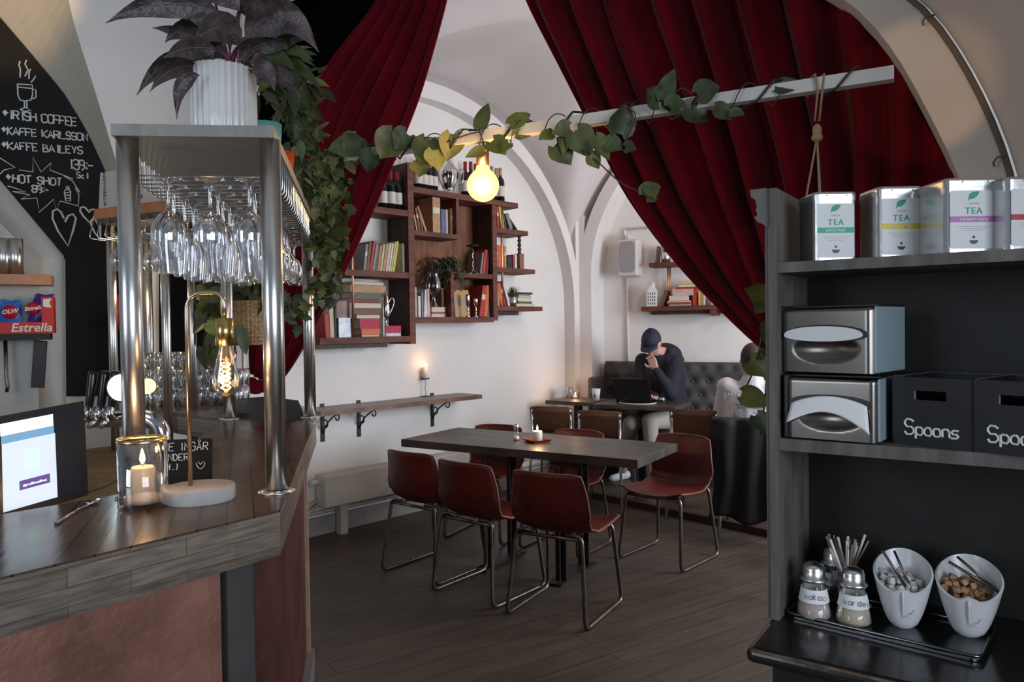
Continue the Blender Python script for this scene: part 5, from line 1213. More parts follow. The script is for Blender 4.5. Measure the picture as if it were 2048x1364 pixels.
# ================================================================ wall bar table with iron brackets
wb = thing('wall_table', 'narrow dark wooden wall-mounted bar table on wrought iron brackets', 'wall table', tuple(LW.w(LW.pick(800, 800, 0)[0], 0, .9)), LW.rz)
xw0 = LW.pick(632, 822, 0)[0] - .15; zw = LW.pick(800, 797, 0)[1]
# front edge depth from photo: front corner of the right end
fr_c = atz(964, 789, zw); dw = -LW.loc(fr_c)[1]; xw1 = LW.loc(fr_c)[0]
tw = mat('wall_table_wood', (.16, .115, .085), .4, var=.4, scale=5, stretch=(1, 5, 5), bump=.15)
m = MB(); wbox(m, xw0, xw1, -dw, -.012, zw - .035, zw); m.build('tabletop', tw, wb, True)
m = MB(); wbox(m, xw0, xw1, -dw - .003, -dw, zw - .034, zw - .001); m.build('front_edge', mat('reddish_edge', (.15, .07, .045), .5, var=.4, scale=8), wb, True)
for px in (719, 866, 625):
    x_ = LW.pick(px, 860, -.01)[0] if px != 625 else xw0 + .2
    m = MB(); wbox(m, x_ - .015, x_ + .015, -.010, -.002, zw - .26, zw + .02); wbox(m, x_ - .012, x_ + .012, -dw + .06, -.01, zw - .041, zw - .035)
    m.tube(bez(W(x_, -.012, zw - .20), W(x_, -.05, zw - .10), W(x_, -.20, zw - .045), 8), .006, 6)
    m.tube(arc(W(x_, -.045, zw - .125), .028, 1.2, 5.5, 10, LW.ey, V((0, 0, 1))), .005, 6)
    m.tube(arc(W(x_, -dw + .10, zw - .065), .024, 1.2, 6.0, 10, LW.ey, V((0, 0, 1))), .005, 6)
    m.build('bracket', iron, wb, True)
p = atz(851, 793, zw); t = thing('wire_candle_stand', 'thin crooked wire candle stand on the wall table', 'candlestick', (p.x, p.y, zw))
ct = atY(851, 759, p.y).z - zw
m = MB(); m.lathe([(0, 0), (.042, 0), (.04, .004), (0, .005)], 24); m.tube([(0, 0, .004), (.004, 0, ct * .3), (-.004, 0, ct * .5), (.005, 0, ct * .7), (0, 0, ct)], .0022, 6); m.lathe([(0, ct), (.03, ct + .002), (.040, ct + .010), (.037, ct + .011), (0, ct + .005)], 24); m.build('stand', iron, t)
t = thing('stub_candle', 'short lit candle on the wire stand over the wall table', 'candle', (p.x, p.y, zw + ct + .006))
m = MB(); m.lathe([(0, 0), (.024, 0), (.023, .09), (.018, .098), (.010, .094), (0, .095)], 20); m.build('wax', wax, t); flame(t, .100, 1.2); flame(t, .096, .9, .014, 0)
point('wall_candle_light', (p.x + .02, p.y - .06, zw + ct + .16), 0.22, WARM, .012)

# ================================================================ radiator and pipes
x0, x1 = LW.pick(650, 950, -.17)[0], LW.pick(968, 860, -.17)[0]
zt0 = LW.pick(655, 952, -.17)[1]; zb0 = LW.pick(685, 1011, -.17)[1]
rad = thing('radiator', 'long low beige wall radiator under the wall table', 'radiator', tuple(LW.w((x0 + x1) / 2, -.08, 0)), LW.rz)
rm = mat('radiator_paint', (.46, .42, .36), .5, var=.08, scale=5)
m = MB(); wbox(m, x0, x1, -.17, -.04, zb0, zt0); o = m.build('panel', rm, rad, True); md = o.modifiers.new('b', 'BEVEL'); md.width = .012; md.segments = 2
for px in (687, 900):
    xx = LW.pick(px, 1030, -.12)[0]; m = MB(); wbox(m, xx - .03, xx + .03, -.13, -.07, 0, zb0); m.build('leg', rm, rad, True)
m = MB(); m.lathe([(0, 0), (.02, 0), (.022, .05), (.018, .055), (0, .055)], 16, W(x0 - .03, -.12, zt0 - .045), axis=tuple(-LW.ex)); m.build('valve', mat('valve_plastic', (.5, .48, .44), .5), rad, True)
m = MB()
for dz in (.02, .07): m.tube([W(x0 + .02, -.07, zb0 + .06 - dz * .5), W(x0 - .10, -.05, zb0 + .02 - dz), W(.1, -.05, zb0 - dz)], .012, 8)
m.build('pipe', rm, rad, True)
m = MB()
for z, r_ in ((.17, .014), (.24, .012)): m.tube([W(.1, -.03, z), W(3.6, -.03, z)], r_, 8)
struct(m.build('trim_6', rm, None, True))
m = MB(); wbox(m, .05, 3.66, -.022, 0, 0, .13); struct(m.build('baseboard_left', mat('skirting', (.30, .28, .26), .7, var=.3, scale=4), None, True))

# ================================================================ speaker wall
def B(u, v, h): return BW.w(u, v, h)
def bbox_(mb, x0, x1, y0, y1, z0, z1): mb.prism([(x0, y0), (x1, y0), (x1, y1), (x0, y1)], z0, z1, B); return mb
ds = .22
xa, zt_ = BW.pick(1235, 480, -ds); xb, zb_ = BW.pick(1274, 551, -ds)
t = thing('wall_speaker', 'white wall loudspeaker with grey grille on the back wall', 'speaker', tuple(B((xa + xb) / 2, -ds, zb_)), BW.rz)
m = MB(); bbox_(m, xa, xb, -ds, -.03, zb_, zt_); o = m.build('cabinet', mat('speaker_white', (.60, .57, .52), .5), t, True); md = o.modifiers.new('b', 'BEVEL'); md.width = .015; md.segments = 3
m = MB(); 
def rrect(x0, x1, z0, z1, r, n=5): 
    out = []
    for cx, cz, a in ((x1 - r, z1 - r, 0), (x0 + r, z1 - r, 90), (x0 + r, z0 + r, 180), (x1 - r, z0 + r, 270)):
        for k in range(n + 1): aa = math.radians(a + 90 * k / n); out.append((cx + r * math.cos(aa), cz + r * math.sin(aa)))
    return out
m.prism(rrect(xa + .02, xb - .02, zb_ + .035, zt_ - .02, .04), -ds - .004, -ds + .002, lambda u, v, h: B(u, h, v)); m.build('grille', mat('grille_grey', (.33, .31, .32), .6, bump=.4, bscale=200, scale=50), t, True)
m = MB(); bbox_(m, xa + .04, xa + .07, -.1, -.002, zt_ - .01, zt_ + .06); bbox_(m, (xa + xb) / 2 - .03, (xa + xb) / 2 + .03, -.05, -.002, zb_ + .1, zt_ - .1); m.build('bracket', mat('speaker_white', (0, 0, 0)), t, True)
cc = (xa + .03); m = MB(); m.tube([B(cc, -.02, zb_ + .05), B(cc, -.02, 1.1)], .012, 8)
zp = BW.pick(1300, 455, -.01)[1]; m.tube([B(cc - .02, -.02, zp), B(2.2, -.02, zp)], .012, 8); m.tube([B(cc - .02, -.02, zp), B(cc - .02, -.02, zt_ + .04)], .012, 8); struct(m.build('trim_7', plaster, None, True))
# shelves
zs2 = BW.pick(1300, 613, -.2)[1]; zs1 = BW.pick(1300, 526, -.2)[1]
sh = thing('wall_shelf', 'two dark walnut wall shelves joined by copper pipes on the back wall', 'shelf', tuple(B(.9, 0, zs2)), BW.rz)
sx0, sx1 = BW.pick(1282, 615, -.2)[0], BW.pick(1455, 615, -.2)[0] + .5
m = MB(); bbox_(m, sx0, sx1, -.2, -.002, zs2 - .045, zs2); m.build('shelf_board', shelf_wood, sh, True)
m = MB(); bbox_(m, BW.pick(1299, 615, -.2)[0], sx1, -.15, -.002, zs2 - .08, zs2 - .045); m.build('batten', shelf_dark, sh, True)
m = MB(); bbox_(m, BW.pick(1420, 615, -.2)[0], BW.pick(1431, 615, -.2)[0], -.205, -.002, zs2 - .10, zs2 - .04); m.build('end_block', shelf_wood, sh, True)
ux0 = BW.pick(1298, 525, -.2)[0]
m = MB(); bbox_(m, ux0, ux0 + .9, -.2, -.002, zs1 - .04, zs1); m.build('shelf_board', shelf_wood, sh, True)
m = MB(); xx = BW.pick(1336, 570, -.1)[0]
for dx in (0, .022): m.tube([B(xx + dx, -.1, zs2), B(xx + dx, -.1, zs1 - .04)], .008, 10)
m.build('copper_pipe', copper, sh, True)
p = B(BW.pick(1332, 523, -.12)[0], -.12, zs1); grass_pot('potted_grass', 'grass plant in silver pot on the upper back wall shelf', p, .05, .10, .09, 120, steel)
book(BW, BW.pick(1310, 520, -.15)[0], -.15, zs1, .012, .17, .12, 'brown', 'brown book leaning behind the silver pot, upper back wall shelf', .12)
p = B(BW.pick(1305, 610, -.14)[0], -.14, zs2)
t = thing('ceramic_house', 'small white ceramic house with windows and chimney on the back wall shelf', 'ornament', tuple(p), BW.rz)
hw_ = .05; hh_ = .15
m = MB(); m.prism([(-hw_, 0), (hw_, 0), (hw_, hh_), (0, hh_ + .06), (-hw_, hh_)], -.03, .03, lambda u, v, h: (u, h, v)); m.bx(.0, .025, -.012, .012, hh_ + .03, hh_ + .085); m.build('body', mat('ceramic_white', (.75, .75, .76), .4), t)
m = MB()
for r_ in range(4):
    for c_ in range(4): m.bx(-.038 + c_ * .022, -.030 + c_ * .022, -.0312, -.03, .02 + r_ * .032, .040 + r_ * .032)
m.build('windows', black_p, t)
row_books(BW, -.17, zs2, [(1320, 1327, 582, 'brown', 9), (1385, 1393, 570, 'red', 0), (1397, 1401, 583, 'yellow', 0), (1402, 1406, 583, 'tan', 0), (1407, 1411, 583, 'white', 0), (1412, 1416, 585, 'brown', 0)], 'on the lower back wall shelf', 'books on the back wall shelf')
stack(BW, 0, 0, zs2, [(1337, 1382, .016, 'blue', 'pages'), (1334, 1382, .016, 'red', 'spine'), (1334, 1382, .016, 'tan', 'pages'), (1338, 1377, .048, 'white', 'pages'), (1345, 1387, .062, 'pink', 'spine'), (1352, 1395, .018, 'red', 'spine'), (1358, 1395, .016, 'white', 'spine'), (1358, 1392, .010, 'yellow', 'spine'), (1362, 1392, .016, 'cream', 'spine')], 'on the back wall shelf', 'books stacked on the back wall shelf', yf=-.18, seed=8)
# ================================================================ low platform under the sofa area
PZ = .05
a_, b_ = atz(1181, 984, PZ), atz(1545, 1062, PZ); d_ = (b_ - a_).normalized(); n_ = V((-d_.y, d_.x, 0))
p_ = [a_ - d_ * 1.25, b_ + d_ * 1.6, b_ + d_ * 1.6 + n_ * 3.2, a_ - d_ * .3 + n_ * 3.2]
m = MB(); m.use(floor_m).prism([(q.x, q.y) for q in p_], .001, PZ); struct(m.build('floor', None, None, False))
bpy.data.objects['trim_3'].location.z += .001
m = MB(); m.prism([(q.x, q.y) for q in (p_[0] - n_ * .012, p_[1] - n_ * .012, p_[1] + n_ * .03, p_[0] + n_ * .03)], .0, PZ + .003); struct(m.build('trim_8', MATS['threshold_wood'], None, True))
bpy.data.objects.remove(bpy.data.objects['trim_3'])

# ================================================================ main table
TZ = .75
tFL, tFR, tBL = atz(802, 878.5, TZ), atz(1275, 920, TZ), atz(911.6, 855, TZ)
TL = FR((tFL.x, tFL.y), (tFR.x - tFL.x, tFR.y - tFL.y)); tL = (tFR - tFL).length; tW = .66
t = thing('dining_table', 'long dark metal-topped dining table in the middle of the room', 'table', tuple(TL.w(tL / 2, tW / 2, 0)), TL.rz)
m = MB(); m.bx(-tL / 2, tL / 2, -tW / 2, tW / 2, TZ - .05, TZ, .002); m.build('tabletop', table_m, t)
m = MB(); m.bx(-tL / 2 + .12, tL / 2 - .12, -tW / 2 + .12, tW / 2 - .12, TZ - .07, TZ - .05); m.build('apron', iron, t)
legm = mat('leg_steel', (.06, .05, .045), .45, .7, var=.3)
lc = [TL.loc(atz(*q, 0)) for q in ((978, 1138), (1025, 1108), (1123, 1164), (1168, 1134))]
for q in lc:
    m = MB(); x, y = q[0] - tL / 2, q[1] - tW / 2
    m.bx(x - .035, x + .035, y - .006, y + .006, .006, TZ - .07); m.bx(x - .006, x + .006, y - .03, y + .03, .006, TZ - .07); m.build('leg', legm, t)
for q, r_ in ((lc[0], lc[1]), (lc[2], lc[3])):
    m = MB(); x, y = (q[0] + r_[0]) / 2 - tL / 2, (q[1] + r_[1]) / 2 - tW / 2; m.box((x, y, .008), (.09, .48, .014), (0, 0, 0)); m.build('foot_plate', legm, t)
p = atz(1075, 884, TZ)
t = thing('square_saucer', 'small dark red square dish under the lit candle on the long table', 'saucer', (p.x, p.y, TZ), .5)
m = MB(); m.prism([(-.055, -.055), (.055, -.055), (.055, .055), (-.055, .055)], 0, .006)
for a in range(4): 
    q = Matrix.Rotation(a * math.pi / 2, 3, 'Z'); m.poly([q @ V(v) for v in ((-.055, -.055, .003), (.055, -.055, .003), (.072, -.072, .018), (-.072, -.072, .018))]); m.poly([q @ V(v) for v in ((-.055, -.055, .006), (.055, -.055, .006), (.071, -.071, .0185), (-.071, -.071, .0185))])
m.build('dish', mat('dark_red_dish', (.16, .03, .015), .25), t)
t = thing('table_candle', 'short lit white candle on the dark red dish, long table', 'candle', (p.x, p.y, TZ + .0065))
m = MB(); m.lathe([(0, 0), (.032, 0), (.032, .062), (.028, .068), (.012, .062), (0, .062)], 28); m.build('wax', wax, t); flame(t, .068, 1.15)
point('table_candle_light', (p.x, p.y, TZ + .14), 1.3, WARM, .012)
p = atz(1033, 880, TZ)
t = thing('salt_shaker', 'small glass salt shaker with steel cap beside the table candle', 'shaker', (p.x, p.y, TZ))
m = MB(); m.lathe([(0, 0), (.020, 0), (.021, .01), (.017, .05), (.014, .075), (.016, .08)], 12); m.build('glass', clear, t)
m = MB(); m.lathe([(0, .002), (.018, .002), (.018, .026), (0, .028)], 12); m.build('salt', paper, t)
m = MB(); m.lathe([(.0165, .078), (.018, .08), (.018, .098), (.012, .108), (0, .11)], 16); m.build('cap', steel, t)

# ================================================================ leather chairs
def shell_chair():
    t = thing('leather_chair', 'x', 'chair')
    def prof(v):
        # v 0 front of seat -> 1 top of back
        P_ = [(.235, .452), (.20, .458), (.08, .448), (-.08, .440), (-.165, .452), (-.205, .50), (-.225, .58), (-.245, .68), (-.262, .765)]
        k = v * (len(P_) - 1); i = min(len(P_) - 2, int(k)); f = k - i
        return (P_[i][0] * (1 - f) + P_[i + 1][0] * f, P_[i][1] * (1 - f) + P_[i + 1][1] * f)
    def fn(u, v):
        s_ = u * 2 - 1; y, z = prof(v)
        hw = .225 - .02 * max(0, (.12 - v) / .12) - (.010 * math.sin(math.pi * min(1, max(0, (v - .35) / .35)))) - (.034 * max(0, (v - .70) / .30) ** 1.2)
        seat = max(0, 1 - v / .5); back = max(0, (v - .5) / .5); jn = math.exp(-((v - .52) / .14) ** 2)
        if v > .93: z -= .014 * abs(s_) ** 6 * ((v - .93) / .07)
        if v < .08: y -= .03 * abs(s_) ** 4 * ((.08 - v) / .08)
        z += .028 * abs(s_) ** 2.2 * (seat * .8 + jn) - .008 * (1 - s_ * s_) * seat
        y += .055 * abs(s_) ** 2.2 * min(1, back * 1.6) + .02 * jn * abs(s_) ** 2
        return (s_ * hw, y, z)
    m = MB(); m.grid(fn, 18, 32); o = m.build('seat_shell', leather, t); md = o.modifiers.new('t', 'SOLIDIFY'); md.thickness = .007; md.offset = 0
    m = MB(); pts = [fn(0, i / 24) for i in range(25)] + [fn(i / 10, 1) for i in range(1, 11)] + [fn(1, 1 - i / 24) for i in range(1, 25)] + [fn(1 - i / 10, 0) for i in range(1, 10)]
    m.tube(pts, .0058, 6, closed=True); m.build('edge_piping', leather_e, t)
    for s_ in (-1, 1):
        m = MB(); m.tube(rounded([(s_ * .10, -.19, .452), (s_ * .185, -.19, .452), (s_ * .225, -.245, .0115), (s_ * .225, .225, .0115), (s_ * .195, .17, .440), (s_ * .10, .17, .440)], .05, 7), .011, 10); m.build('leg_frame', steel_dark, t)
    for y, z in ((-.19, .452), (.17, .440)):
        m = MB(); m.tube([(-.19, y, z - .02), (.19, y, z - .02)], .010, 8)
        m.build('crossbar', steel_dark, t)
    m = MB(); m.tube([(-.14, .17, .43), (-.12, -.17, .435)], .008, 6); m.tube([(.14, .17, .43), (.12, -.17, .435)], .008, 6); m.build('seat_rail', steel_dark, t)
    return t
ch0 = shell_chair(); first = True
def place(loc, rz, label):
    global first
    if first: ch0.location = loc; ch0.rotation_euler = (0, 0, rz); ch0['label'] = label; ch0['group'] = 'leather chairs around the long table'; first = False; return ch0
    return dup(ch0, loc, rz, label, 'leather chairs around the long table')
def chair_from_rear(rl, rr, label):
    a, b = atz(*rl, .01), atz(*rr, .01); d = (b - a).normalized(); f = V((-d.y, d.x, 0)); c = (a + b) / 2 + f * .245
    place((c.x, c.y, 0), math.atan2(d.y, d.x), label)
chair_from_rear((762, 1141), (872, 1172), 'dark red leather chair with tubular steel legs, leftmost at the near side of the table')
chair_from_rear((866, 1182), (983, 1217), 'red-brown leather chair, middle one of three on the near side of the table')
chair_from_rear((1012, 1228), (1172, 1262), 'dark red leather chair nearest the camera, right one of the near side three')
p1, p2, p3, p4 = [atz(*q, .01) for q in ((1229.6, 1116), (1318, 1084), (1358, 1150.6), (1439, 1105))]
c = (p1 + p2 + p3 + p4) / 4; f = ((p1 + p3) - (p2 + p4)).normalized(); place((c.x, c.y, 0), math.atan2(-f.x, f.y), 'red-brown leather chair alone at the right end of the table')
fc = V((TL.ey.x, TL.ey.y, 0)) * -1
for px, py, ang, lab in ((1003, 851, 0.10, 'dark red leather chair across the table, behind the salt shaker'), (1165, 861, -.05, 'red leather chair across the table, right one of the far pair')):
    bt = atz(px, py, .76); q = Matrix.Rotation(ang, 3, 'Z') @ fc; c = bt + q * .26; place((c.x, c.y, 0), math.atan2(-q.x, q.y), lab)

# ================================================================ tufted sofa
sofa_m = mat('charcoal_velvet', (.060, .055, .055), .8, var=.2, scale=6, sheen=.3)
SX0 = BW.pick(1207, 740, -.22)[0]; SX1 = 3.3; SZ = PZ + 1.10; SZt = BW.pick(1330, 724, -.22)[1]
t = thing('tufted_sofa', 'long charcoal button-tufted bench sofa along the back wall', 'sofa', tuple(B(1.4, -.45, PZ)), BW.rz)
BP = []
def sofa_back(u, v):
    x = SX0 + (SX1 - SX0) * u; z = PZ + .50 + (SZt - PZ - .50) * v
    cx, cz = x / .15, (z - PZ) / .13
    d = 9
    for i in (math.floor(cz), math.floor(cz) + 1):
        off = .5 if i % 2 else 0
        j = round(cx - off) + off; d = min(d, math.hypot((cx - j), (cz - i)))
    dep = -.028 * math.exp(-(d / .28) ** 2) + .012 * min(1, d)
    rnd_ = .05 * max(0, (v - .9) / .1) ** 2
    return B(x, -.20 - dep + rnd_, z)
m = MB(); m.grid(sofa_back, 190, 36); bbox_(m, SX0, SX1, -.17, -.06, PZ + .1, SZt - .01); m.build('backrest', sofa_m, t, True, recalc=False)
m = MB()
for i in range(3, 10):
    for j in range(-2, 24):
        x = (j + (.5 if i % 2 else 0)) * .15; z = PZ + i * .13
        if SX0 + .05 < x < SX1 and PZ + .5 < z < SZt - .08: m.ball(B(x, -.185, z), .012, (1, .6, 1), 8, 6, rot=(0, 0, BW.rz))
m.build('buttons', mat('button_fabric', (.10, .09, .09), .6), t, True)
m = MB(); bbox_(m, SX0, SX1, -.60, -.17, PZ + .36, PZ + .50); o = m.build('seat_cushion', sofa_m, t, True); md = o.modifiers.new('b', 'BEVEL'); md.width = .04; md.segments = 3
m = MB(); bbox_(m, SX0 + .03, SX1, -.57, -.1, PZ + .005, PZ + .36); m.build('base', mat('sofa_base', (.02, .018, .018), .8), t, True)
m = MB(); bbox_(m, SX0 - .07, SX0 - .002, -.50, -.12, PZ + .005, SZt - .14); o = m.build('armrest', sofa_m, t, True); md = o.modifiers.new('b', 'BEVEL'); md.width = .045; md.segments = 3

# ================================================================ small tables
T2Z = .81
def small_table(x0, x1, y0, y1, label, rot=0):
    c = B((x0 + x1) / 2, (y0 + y1) / 2, PZ); t = thing('cafe_table', label, 'table', tuple(c), BW.rz + rot, 'small tables by the sofa')
    w_, d_ = x1 - x0, y1 - y0; h = T2Z - PZ
    m = MB(); m.bx(-w_ / 2, w_ / 2, -d_ / 2, d_ / 2, h - .035, h, .003); m.build('tabletop', mat('dark_oak_top', (.075, .055, .045), .4, var=.4, scale=5, stretch=(1, 6, 1)), t)
    m = MB(); m.bx(-.03, .03, -.03, .03, .015, h - .035); m.build('pedestal', iron, t)
    m = MB(); m.bx(-.2, .2, -.03, .03, 0, .02); m.bx(-.03, .03, -.2, .2, 0, .02); m.build('foot', iron, t)
    return t
small_table(-.04, .44, -1.0, -.60, 'small dark cafe table in the corner holding the tealight and cup', -.12)
small_table(.48, 1.22, -1.16, -.63, 'small dark cafe table in front of the man with the laptop')
# laptop
lp = B(.80, -.94, T2Z)
t = thing('laptop', 'open black laptop seen from behind its lid, in front of the seated man', 'laptop', tuple(lp), BW.rz - .12)
m = MB(); m.bx(-.17, .17, -.02, .22, 0, .014); m.build('keyboard_base', black_p, t)
m = MB(); m.box((0, -.055, .115), (.34, .008, .225), (.30, 0, 0)); m.build('lid', mat('laptop_lid', (.016, .014, .015), .35), t)
m = MB(); pts = [B(.62, -.70, T2Z + .004), B(.66, -1.02, T2Z + .004), B(.85, -1.08, T2Z + .004), B(1.0, -1.0, T2Z + .004), B(.97, -.85, T2Z + .004)]
tag(m.tube(smooth_pts(resample(pts, 20)), .004, 6).build('charging_cable', paper, None, True), 'white charging cable curling on the table in front of the laptop', 'cable')
m = MB(); q = BW.loc(atz(1321, 801, T2Z)); m.box(tuple(B(q[0], q[1], T2Z + .014)), (.07, .045, .026), (0, 0, BW.rz), .009); tag(m.build('earbud_case', paper, None, True), 'small white rounded case on the table right of the laptop', 'earbud case')
q = atz(1195, 800, T2Z)
t = thing('paper_cup', 'white paper cup with small dark print on the corner table', 'cup', tuple(B(.38, -.80, T2Z)), BW.rz)
m = MB(); m.lathe([(0, 0), (.030, 0), (.041, .105), (.038, .105), (.028, .006), (0, .006)], 24); m.build('cup', paper, t)
m = MB(); m.lathe([(.0345, .03), (.0385, .075)], 24); 
m = MB(); m.box((.0, -.0345, .055), (.012, .002, .05)); m.build('print', black_p, t)
q = B(.13, -.70, T2Z)
t = thing('tealight_glass', 'clear glass with a glowing tealight on the corner table', 'candle holder', tuple(q))
m = MB(); m.lathe([(0, 0), (.038, 0), (.042, .075), (.040, .075), (.036, .006), (0, .006)], 24); m.build('glass', clear, t)
m = MB(); m.lathe([(0, .007), (.022, .007), (.022, .024), (0, .024)], 20); m.build('tealight', wax, t); flame(t, .028, 1.0)
point('tealight_light', tuple(q + V((0, -.0, .11))), .8, WARM, .012)
m = MB(); m.lathe([(0, 0), (.03, 0), (.036, .10), (.034, .10), (.028, .005), (0, .005)], 20, B(.05, -.64, T2Z)); tag(m.build('water_glass', clear, None, True), 'empty clear tumbler left of the tealight on the corner table', 'glass')

# ================================================================ plywood chairs
ply = mat('brown_plywood', (.12, .052, .028), .4, var=.3, scale=3, stretch=(1, 1, 5))
def ply_chair():
    t = thing('plywood_chair', 'x', 'chair')
    def bk(u, v): s_ = u * 2 - 1; return (s_ * .185, -.20 + .03 * s_ * s_ - .02 * v, .60 + .225 * v - .012 * abs(s_) ** 6 * v)
    m = MB(); m.grid(bk, 12, 5); o = m.build('backrest', ply, t); md = o.modifiers.new('t', 'SOLIDIFY'); md.thickness = .012
    def st(u, v): s_ = u * 2 - 1; return (s_ * .195, -.18 + .38 * v, .455 - .012 * math.sin(math.pi * v) + .006 * s_ * s_)
    m = MB(); m.grid(st, 8, 8); o = m.build('seat', ply, t); md = o.modifiers.new('t', 'SOLIDIFY'); md.thickness = .014
    for s_ in (-1, 1):
        m = MB(); m.tube(rounded([(s_ * .165, -.182, .81), (s_ * .172, -.19, .46), (s_ * .20, -.26, .0)], .08, 5), .0115, 10); m.ball((s_ * .165, -.188, .775), .013, (1, .6, 2.6)); m.build('leg', chrome, t)
        m = MB(); m.tube(rounded([(s_ * .172, -.18, .44), (s_ * .172, .15, .44), (s_ * .20, .20, .0)], .05, 5), .0115, 10); m.build('leg', chrome, t)
    m = MB(); m.tube([(-.17, .14, .43), (.17, .14, .43)], .009, 8); m.tube([(-.17, -.18, .43), (.17, -.18, .43)], .009, 8); m.build('crossbar', steel_dark, t)
    return t
pc0 = ply_chair(); k = 0
for px, py, rot, lab in ((1101, 801, -.30, 'brown plywood chair with chrome tube frame, leftmost, beside the wall'), (1197, 809, -.42, 'brown plywood chair with chrome frame, back to camera before the laptop table'), (1387, 819, -.50, 'brown plywood chair behind the leather chair at the table end')):
    bt = atz(px, py, .825 + PZ); f = Matrix.Rotation(rot, 3, 'Z') @ V((0, 1, 0)); c = bt + f * .20; c.z = PZ
    c.z = PZ if (c - a_).dot(n_) > -.05 else 0
    if k == 0: pc0.location = c; pc0.rotation_euler = (0, 0, rot); pc0['label'] = lab; pc0['group'] = 'plywood chairs by the sofa'
    else: dup(pc0, c, rot, lab, 'plywood chairs by the sofa')
    k += 1
c4 = atz(1497, 838, .80 + PZ); rot4 = -.42; f4 = Matrix.Rotation(rot4, 3, 'Z') @ V((0, 1, 0)); e4 = Matrix.Rotation(rot4, 3, 'Z') @ V((1, 0, 0)); c4 = c4 + f4 * .20; c4.z = 0
dup(pc0, c4, rot4, 'plywood chair with chrome legs under the black jacket, person sitting on it', 'plywood chairs by the sofa')
# black jacket over that chair
def jk(u, v):
    s_ = u * 2 - 1; L_ = .78 * v
    w_ = .23 + .02 * math.sin(v * 7) + .02 * v
    y = -.235 - .018 * math.sin(s_ * 9 + v * 2) - .02 * math.sin(v * 3)
    if v < .12: z = .835 + .012 * math.sin(v / .12 * math.pi); y = -.16 - .09 * (v / .12)
    else: z = .84 - (v - .12) * .80 * (1 - .12 * s_ * math.sin(3 * s_))
    return c4 + e4 * (s_ * w_) + f4 * y + V((0, 0, max(.02, z)))
m = MB(); m.grid(jk, 40, 30); o = m.build('black_jacket', mat('jacket_black', (.007, .007, .009), .7), None, True); md = o.modifiers.new('t', 'SOLIDIFY'); md.thickness = .012; md.offset = 1
tag(o, 'black jacket draped over the chair back of the person in the white shirt', 'jacket')

# ================================================================ people
skin = mat('skin', (.55, .32, .24), .55, var=.08, scale=12)
def bodymesh(name, caps, balls, m_, parent, vox=.012, it=4, extra=None):
    mb = MB()
    for a, ra, b, rb in caps: mb.cap(a, ra, b, rb, 12)
    for c_, r_, sc_, rt in balls: mb.ball(c_, r_, sc_, 16, 12, rot=rt)
    o = mb.build(name, m_, parent, True)
    r_ = o.modifiers.new('r', 'REMESH'); r_.mode = 'VOXEL'; r_.voxel_size = vox; r_.use_smooth_shade = True
    s_ = o.modifiers.new('s', 'SMOOTH'); s_.factor = .5; s_.iterations = it
    return o
Q = lambda px, py, yb: BW.at(px, py, yb)
# --- man with cap
root = B(BW.pick(1335, 850, -.48)[0], -.48, PZ + .50)
man = thing('person', 'man in navy cap and dark hooded jacket, chin on hand, at a laptop', 'person', tuple(root))
pel = root + V((0, 0, .10)); chest = Q(1326, 748, -.50); nb = Q(1322, 712, -.56); hd = Q(1303, 684, -.68)
shL, shR = Q(1352, 722, -.58), Q(1286, 722, -.50); elL = Q(1343, 788, -.80); wrL = Q(1311, 738, -.84)
elR = Q(1276, 780, -.60); wrR = B(.95, -.82, T2Z + .05)
fdir = (Q(1283, 712, -.92) - hd).normalized()       # face looks down and to the left
fu = V((0, 0, 1)) - fdir * fdir.z; fu.normalize(); fs = fdir.cross(fu).normalized()
hipL, hipR = pel + BW.ex * .09, pel - BW.ex * .10
knL, knR = Q(1300, 842, -1.00), Q(1262, 846, -.98); anL = Q(1306, 925, -.98); anL.z = PZ + .09; anR = atz(1246, 944, PZ + .07)
hand_c = Q(1302, 720, -.86)
caps = [(pel, .12, chest, .13), (chest, .13, nb, .09), (nb, .058, hd - fu * .05, .055), (shL, .055, elL, .043), (elL, .040, wrL, .027), (shR, .055, elR, .043), (elR, .04, wrR, .027),
        (hipL, .085, knL, .058), (hipR, .085, knR, .058), (knL, .052, anL, .035), (knR, .052, anR, .035), (chest, .12, shL, .06), (chest, .12, shR, .06)]
balls = [(hd, .1, (.80, .96, 1.12), None)]
caps += [(hd + fdir * .02 - fu * .05, .055, hd + fdir * .055 - fu * .085, .030), (hd + fdir * .085 + fu * .01, .012, hd + fdir * .108 - fu * .018, .012), (hd + fs * .075, .014, hd + fs * .078 - fu * .03, .012), (hd - fs * .075, .014, hd - fs * .078 - fu * .03, .012)]
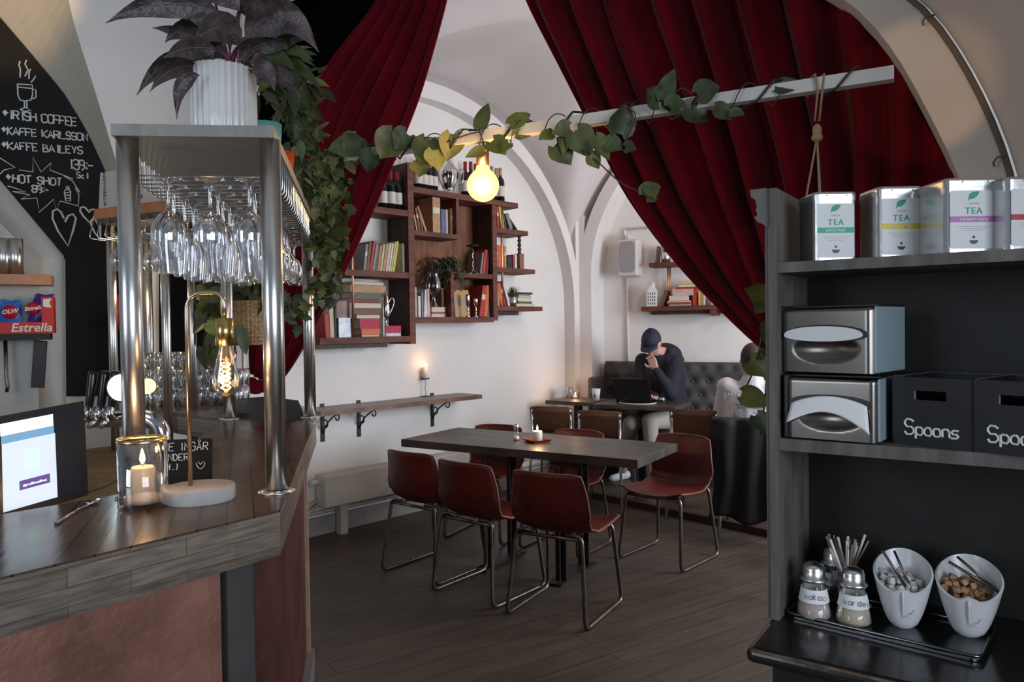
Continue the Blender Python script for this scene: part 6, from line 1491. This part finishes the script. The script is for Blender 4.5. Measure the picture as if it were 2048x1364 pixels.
def fingers(w, palm_dir, side, curl, L_=.075, r=.0085):
    """palm capsule from wrist, four bent fingers, thumb"""
    pd = palm_dir.normalized(); sd_ = (side - pd * side.dot(pd)).normalized(); cn = pd.cross(sd_); out = []
    k0 = w + pd * .085
    for i, s_ in enumerate((-.030, -.010, .010, .030)): out.append((w + pd * .01 + sd_ * s_ * .6, .016, k0 + sd_ * s_, .012))
    for i, (s_, l) in enumerate(((-.030, .85), (-.010, 1.), (.010, .95), (.030, .75))):
        b = k0 + sd_ * s_; d1 = (pd + cn * curl * .5).normalized(); p1_ = b + d1 * L_ * .45 * l; d2 = (pd * .5 + cn * curl).normalized(); p2_ = p1_ + d2 * L_ * .35 * l; d3 = (pd * -.1 + cn * curl).normalized(); p3_ = p2_ + d3 * L_ * .25 * l
        out += [(b, r, p1_, r * .95), (p1_, r * .95, p2_, r * .88), (p2_, r * .88, p3_, r * .8)]
    tb = w + pd * .03 - sd_ * .03; t1 = tb + (pd * .5 - sd_ * .9 + cn * curl * .3).normalized() * .04; t2 = t1 + (pd * .9 - sd_ * .1 + cn * curl * .4).normalized() * .03
    out += [(tb, .012, t1, .010), (t1, .010, t2, .0085)]
    return out
caps += fingers(wrL, (Q(1299, 708, -.86) - wrL), V((BW.ex.x, BW.ex.y, .25)), -.9)
caps += fingers(wrR, V((-.4, -.8, -.1)), BW.ex, .5)
bodymesh('body', caps, balls, skin, man, .0065, 3)
hood = mat('navy_hoodie', (.012, .012, .024), .85, var=.2, scale=10); hood2 = mat('black_lining', (.012, .012, .012), .9)
caps = [(pel, .155, chest, .165), (pel + BW.ex * .06, .15, chest + BW.ex * .05, .15), (pel - BW.ex * .06, .15, chest - BW.ex * .05, .15), (chest, .15, nb - V((0, 0, .03)), .10), (shL, .078, elL, .064), (elL, .060, wrL + (elL - wrL).normalized() * .02, .042), (shR, .078, elR, .064), (elR, .060, wrR, .042), (chest, .14, shL, .078), (chest, .14, shR, .078)]
balls = [(nb + BW.ey * .09 + BW.ex * .05 + V((0, 0, .03)), .10, (1.3, .8, .85), (0, .35, BW.rz)), (nb + BW.ex * .085 + V((0, 0, .012)), .062, (1, 1.4, 1.05), None), (nb - BW.ey * .05 + BW.ex * .075 - V((0, 0, .05)), .045, (.9, 1.2, 1.6), None)]
bodymesh('hooded_jacket', caps, balls, hood, man, .011, 4)
trs = mat('beige_trousers', (.40, .35, .30), .8)
trd = mat('dark_trousers', (.035, .034, .034), .85)
bodymesh('trousers', [(hipL + V((0, 0, -.02)), .105, knL, .075), (knL, .072, anL + V((0, 0, .05)), .052), (hipR + V((0, 0, -.02)), .105, knR, .075), (knR, .072, anR + V((0, 0, .07)), .05)], [], trs, man, .012, 3)
shoe = mat('white_shoe', (.60, .60, .60), .6)
for an, d in ((anL, V((-.5, -.8, 0))), (anR, V((-.85, -.5, 0)))):
    d.normalize(); bodymesh('shoe', [(an + V((0, 0, -.03)) - d * .04, .042, an + d * .13 + V((0, 0, -.045)), .032), (an + V((0, 0, .01)), .04, an + V((0, 0, -.03)), .042)], [], shoe, man, .009, 2)
# cap: dome + brim
capm = mat('navy_cap', (.014, .016, .042), .75)
Mh = Matrix((fs, fdir, fu)).transposed().to_4x4(); Mh.translation = hd
m = MB()
def dome(u, v):
    a = 2 * math.pi * u; ph = math.pi / 2 * v; r = .100; return Mh @ V((.90 * r * math.cos(a) * math.cos(ph), 1.04 * r * math.sin(a) * math.cos(ph), .015 + 1.06 * r * math.sin(ph) - .012 * math.sin(a)))
m.grid(dome, 28, 8)
def brim(u, v):
    a = math.pi * (.16 + .68 * u); r0 = .098; ext = v * .075 * math.sin(math.pi * (.08 + .84 * u)) ** .6
    return Mh @ V((.90 * r0 * math.cos(a), 1.04 * r0 * math.sin(a) + ext, .012 - .012 * math.sin(a) - .016 * v + .02 * (math.cos(a) ** 2) * -v))
m.grid(brim, 16, 6); m.ball(Mh @ V((0, 0, .138)), .008, (1, 1, .5)); o = m.build('cap', capm, man, True); md = o.modifiers.new('t', 'SOLIDIFY'); md.thickness = .004
m = MB(); m.grid(lambda u, v: (lambda a, z: Mh @ V((.885 * .098 * math.cos(a), 1.0 * .098 * math.sin(a), z)))(math.pi * (1.05 + .9 * u), .02 - .055 * v), 16, 4); m.build('hair', mat('short_brown_hair', (.06, .035, .02), .8), man, True)
m = MB()
for s_ in (-1, 1): m.ball(Mh @ V((s_ * .033, .083, .0)), .010, (1, .5, .8), 10, 8)
m.build('eyes', mat('eye_dark', (.04, .03, .025), .3), man, True)
m = MB(); m.tube([Mh @ V((-.022, .088, -.062)), Mh @ V((0, .094, -.064)), Mh @ V((.022, .088, -.062))], .0035, 6); m.build('mouth', mat('lips', (.40, .16, .13), .5), man, True)
# --- person in white shirt, seen from behind
base = c4 + f4 * .0 + V((0, 0, .50))
pr = thing('person', 'person in printed white shirt seen from behind, partly hidden by the right curtain', 'person', tuple(base))
pel = base + V((0, 0, .08)) - f4 * .02; ch_ = base + V((0, 0, .42)) + f4 * .05; nk = base + V((0, 0, .61)) + f4 * .05; hh = nk + V((0, 0, .125)) + f4 * .04 + e4 * .0
sL, sR = nk - e4 * .175 - V((0, 0, .065)), nk + e4 * .175 - V((0, 0, .065)); eL, eR = sL - e4 * .05 - V((0, 0, .27)) + f4 * .08, sR + e4 * .05 - V((0, 0, .27)) + f4 * .08
wL, wR = eL + f4 * .24 + V((0, 0, .06)) + e4 * .06, eR + f4 * .24 + V((0, 0, .06)) - e4 * .06
kL, kR = pel - e4 * .12 + f4 * .42 - V((0, 0, .04)), pel + e4 * .12 + f4 * .42 - V((0, 0, .04))
aL, aR = V((kL.x, kL.y, PZ + .09)) + f4 * .03, V((kR.x, kR.y, PZ + .09)) + f4 * .03
caps = [(pel, .12, ch_, .13), (ch_, .13, nk, .07), (nk, .056, hh - V((0, 0, .05)), .056), (sL, .05, eL, .042), (eL, .04, wL, .027), (sR, .05, eR, .042), (eR, .04, wR, .027), (ch_, .1, sL, .055), (ch_, .1, sR, .055), (pel, .11, kL, .06), (pel, .11, kR, .06), (kL, .055, aL, .035), (kR, .055, aR, .035), (hh + f4 * .05 - V((0, 0, .07)), .04, hh + f4 * .07 - V((0, 0, .09)), .03), (hh + f4 * .09, .012, hh + f4 * .108 - V((0, 0, .02)), .012), (hh - e4 * .078, .015, hh - e4 * .082 - V((0, 0, .03)), .012), (hh + e4 * .078, .015, hh + e4 * .082 - V((0, 0, .03)), .012)]
caps += fingers(wL, f4, e4, -.4) + fingers(wR, f4, -e4, .4)
bodymesh('body', caps, [(hh, .1, (.80, .96, 1.12), (0, 0, rot4))], skin, pr, .008, 3)
shirt = mat('white_shirt', (.60, .58, .60), .85, var=.05, scale=10)
bodymesh('shirt', [(pel + V((0, 0, .12)), .15, ch_, .165), (pel + V((0, 0, .12)) + e4 * .05, .14, ch_ + e4 * .05, .15), (pel + V((0, 0, .12)) - e4 * .05, .14, ch_ - e4 * .05, .15), (ch_, .15, nk - V((0, 0, .03)), .085), (sL, .074, eL, .078), (sR, .074, eR, .078), (ch_, .12, sL, .074), (ch_, .12, sR, .074)], [], shirt, pr, .011, 4)
bodymesh('trousers', [(pel, .135, kL, .078), (pel, .135, kR, .078), (kL, .072, aL, .05), (kR, .072, aR, .05)], [], trd, pr, .012, 3)
for an in (aL, aR): bodymesh('shoe', [(an - V((0, 0, .04)) - f4 * .04, .04, an + f4 * .13 - V((0, 0, .05)), .032), (an, .04, an - V((0, 0, .04)), .04)], [], shoe, pr, .01, 2)
bodymesh('hair', [], [(hh + V((0, 0, .022)) - f4 * .014, .104, (.82, .94, 1.05), (0, 0, rot4)), (hh - V((0, 0, .03)) - f4 * .035, .08, (.9, .7, .8), (0, 0, rot4))], mat('dark_brown_hair', (.035, .018, .012), .7, bump=.5, bscale=120, scale=30), pr, .008, 2)
m = MB(); bo = ch_ - f4 * .158
for k, tx in enumerate(('JAVA COMPANY', 'COMPANY', 'JAVA COMP', 'JAVA')):
    text_bm(m, tx, .05, frame3(bo + V((0, 0, .06 - k * .062)) + e4 * .01, e4, (0, 0, 1)), extrude=.014)
m.build('print', mat('pale_blue_print', (.42, .48, .56), .7), pr, True)
# ================================================================ grey shelf unit on the right
def U(u, v, h): return UN.w(u, v, h)
def ubox(mb, x0, x1, y0, y1, z0, z1): mb.prism([(x0, y0), (x1, y0), (x1, y1), (x0, y1)], z0, z1, U); return mb
zA = UN.pick(1556, 525, 0)[1]; zB = UN.pick(1556, 877, 0)[1]; zK = .80; zT = UN.pick(1530, 378, 0)[1]; UD = .32; UW = 1.25
su = thing('shelf_unit', 'grey-stained open wooden shelf unit with black back, on a black counter at right', 'shelf unit', tuple(U(.3, .15, zK)), UN.rz)
m = MB(); ubox(m, -.020, 0, 0, UD, zK, zT); m.build('side_panel', unit_m, su, True)
m = MB(); ubox(m, 0, UW, 0.004, UD - .02, zA - .024, zA); m.build('shelf', unit_m, su, True)
m = MB(); ubox(m, 0, UW, 0.004, UD - .02, zB - .028, zB); m.build('shelf', unit_m, su, True)
m = MB(); ubox(m, 0, UW, UD - .02, UD, zK, zA - .0); m.build('back_panel', unit_dark, su, True)
pr_ = [(-.020, zT - .09), (-.020, zT), (-.058, zT), (-.055, zT - .018), (-.046, zT - .024), (-.042, zT - .04), (-.044, zT - .05), (-.04, zT - .06), (-.048, zT - .066), (-.040, zT - .078), (-.030, zT - .082)]
m = MB(); m.prism(pr_, -.012, UD, lambda u, v, h: U(u, h, v)); m.build('cornice', unit_m, su, True)
m = MB(); ubox(m, -.028, -.020, 0.004, .05, zK, zT - .08); m.build('pilaster', unit_m, su, True)
# counter below
kf = atz(1490, 1293, zK); kl = UN.loc(kf)
ct = thing('black_counter', 'worn glossy black counter with rounded bare edge under the shelf unit', 'counter', tuple(U(.4, .1, 0)), UN.rz)
m = MB(); ubox(m, kl[0], UW + .1, kl[1], UD + .02, zK - .035, zK - .0005); o = m.build('countertop', ctr_black, ct, True); md = o.modifiers.new('b', 'BEVEL'); md.width = .014; md.segments = 3
m = MB(); m.tube([U(kl[0] + .012, kl[1] + .002, zK - .006), U(UW + .1, kl[1] + .002, zK - .006)], .0035, 6); m.build('worn_edge', worn_edge, ct, True)
m = MB(); ubox(m, kl[0] + .05, UW + .05, kl[1] + .03, UD, 0, zK - .035); m.build('cabinet', ctr_black, ct, True)

# ---- tea tins
tinm = mat('tin_steel', (.60, .60, .60), .27, 1., var=.04, scale=10, bump=.04, bscale=40)
labm = mat('tin_label', (.66, .66, .66), .5); ink_g = mat('ink_green', (.02, .30, .16), .5); ink_d = mat('ink_dark', (.03, .05, .10), .5); ink_s = mat('ink_grey', (.35, .36, .38), .6)
def tin(px0, px1, pyt, Y, label, band, name, rot=0.):
    zb = zA + .0006; a = atY(px0, 500, Y); b = atY(px1, 500, Y); w_ = b.x - a.x; h_ = atY((px0 + px1) / 2, pyt, Y).z - zb; d_ = w_ * .98
    t = thing('tea_tin', label, 'tin', ((a.x + b.x) / 2, Y + d_ / 2, zb), rot, 'tea tins on the top shelf')
    rr = lambda s_, r: [(x, y) for x, y in rrect(-w_ / 2 * s_, w_ / 2 * s_, -d_ / 2 * s_, d_ / 2 * s_, r, 4)]
    lid = h_ * .12
    m = MB(); m.prism(rr(.97, .012), 0, h_ - lid); m.build('body', tinm, t)
    m = MB(); bm = m.bm; rings = []
    for s_, z in ((1., h_ - lid), (1.0, h_ - .006), (.985, h_ - .002), (.95, h_)): rings.append([bm.verts.new((x, y, z)) for x, y in rr(s_, .013)])
    for r0, r1 in zip(rings, rings[1:]):
        for k in range(len(r0)): bm.faces.new((r0[k], r0[(k + 1) % len(r0)], r1[(k + 1) % len(r0)], r1[k]))
    bm.faces.new(rings[-1]); bm.faces.new(rings[0][::-1])
    for sx in (-.2, .25): m.ball((sx * w_, -d_ / 2, h_ - lid * .45), .0022, (1, .6, 1), 8, 6)
    m.build('lid', tinm, t)
    yf = -d_ / 2 * .97 - .0004; lw = w_ * .42; z0, z1 = h_ * .045, h_ * .83
    m = MB(); m.use(labm).prism(rrect(-lw, lw, z0, z1, .005, 4), yf - .0004, yf, lambda u, v, h: (u, h, v))
    F_ = lambda x, z: frame3((x, yf - .0008, z), (1, 0, 0), (0, 0, 1)); H = z1 - z0
    m.use(band).prism([(-lw, z0 + H * .455), (lw, z0 + H * .455), (lw, z0 + H * .555), (-lw, z0 + H * .555)], yf - .0006, yf, lambda u, v, h: (u, h, v))
    m.use(ink_g); text_bm(m, 'TEA', H * .155, F_(0, z0 + H * .60), .0002, bold=.0002, spacing=1.15)
    lf_ = [(-.010, -.002), (-.009, .004), (-.002, .009), (.006, .0095), (.012, .010), (.010, .004), (.005, -.002), (-.002, -.006), (-.008, -.006), (-.011, -.010), (-.0115, -.009)]
    m.prism([(x * 1.0, z0 + H * .90 + y * 1.0) for x, y in lf_], yf - .0008, yf, lambda u, v, h: (u, h, v))
    m.use(ink_s); text_bm(m, 'GREEN', H * .045, F_(0, z0 + H * .76), .0002, spacing=1.3)
    for k in range(3): m.prism([(-lw * (.7 - .12 * k), z0 + H * (.38 - .035 * k)), (lw * (.7 - .12 * k), z0 + H * (.38 - .035 * k)), (lw * (.7 - .12 * k), z0 + H * (.387 - .035 * k)), (-lw * (.7 - .12 * k), z0 + H * (.387 - .035 * k))], yf - .0006, yf, lambda u, v, h: (u, h, v))
    m.use(ink_d); m.prism([(-.010 * math.cos(a) if False else .009 * math.cos(a), z0 + H * .145 + .008 * math.sin(a)) for a in [math.pi + math.pi * i / 10 for i in range(11)]], yf - .0008, yf, lambda u, v, h: (u, h, v))
    m.prism([(.003 * math.cos(a), z0 + H * .20 + .003 * math.sin(a)) for a in [math.pi * 2 * i / 10 for i in range(10)]], yf - .0008, yf, lambda u, v, h: (u, h, v))
    m.use(labm); text_bm(m, name, H * .062 if len(name) > 11 else H * .07, F_(0, z0 + H * .48), .0003, bold=.0001)
    m.build('label', None, t); return t
band_g = mat('band_green', (.01, .36, .20), .5); band_y = mat('band_yellow', (.70, .50, .02), .5); band_m = mat('band_mauve', (.42, .15, .42), .5); band_r = mat('band_red', (.45, .02, .03), .5)
tin(1628, 1716, 383, 1.715, 'silver tea tin with green label band, leftmost on the top shelf', band_g, 'BACKYARD')
tin(1757, 1849, 372, 1.66, 'silver tea tin with yellow label band, second from the left', band_y, 'SPICY LEMON')
tin(1892, 2004, 355, 1.545, 'silver tea tin with mauve label band, largest and third from the left', band_m, 'THE BERRY GANG')
tin(2014, 2128, 352, 1.50, 'silver tea tin with red label band, cut off by the photo edge', band_r, 'RED FRUIT')

# ---- napkin dispensers
def dispenser(p0, p1, z0, h, label, full):
    d = (p1 - p0); d.z = 0; w_ = d.length; rz = math.atan2(d.y, d.x); D = .185
    t = thing('napkin_dispenser', label, 'napkin dispenser', (p0.x, p0.y, z0), rz, 'napkin dispensers')
    m = MB(); m.bx(0, .014, .004, D, 0, h, .004); m.bx(.0, w_ - .004, .03, D, h - .006, h, .002); m.bx(0, w_ - .004, .03, D, 0, .008, .002); m.bx(.01, w_ - .02, D - .01, D, 0, h); m.build('housing', black_p, t)
    dm = mat('dispenser_steel', (.20, .185, .17), .27, 1., var=.08, scale=14); 
    # front plate: grid with scooped recess under the slot
    def fp_(u, v):
        x = .010 + (w_ - .016) * u; z = .004 + (h - .010) * v
        s_ = (u - .5) / .36; r_ = (v - .36) / .22; dent = max(0, 1 - s_ * s_ - r_ * r_) * .016
        y = .0 + .012 * max(0, (u - .94) / .06) ** 2 + dent + .006 * max(0, (.05 - u) / .05) ** 2 + .008 * max(0, (v - .95) / .05) ** 2
        return (x, y, z)
    m = MB(); m.grid(fp_, 48, 36); m.build('front_plate', dm, t)
    m = MB(); m.bx(w_ - .006, w_ - .002, .012, D - .004, .006, h - .006); m.build('side_plate', mat('dispenser_side_lit', (.30, .40, .45), .45, .25), t)  # pale blue puts the window light on this side into its colour
    zc, hs = h * .56, h * .085
    def lens(wd, top, bot, n=18): return [(w_ * .5 + wd * math.cos(math.pi * i / n), zc + top * math.sin(math.pi * i / n) ** .8) for i in range(n + 1)] + [(w_ * .5 - wd * math.cos(math.pi * i / n), zc - bot * math.sin(math.pi * i / n)) for i in range(1, n)]
    m = MB(); m.prism(lens(w_ * .43, h * .155, h * .10), -.0012, .004, lambda u, v, h_: (u, h_, v)); m.build('slot_rim', mat('slot_dark', (.03, .03, .035), .2, .6), t)
    if full:
        m = MB(); m.prism(lens(w_ * .40, h * .135, h * .085), -.004, -.0012, lambda u, v, h_: (u - .004, h_, v)); m.build('napkin', paper, t)
    else:
        def nf(u, v):
            x = w_ * (.10 + .78 * u) + (u - .5) * .016 * v; top = zc + h * .13 * math.sin(math.pi * u) ** .8 - h * .0
            bot = zc - h * (.30 + .10 * u - .24 * math.sin(math.pi * u)) 
            return (x, -.003 - .014 * v * (1 - .4 * math.sin(math.pi * u)), top * (1 - v) + bot * v)
        m = MB(); m.grid(nf, 20, 8); o = m.build('napkin', paper, t); md = o.modifiers.new('t', 'SOLIDIFY'); md.thickness = .0012
    return t
q0 = V((.633, 1.745, 0)); q1 = V((.797, 1.615, 0))
hB = atY(1660, 750, 1.68).z - zB
dispenser(q0, q1, zB + .0006, hB - .002, 'lower steel napkin dispenser with a napkin hanging out, on the middle shelf', False)
q0 = V((.632, 1.775, 0)); q1 = V((.787, 1.612, 0)); z2 = zB + hB
dispenser(q0, q1, z2 + .001, atY(1750, 607, 1.612).z - z2 - .001, 'upper steel napkin dispenser, full, stacked on the lower one', True)

# ---- spoon boxes
def spoon_box(p, w_, h, d_, rz, label):
    t = thing('cutlery_box', label, 'box', (p.x, p.y, zB + .0006), rz, 'black spoon boxes'); bm_ = mat('black_box_wood', (.007, .007, .009), .5, var=.3, scale=6); th = .008
    m = MB()
    hx0, hx1, hz = w_ * .30, w_ * .70, h * .74; hr = .010
    m.bx(0, w_, 0, th, 0, hz - hr); m.bx(0, w_, 0, th, hz + hr, h); m.bx(0, hx0, 0, th, hz - hr, hz + hr); m.bx(hx1, w_, 0, th, hz - hr, hz + hr); m.build('front_board', bm_, t)
    m = MB(); m.bx(0, th, th, d_, 0, h); m.bx(w_ - th, w_, th, d_, 0, h); m.bx(th, w_ - th, d_ - th, d_, 0, h); m.bx(th, w_ - th, th, d_ - th, 0, th); m.build('box_body', bm_, t)
    m = MB(); wo = mat('worn_edge_grey', (.20, .20, .20), .6, var=.5, scale=60)
    m.bx(.0, th * .4, .01, d_, h, h + .0006); m.bx(.002, w_ * .98, d_ - .003, d_, h, h + .0006); m.bx(hx0 - .001, hx0 + .001, -.0004, .003, hz - .009, hz + .009); m.build('worn_rim', wo, t)
    m = MB(); L0 = hand(MB(), 'Spoons', (0, 0, 0), (1, 0, 0), (0, 0, 1), .02, .001)
    x = w_ * .17; hs_ = .026
    for i, ch in enumerate('Spoons'):
        hh_ = hs_ * (1.25 if i == 0 else .95)
        hand(m, ch, (x, -.0012, h * .16), (1, 0, 0), (0, 0, 1), hh_, .0023, jit=.12, seed=i + 2); x += w_ * (.145 if i == 0 else .112)
    m.build('lettering', chalk, t); return t
p = atz(1785, 886, zB); p2 = atz(1943, 904, zB); d = p2 - p
spoon_box(p, d.length, .148, .20, math.atan2(d.y, d.x), 'black wooden box marked Spoons, left one beside the napkin dispensers')
e_ = V((math.cos(UN.rz - .1), math.sin(UN.rz - .1), 0)); p3 = p2 + V((.006, .004, 0)); 
spoon_box(p3, d.length, .148, .20, math.atan2(d.y, d.x), 'black wooden box marked Spoons, right one, cut by the photo edge')

# ---- tray with shakers and bowls
tA, tB, tC = atz(1572, 1226, zK + .01), atz(1962, 1318, zK + .01), atz(2006, 1185, zK + .01); tD = tA + (tC - tB)
TR = FR((tA.x, tA.y), (tB.x - tA.x, tB.y - tA.y)); tl, tw_ = (tB - tA).length, .20
t = thing('serving_tray', 'rectangular dark steel tray with raised rim on the black counter', 'tray', tuple(TR.w(tl / 2, tw_ / 2, zK)), TR.rz)
m = MB(); traym = mat('tray_steel', (.16, .16, .17), .22, 1.)
m.prism(rrect(-tl / 2, tl / 2, -tw_ / 2, tw_ / 2, .02), .001, .006); 
m.tube([(x, y, .012) for x, y in rrect(-tl / 2, tl / 2, -tw_ / 2, tw_ / 2, .02)], .0045, 6, closed=True); m.build('tray', traym, t)
TZ_ = zK + .0065
def shaker(px, py, label, powder, txt, s_=1.):
    p = atz(px, py, TZ_); t = thing('spice_shaker', label, 'shaker', (p.x, p.y, TZ_), math.atan2(p.x, p.y) * -1, 'spice shakers on the tray')
    m = MB(); m.lathe([(0, 0), (.036, 0), (.040, .008), (.036, .03), (.026, .075), (.024, .088)], 28); m.build('glass', clear, t)
    m = MB(); m.lathe([(0, .003), (.037, .003), (.0375, .01), (.032, .038), (0, .040)], 24); m.build('powder', powder, t)
    m = MB(); m.lathe([(.0345, .040), (.0285, .070)], 28); m.build('paper_band', paper, t)
    m = MB(); m.lathe([(.027, .084), (.031, .088), (.031, .092), (.025, .095), (.025, .112), (.022, .122), (.012, .128), (0, .129)], 28); m.build('cap', steel, t)
    m = MB(); hand(m, txt, (-.020, -.0335, .050), (1, 0, 0), (0, .2, 1), .012, .0006, seed=len(txt)); m.build('lettering', ink_d, t); return t
shaker(1628, 1232, 'glass shaker with pinkish powder and paper band, front left on the tray', mat('powder_pink', (.55, .45, .42), .9), 'kakao')
shaker(1707, 1244, 'glass shaker with beige powder and paper band, right of the front pair', mat('powder_beige', (.60, .52, .40), .9), 'kardem')
shaker(1668, 1196, 'glass shaker with dark powder behind the front pair', mat('powder_brown', (.06, .03, .02), .9), 'kanel')
p = atz(1700, 1180, TZ_)
p = TR.w(TR.loc(p)[0] + .02, min(tw_ - .035, TR.loc(p)[1] + .0), TZ_)
t = thing('stirrer_jar', 'clear glass jar full of wooden stirrers and paper sticks at the tray back', 'jar', tuple(p))
m = MB(); m.lathe([(0, 0), (.034, 0), (.036, .01), (.038, .085), (.036, .085), (.034, .006), (0, .006)], 24); m.build('glass', clear, t)
rnd = random.Random(12); wd = mat('stirrer_wood', (.42, .28, .18), .7)
for i in range(40):
    a = rnd.uniform(0, 6.28); r0, r1 = rnd.uniform(0, .022), rnd.uniform(.008, .055); hgt = rnd.uniform(.13, .165)
    b0 = V((r0 * math.cos(a + 3), r0 * math.sin(a + 3), .008)); b1 = V((r1 * math.cos(a), r1 * math.sin(a), hgt)); white = i % 3 == 0
    m = MB()
    if white: m.tube([b0, b1], .0035, 6)
    else:
        s_ = V((-math.sin(a * 2), math.cos(a * 2), 0)) * .0028; m.prism([(-1, -.25), (1, -.25), (1, .25), (-1, .25)], 0, 1, lambda u, v, h: b0.lerp(b1, h) + s_ * u + V((v * .002, v * .002, 0)))
    o = m.build('paper_straw' if white else 'wooden_stirrer', paper if white else wd); o.location = p
    tag(o, 'white paper stick standing in the stirrer jar' if white else 'thin wooden stirrer standing in the glass jar', 'straw' if white else 'stirrer', 'white sticks in the jar' if white else 'stirrers in the jar')
def bowl(px, py, label, r=.062, h=.12):
    p = atz(px, py, TZ_); t = thing('sugar_bowl', label, 'bowl', (p.x, p.y, TZ_), -math.atan2(p.x, p.y), 'slanted white bowls')
    def fn(u, v, off=0.):
        a = 2 * math.pi * u; k = v ** .55; R = (.020 + (r - .020) * k) - off; z = h * v
        lift = .50 * v; x = R * math.cos(a); y = R * math.sin(a) * 1.12
        fold = .004 * math.cos(3 * (a + 1.57)) * v if False else 0
        return (x, y + .012 * v, z * (1 + .28 * v * math.sin(a)) + off * .6 - .012 * v * math.exp(-((a - 4.71) / .25) ** 2) * -1)
    m = MB(); m.grid(lambda u, v: fn(u, v), 40, 14); m.grid(lambda u, v: fn(u, .04 + .96 * v, .0045), 40, 12)
    m.grid(lambda u, v: tuple(V(fn(u, 1)).lerp(V(fn(u, 1, .0045)), v)), 40, 1); m.lathe([(0, .0), (.020, .0)], 40); m.tube(bez((0, -r * 1.12 + .012, h * .78), (0, -r * .9, h * .5), (.0, -.03, h * .12), 8), .0032, 6)
    for k in range(7): m.tube([(.012 + .004 * k, -r * .86 + .004 * k, h * (.30 + .06 * k)), (.020 + .004 * k, -r * .84 + .005 * k, h * (.34 + .06 * k))], .0014, 5)
    m.build('bowl', mat('white_crockery', (.68, .69, .70), .25), t); return p, r, h
def cubes(p, r, h, n, col, name, label, group, seed):
    rnd = random.Random(seed); first_ = None
    for i in range(n):
        m_ = None
        if first_ is None: mb = MB(); mb.box((0, 0, 0), (.014, .014, .012), None, .0015); first_ = o = mb.build(name, col)
        else: o = first_.copy(); S.collection.objects.link(o)
        a = i * 2.4; q = r * .74 * math.sqrt((i % 19 + .5) / 19); yy = q * math.sin(a)
        o.location = p + V((q * math.cos(a), yy + .010, h * .78 + yy * .32 + rnd.uniform(-.004, .006) + (.009 if i >= 19 else 0))); o.rotation_euler = (rnd.uniform(0, 3), rnd.uniform(0, 3), rnd.uniform(0, 3)); tag(o, label, 'sugar cube', group)
    # the hidden filling carrying the top layer
    m = MB(); m.lathe([(0, h * .2), (r * .45, h * .2), (r * .66, h * .66), (r * .5, h * .70), (0, h * .72)], 20, p + V((0, .008, 0))); o = m.build(name + '_heap', col, None, True); tag(o, 'heap of ' + label.split(' lying')[0] + 's filling the bowl', 'sugar', kind='stuff')
wsug = mat('white_sugar', (.62, .60, .58), .8); bsug = mat('brown_sugar', (.36, .20, .10), .8, var=.5, scale=40)
pb1 = bowl(1806, 1250, 'slanted white bowl of white sugar with tongs, left on the tray')
cubes(*pb1, 26, wsug, 'white_sugar_cube', 'white sugar cube lying in the left bowl', 'white sugar cubes', 3)
pb2 = bowl(1938, 1268, 'slanted white bowl of brown sugar with tongs, right on the tray', .066)
cubes(*pb2, 28, bsug, 'brown_sugar_cube', 'brown sugar cube lying in the right bowl', 'brown sugar cubes', 4)
for (p, r, h), dx, lab in ((pb1, -.01, 'thin steel tongs standing in the white sugar bowl'), (pb2, .02, 'dark steel tongs lying across the brown sugar bowl')):
    m = MB(); b = p + V((dx * 0 + .0, -.015, h * .72))
    if dx < 0: m.tube([b + V((.004, 0, 0)), b + V((-.045, .02, .085))], .003, 6); m.tube([b + V((.012, 0, 0)), b + V((-.012, .03, .080))], .003, 6)
    else: m.tube([b + V((.055, -.005, .012)), b + V((-.035, .03, .07))], .0032, 6); m.tube([b + V((.058, .012, .012)), b + V((-.005, .05, .075))], .0032, 6)
    tag(m.build('sugar_tongs', steel_dark, None, True), lab, 'tongs')
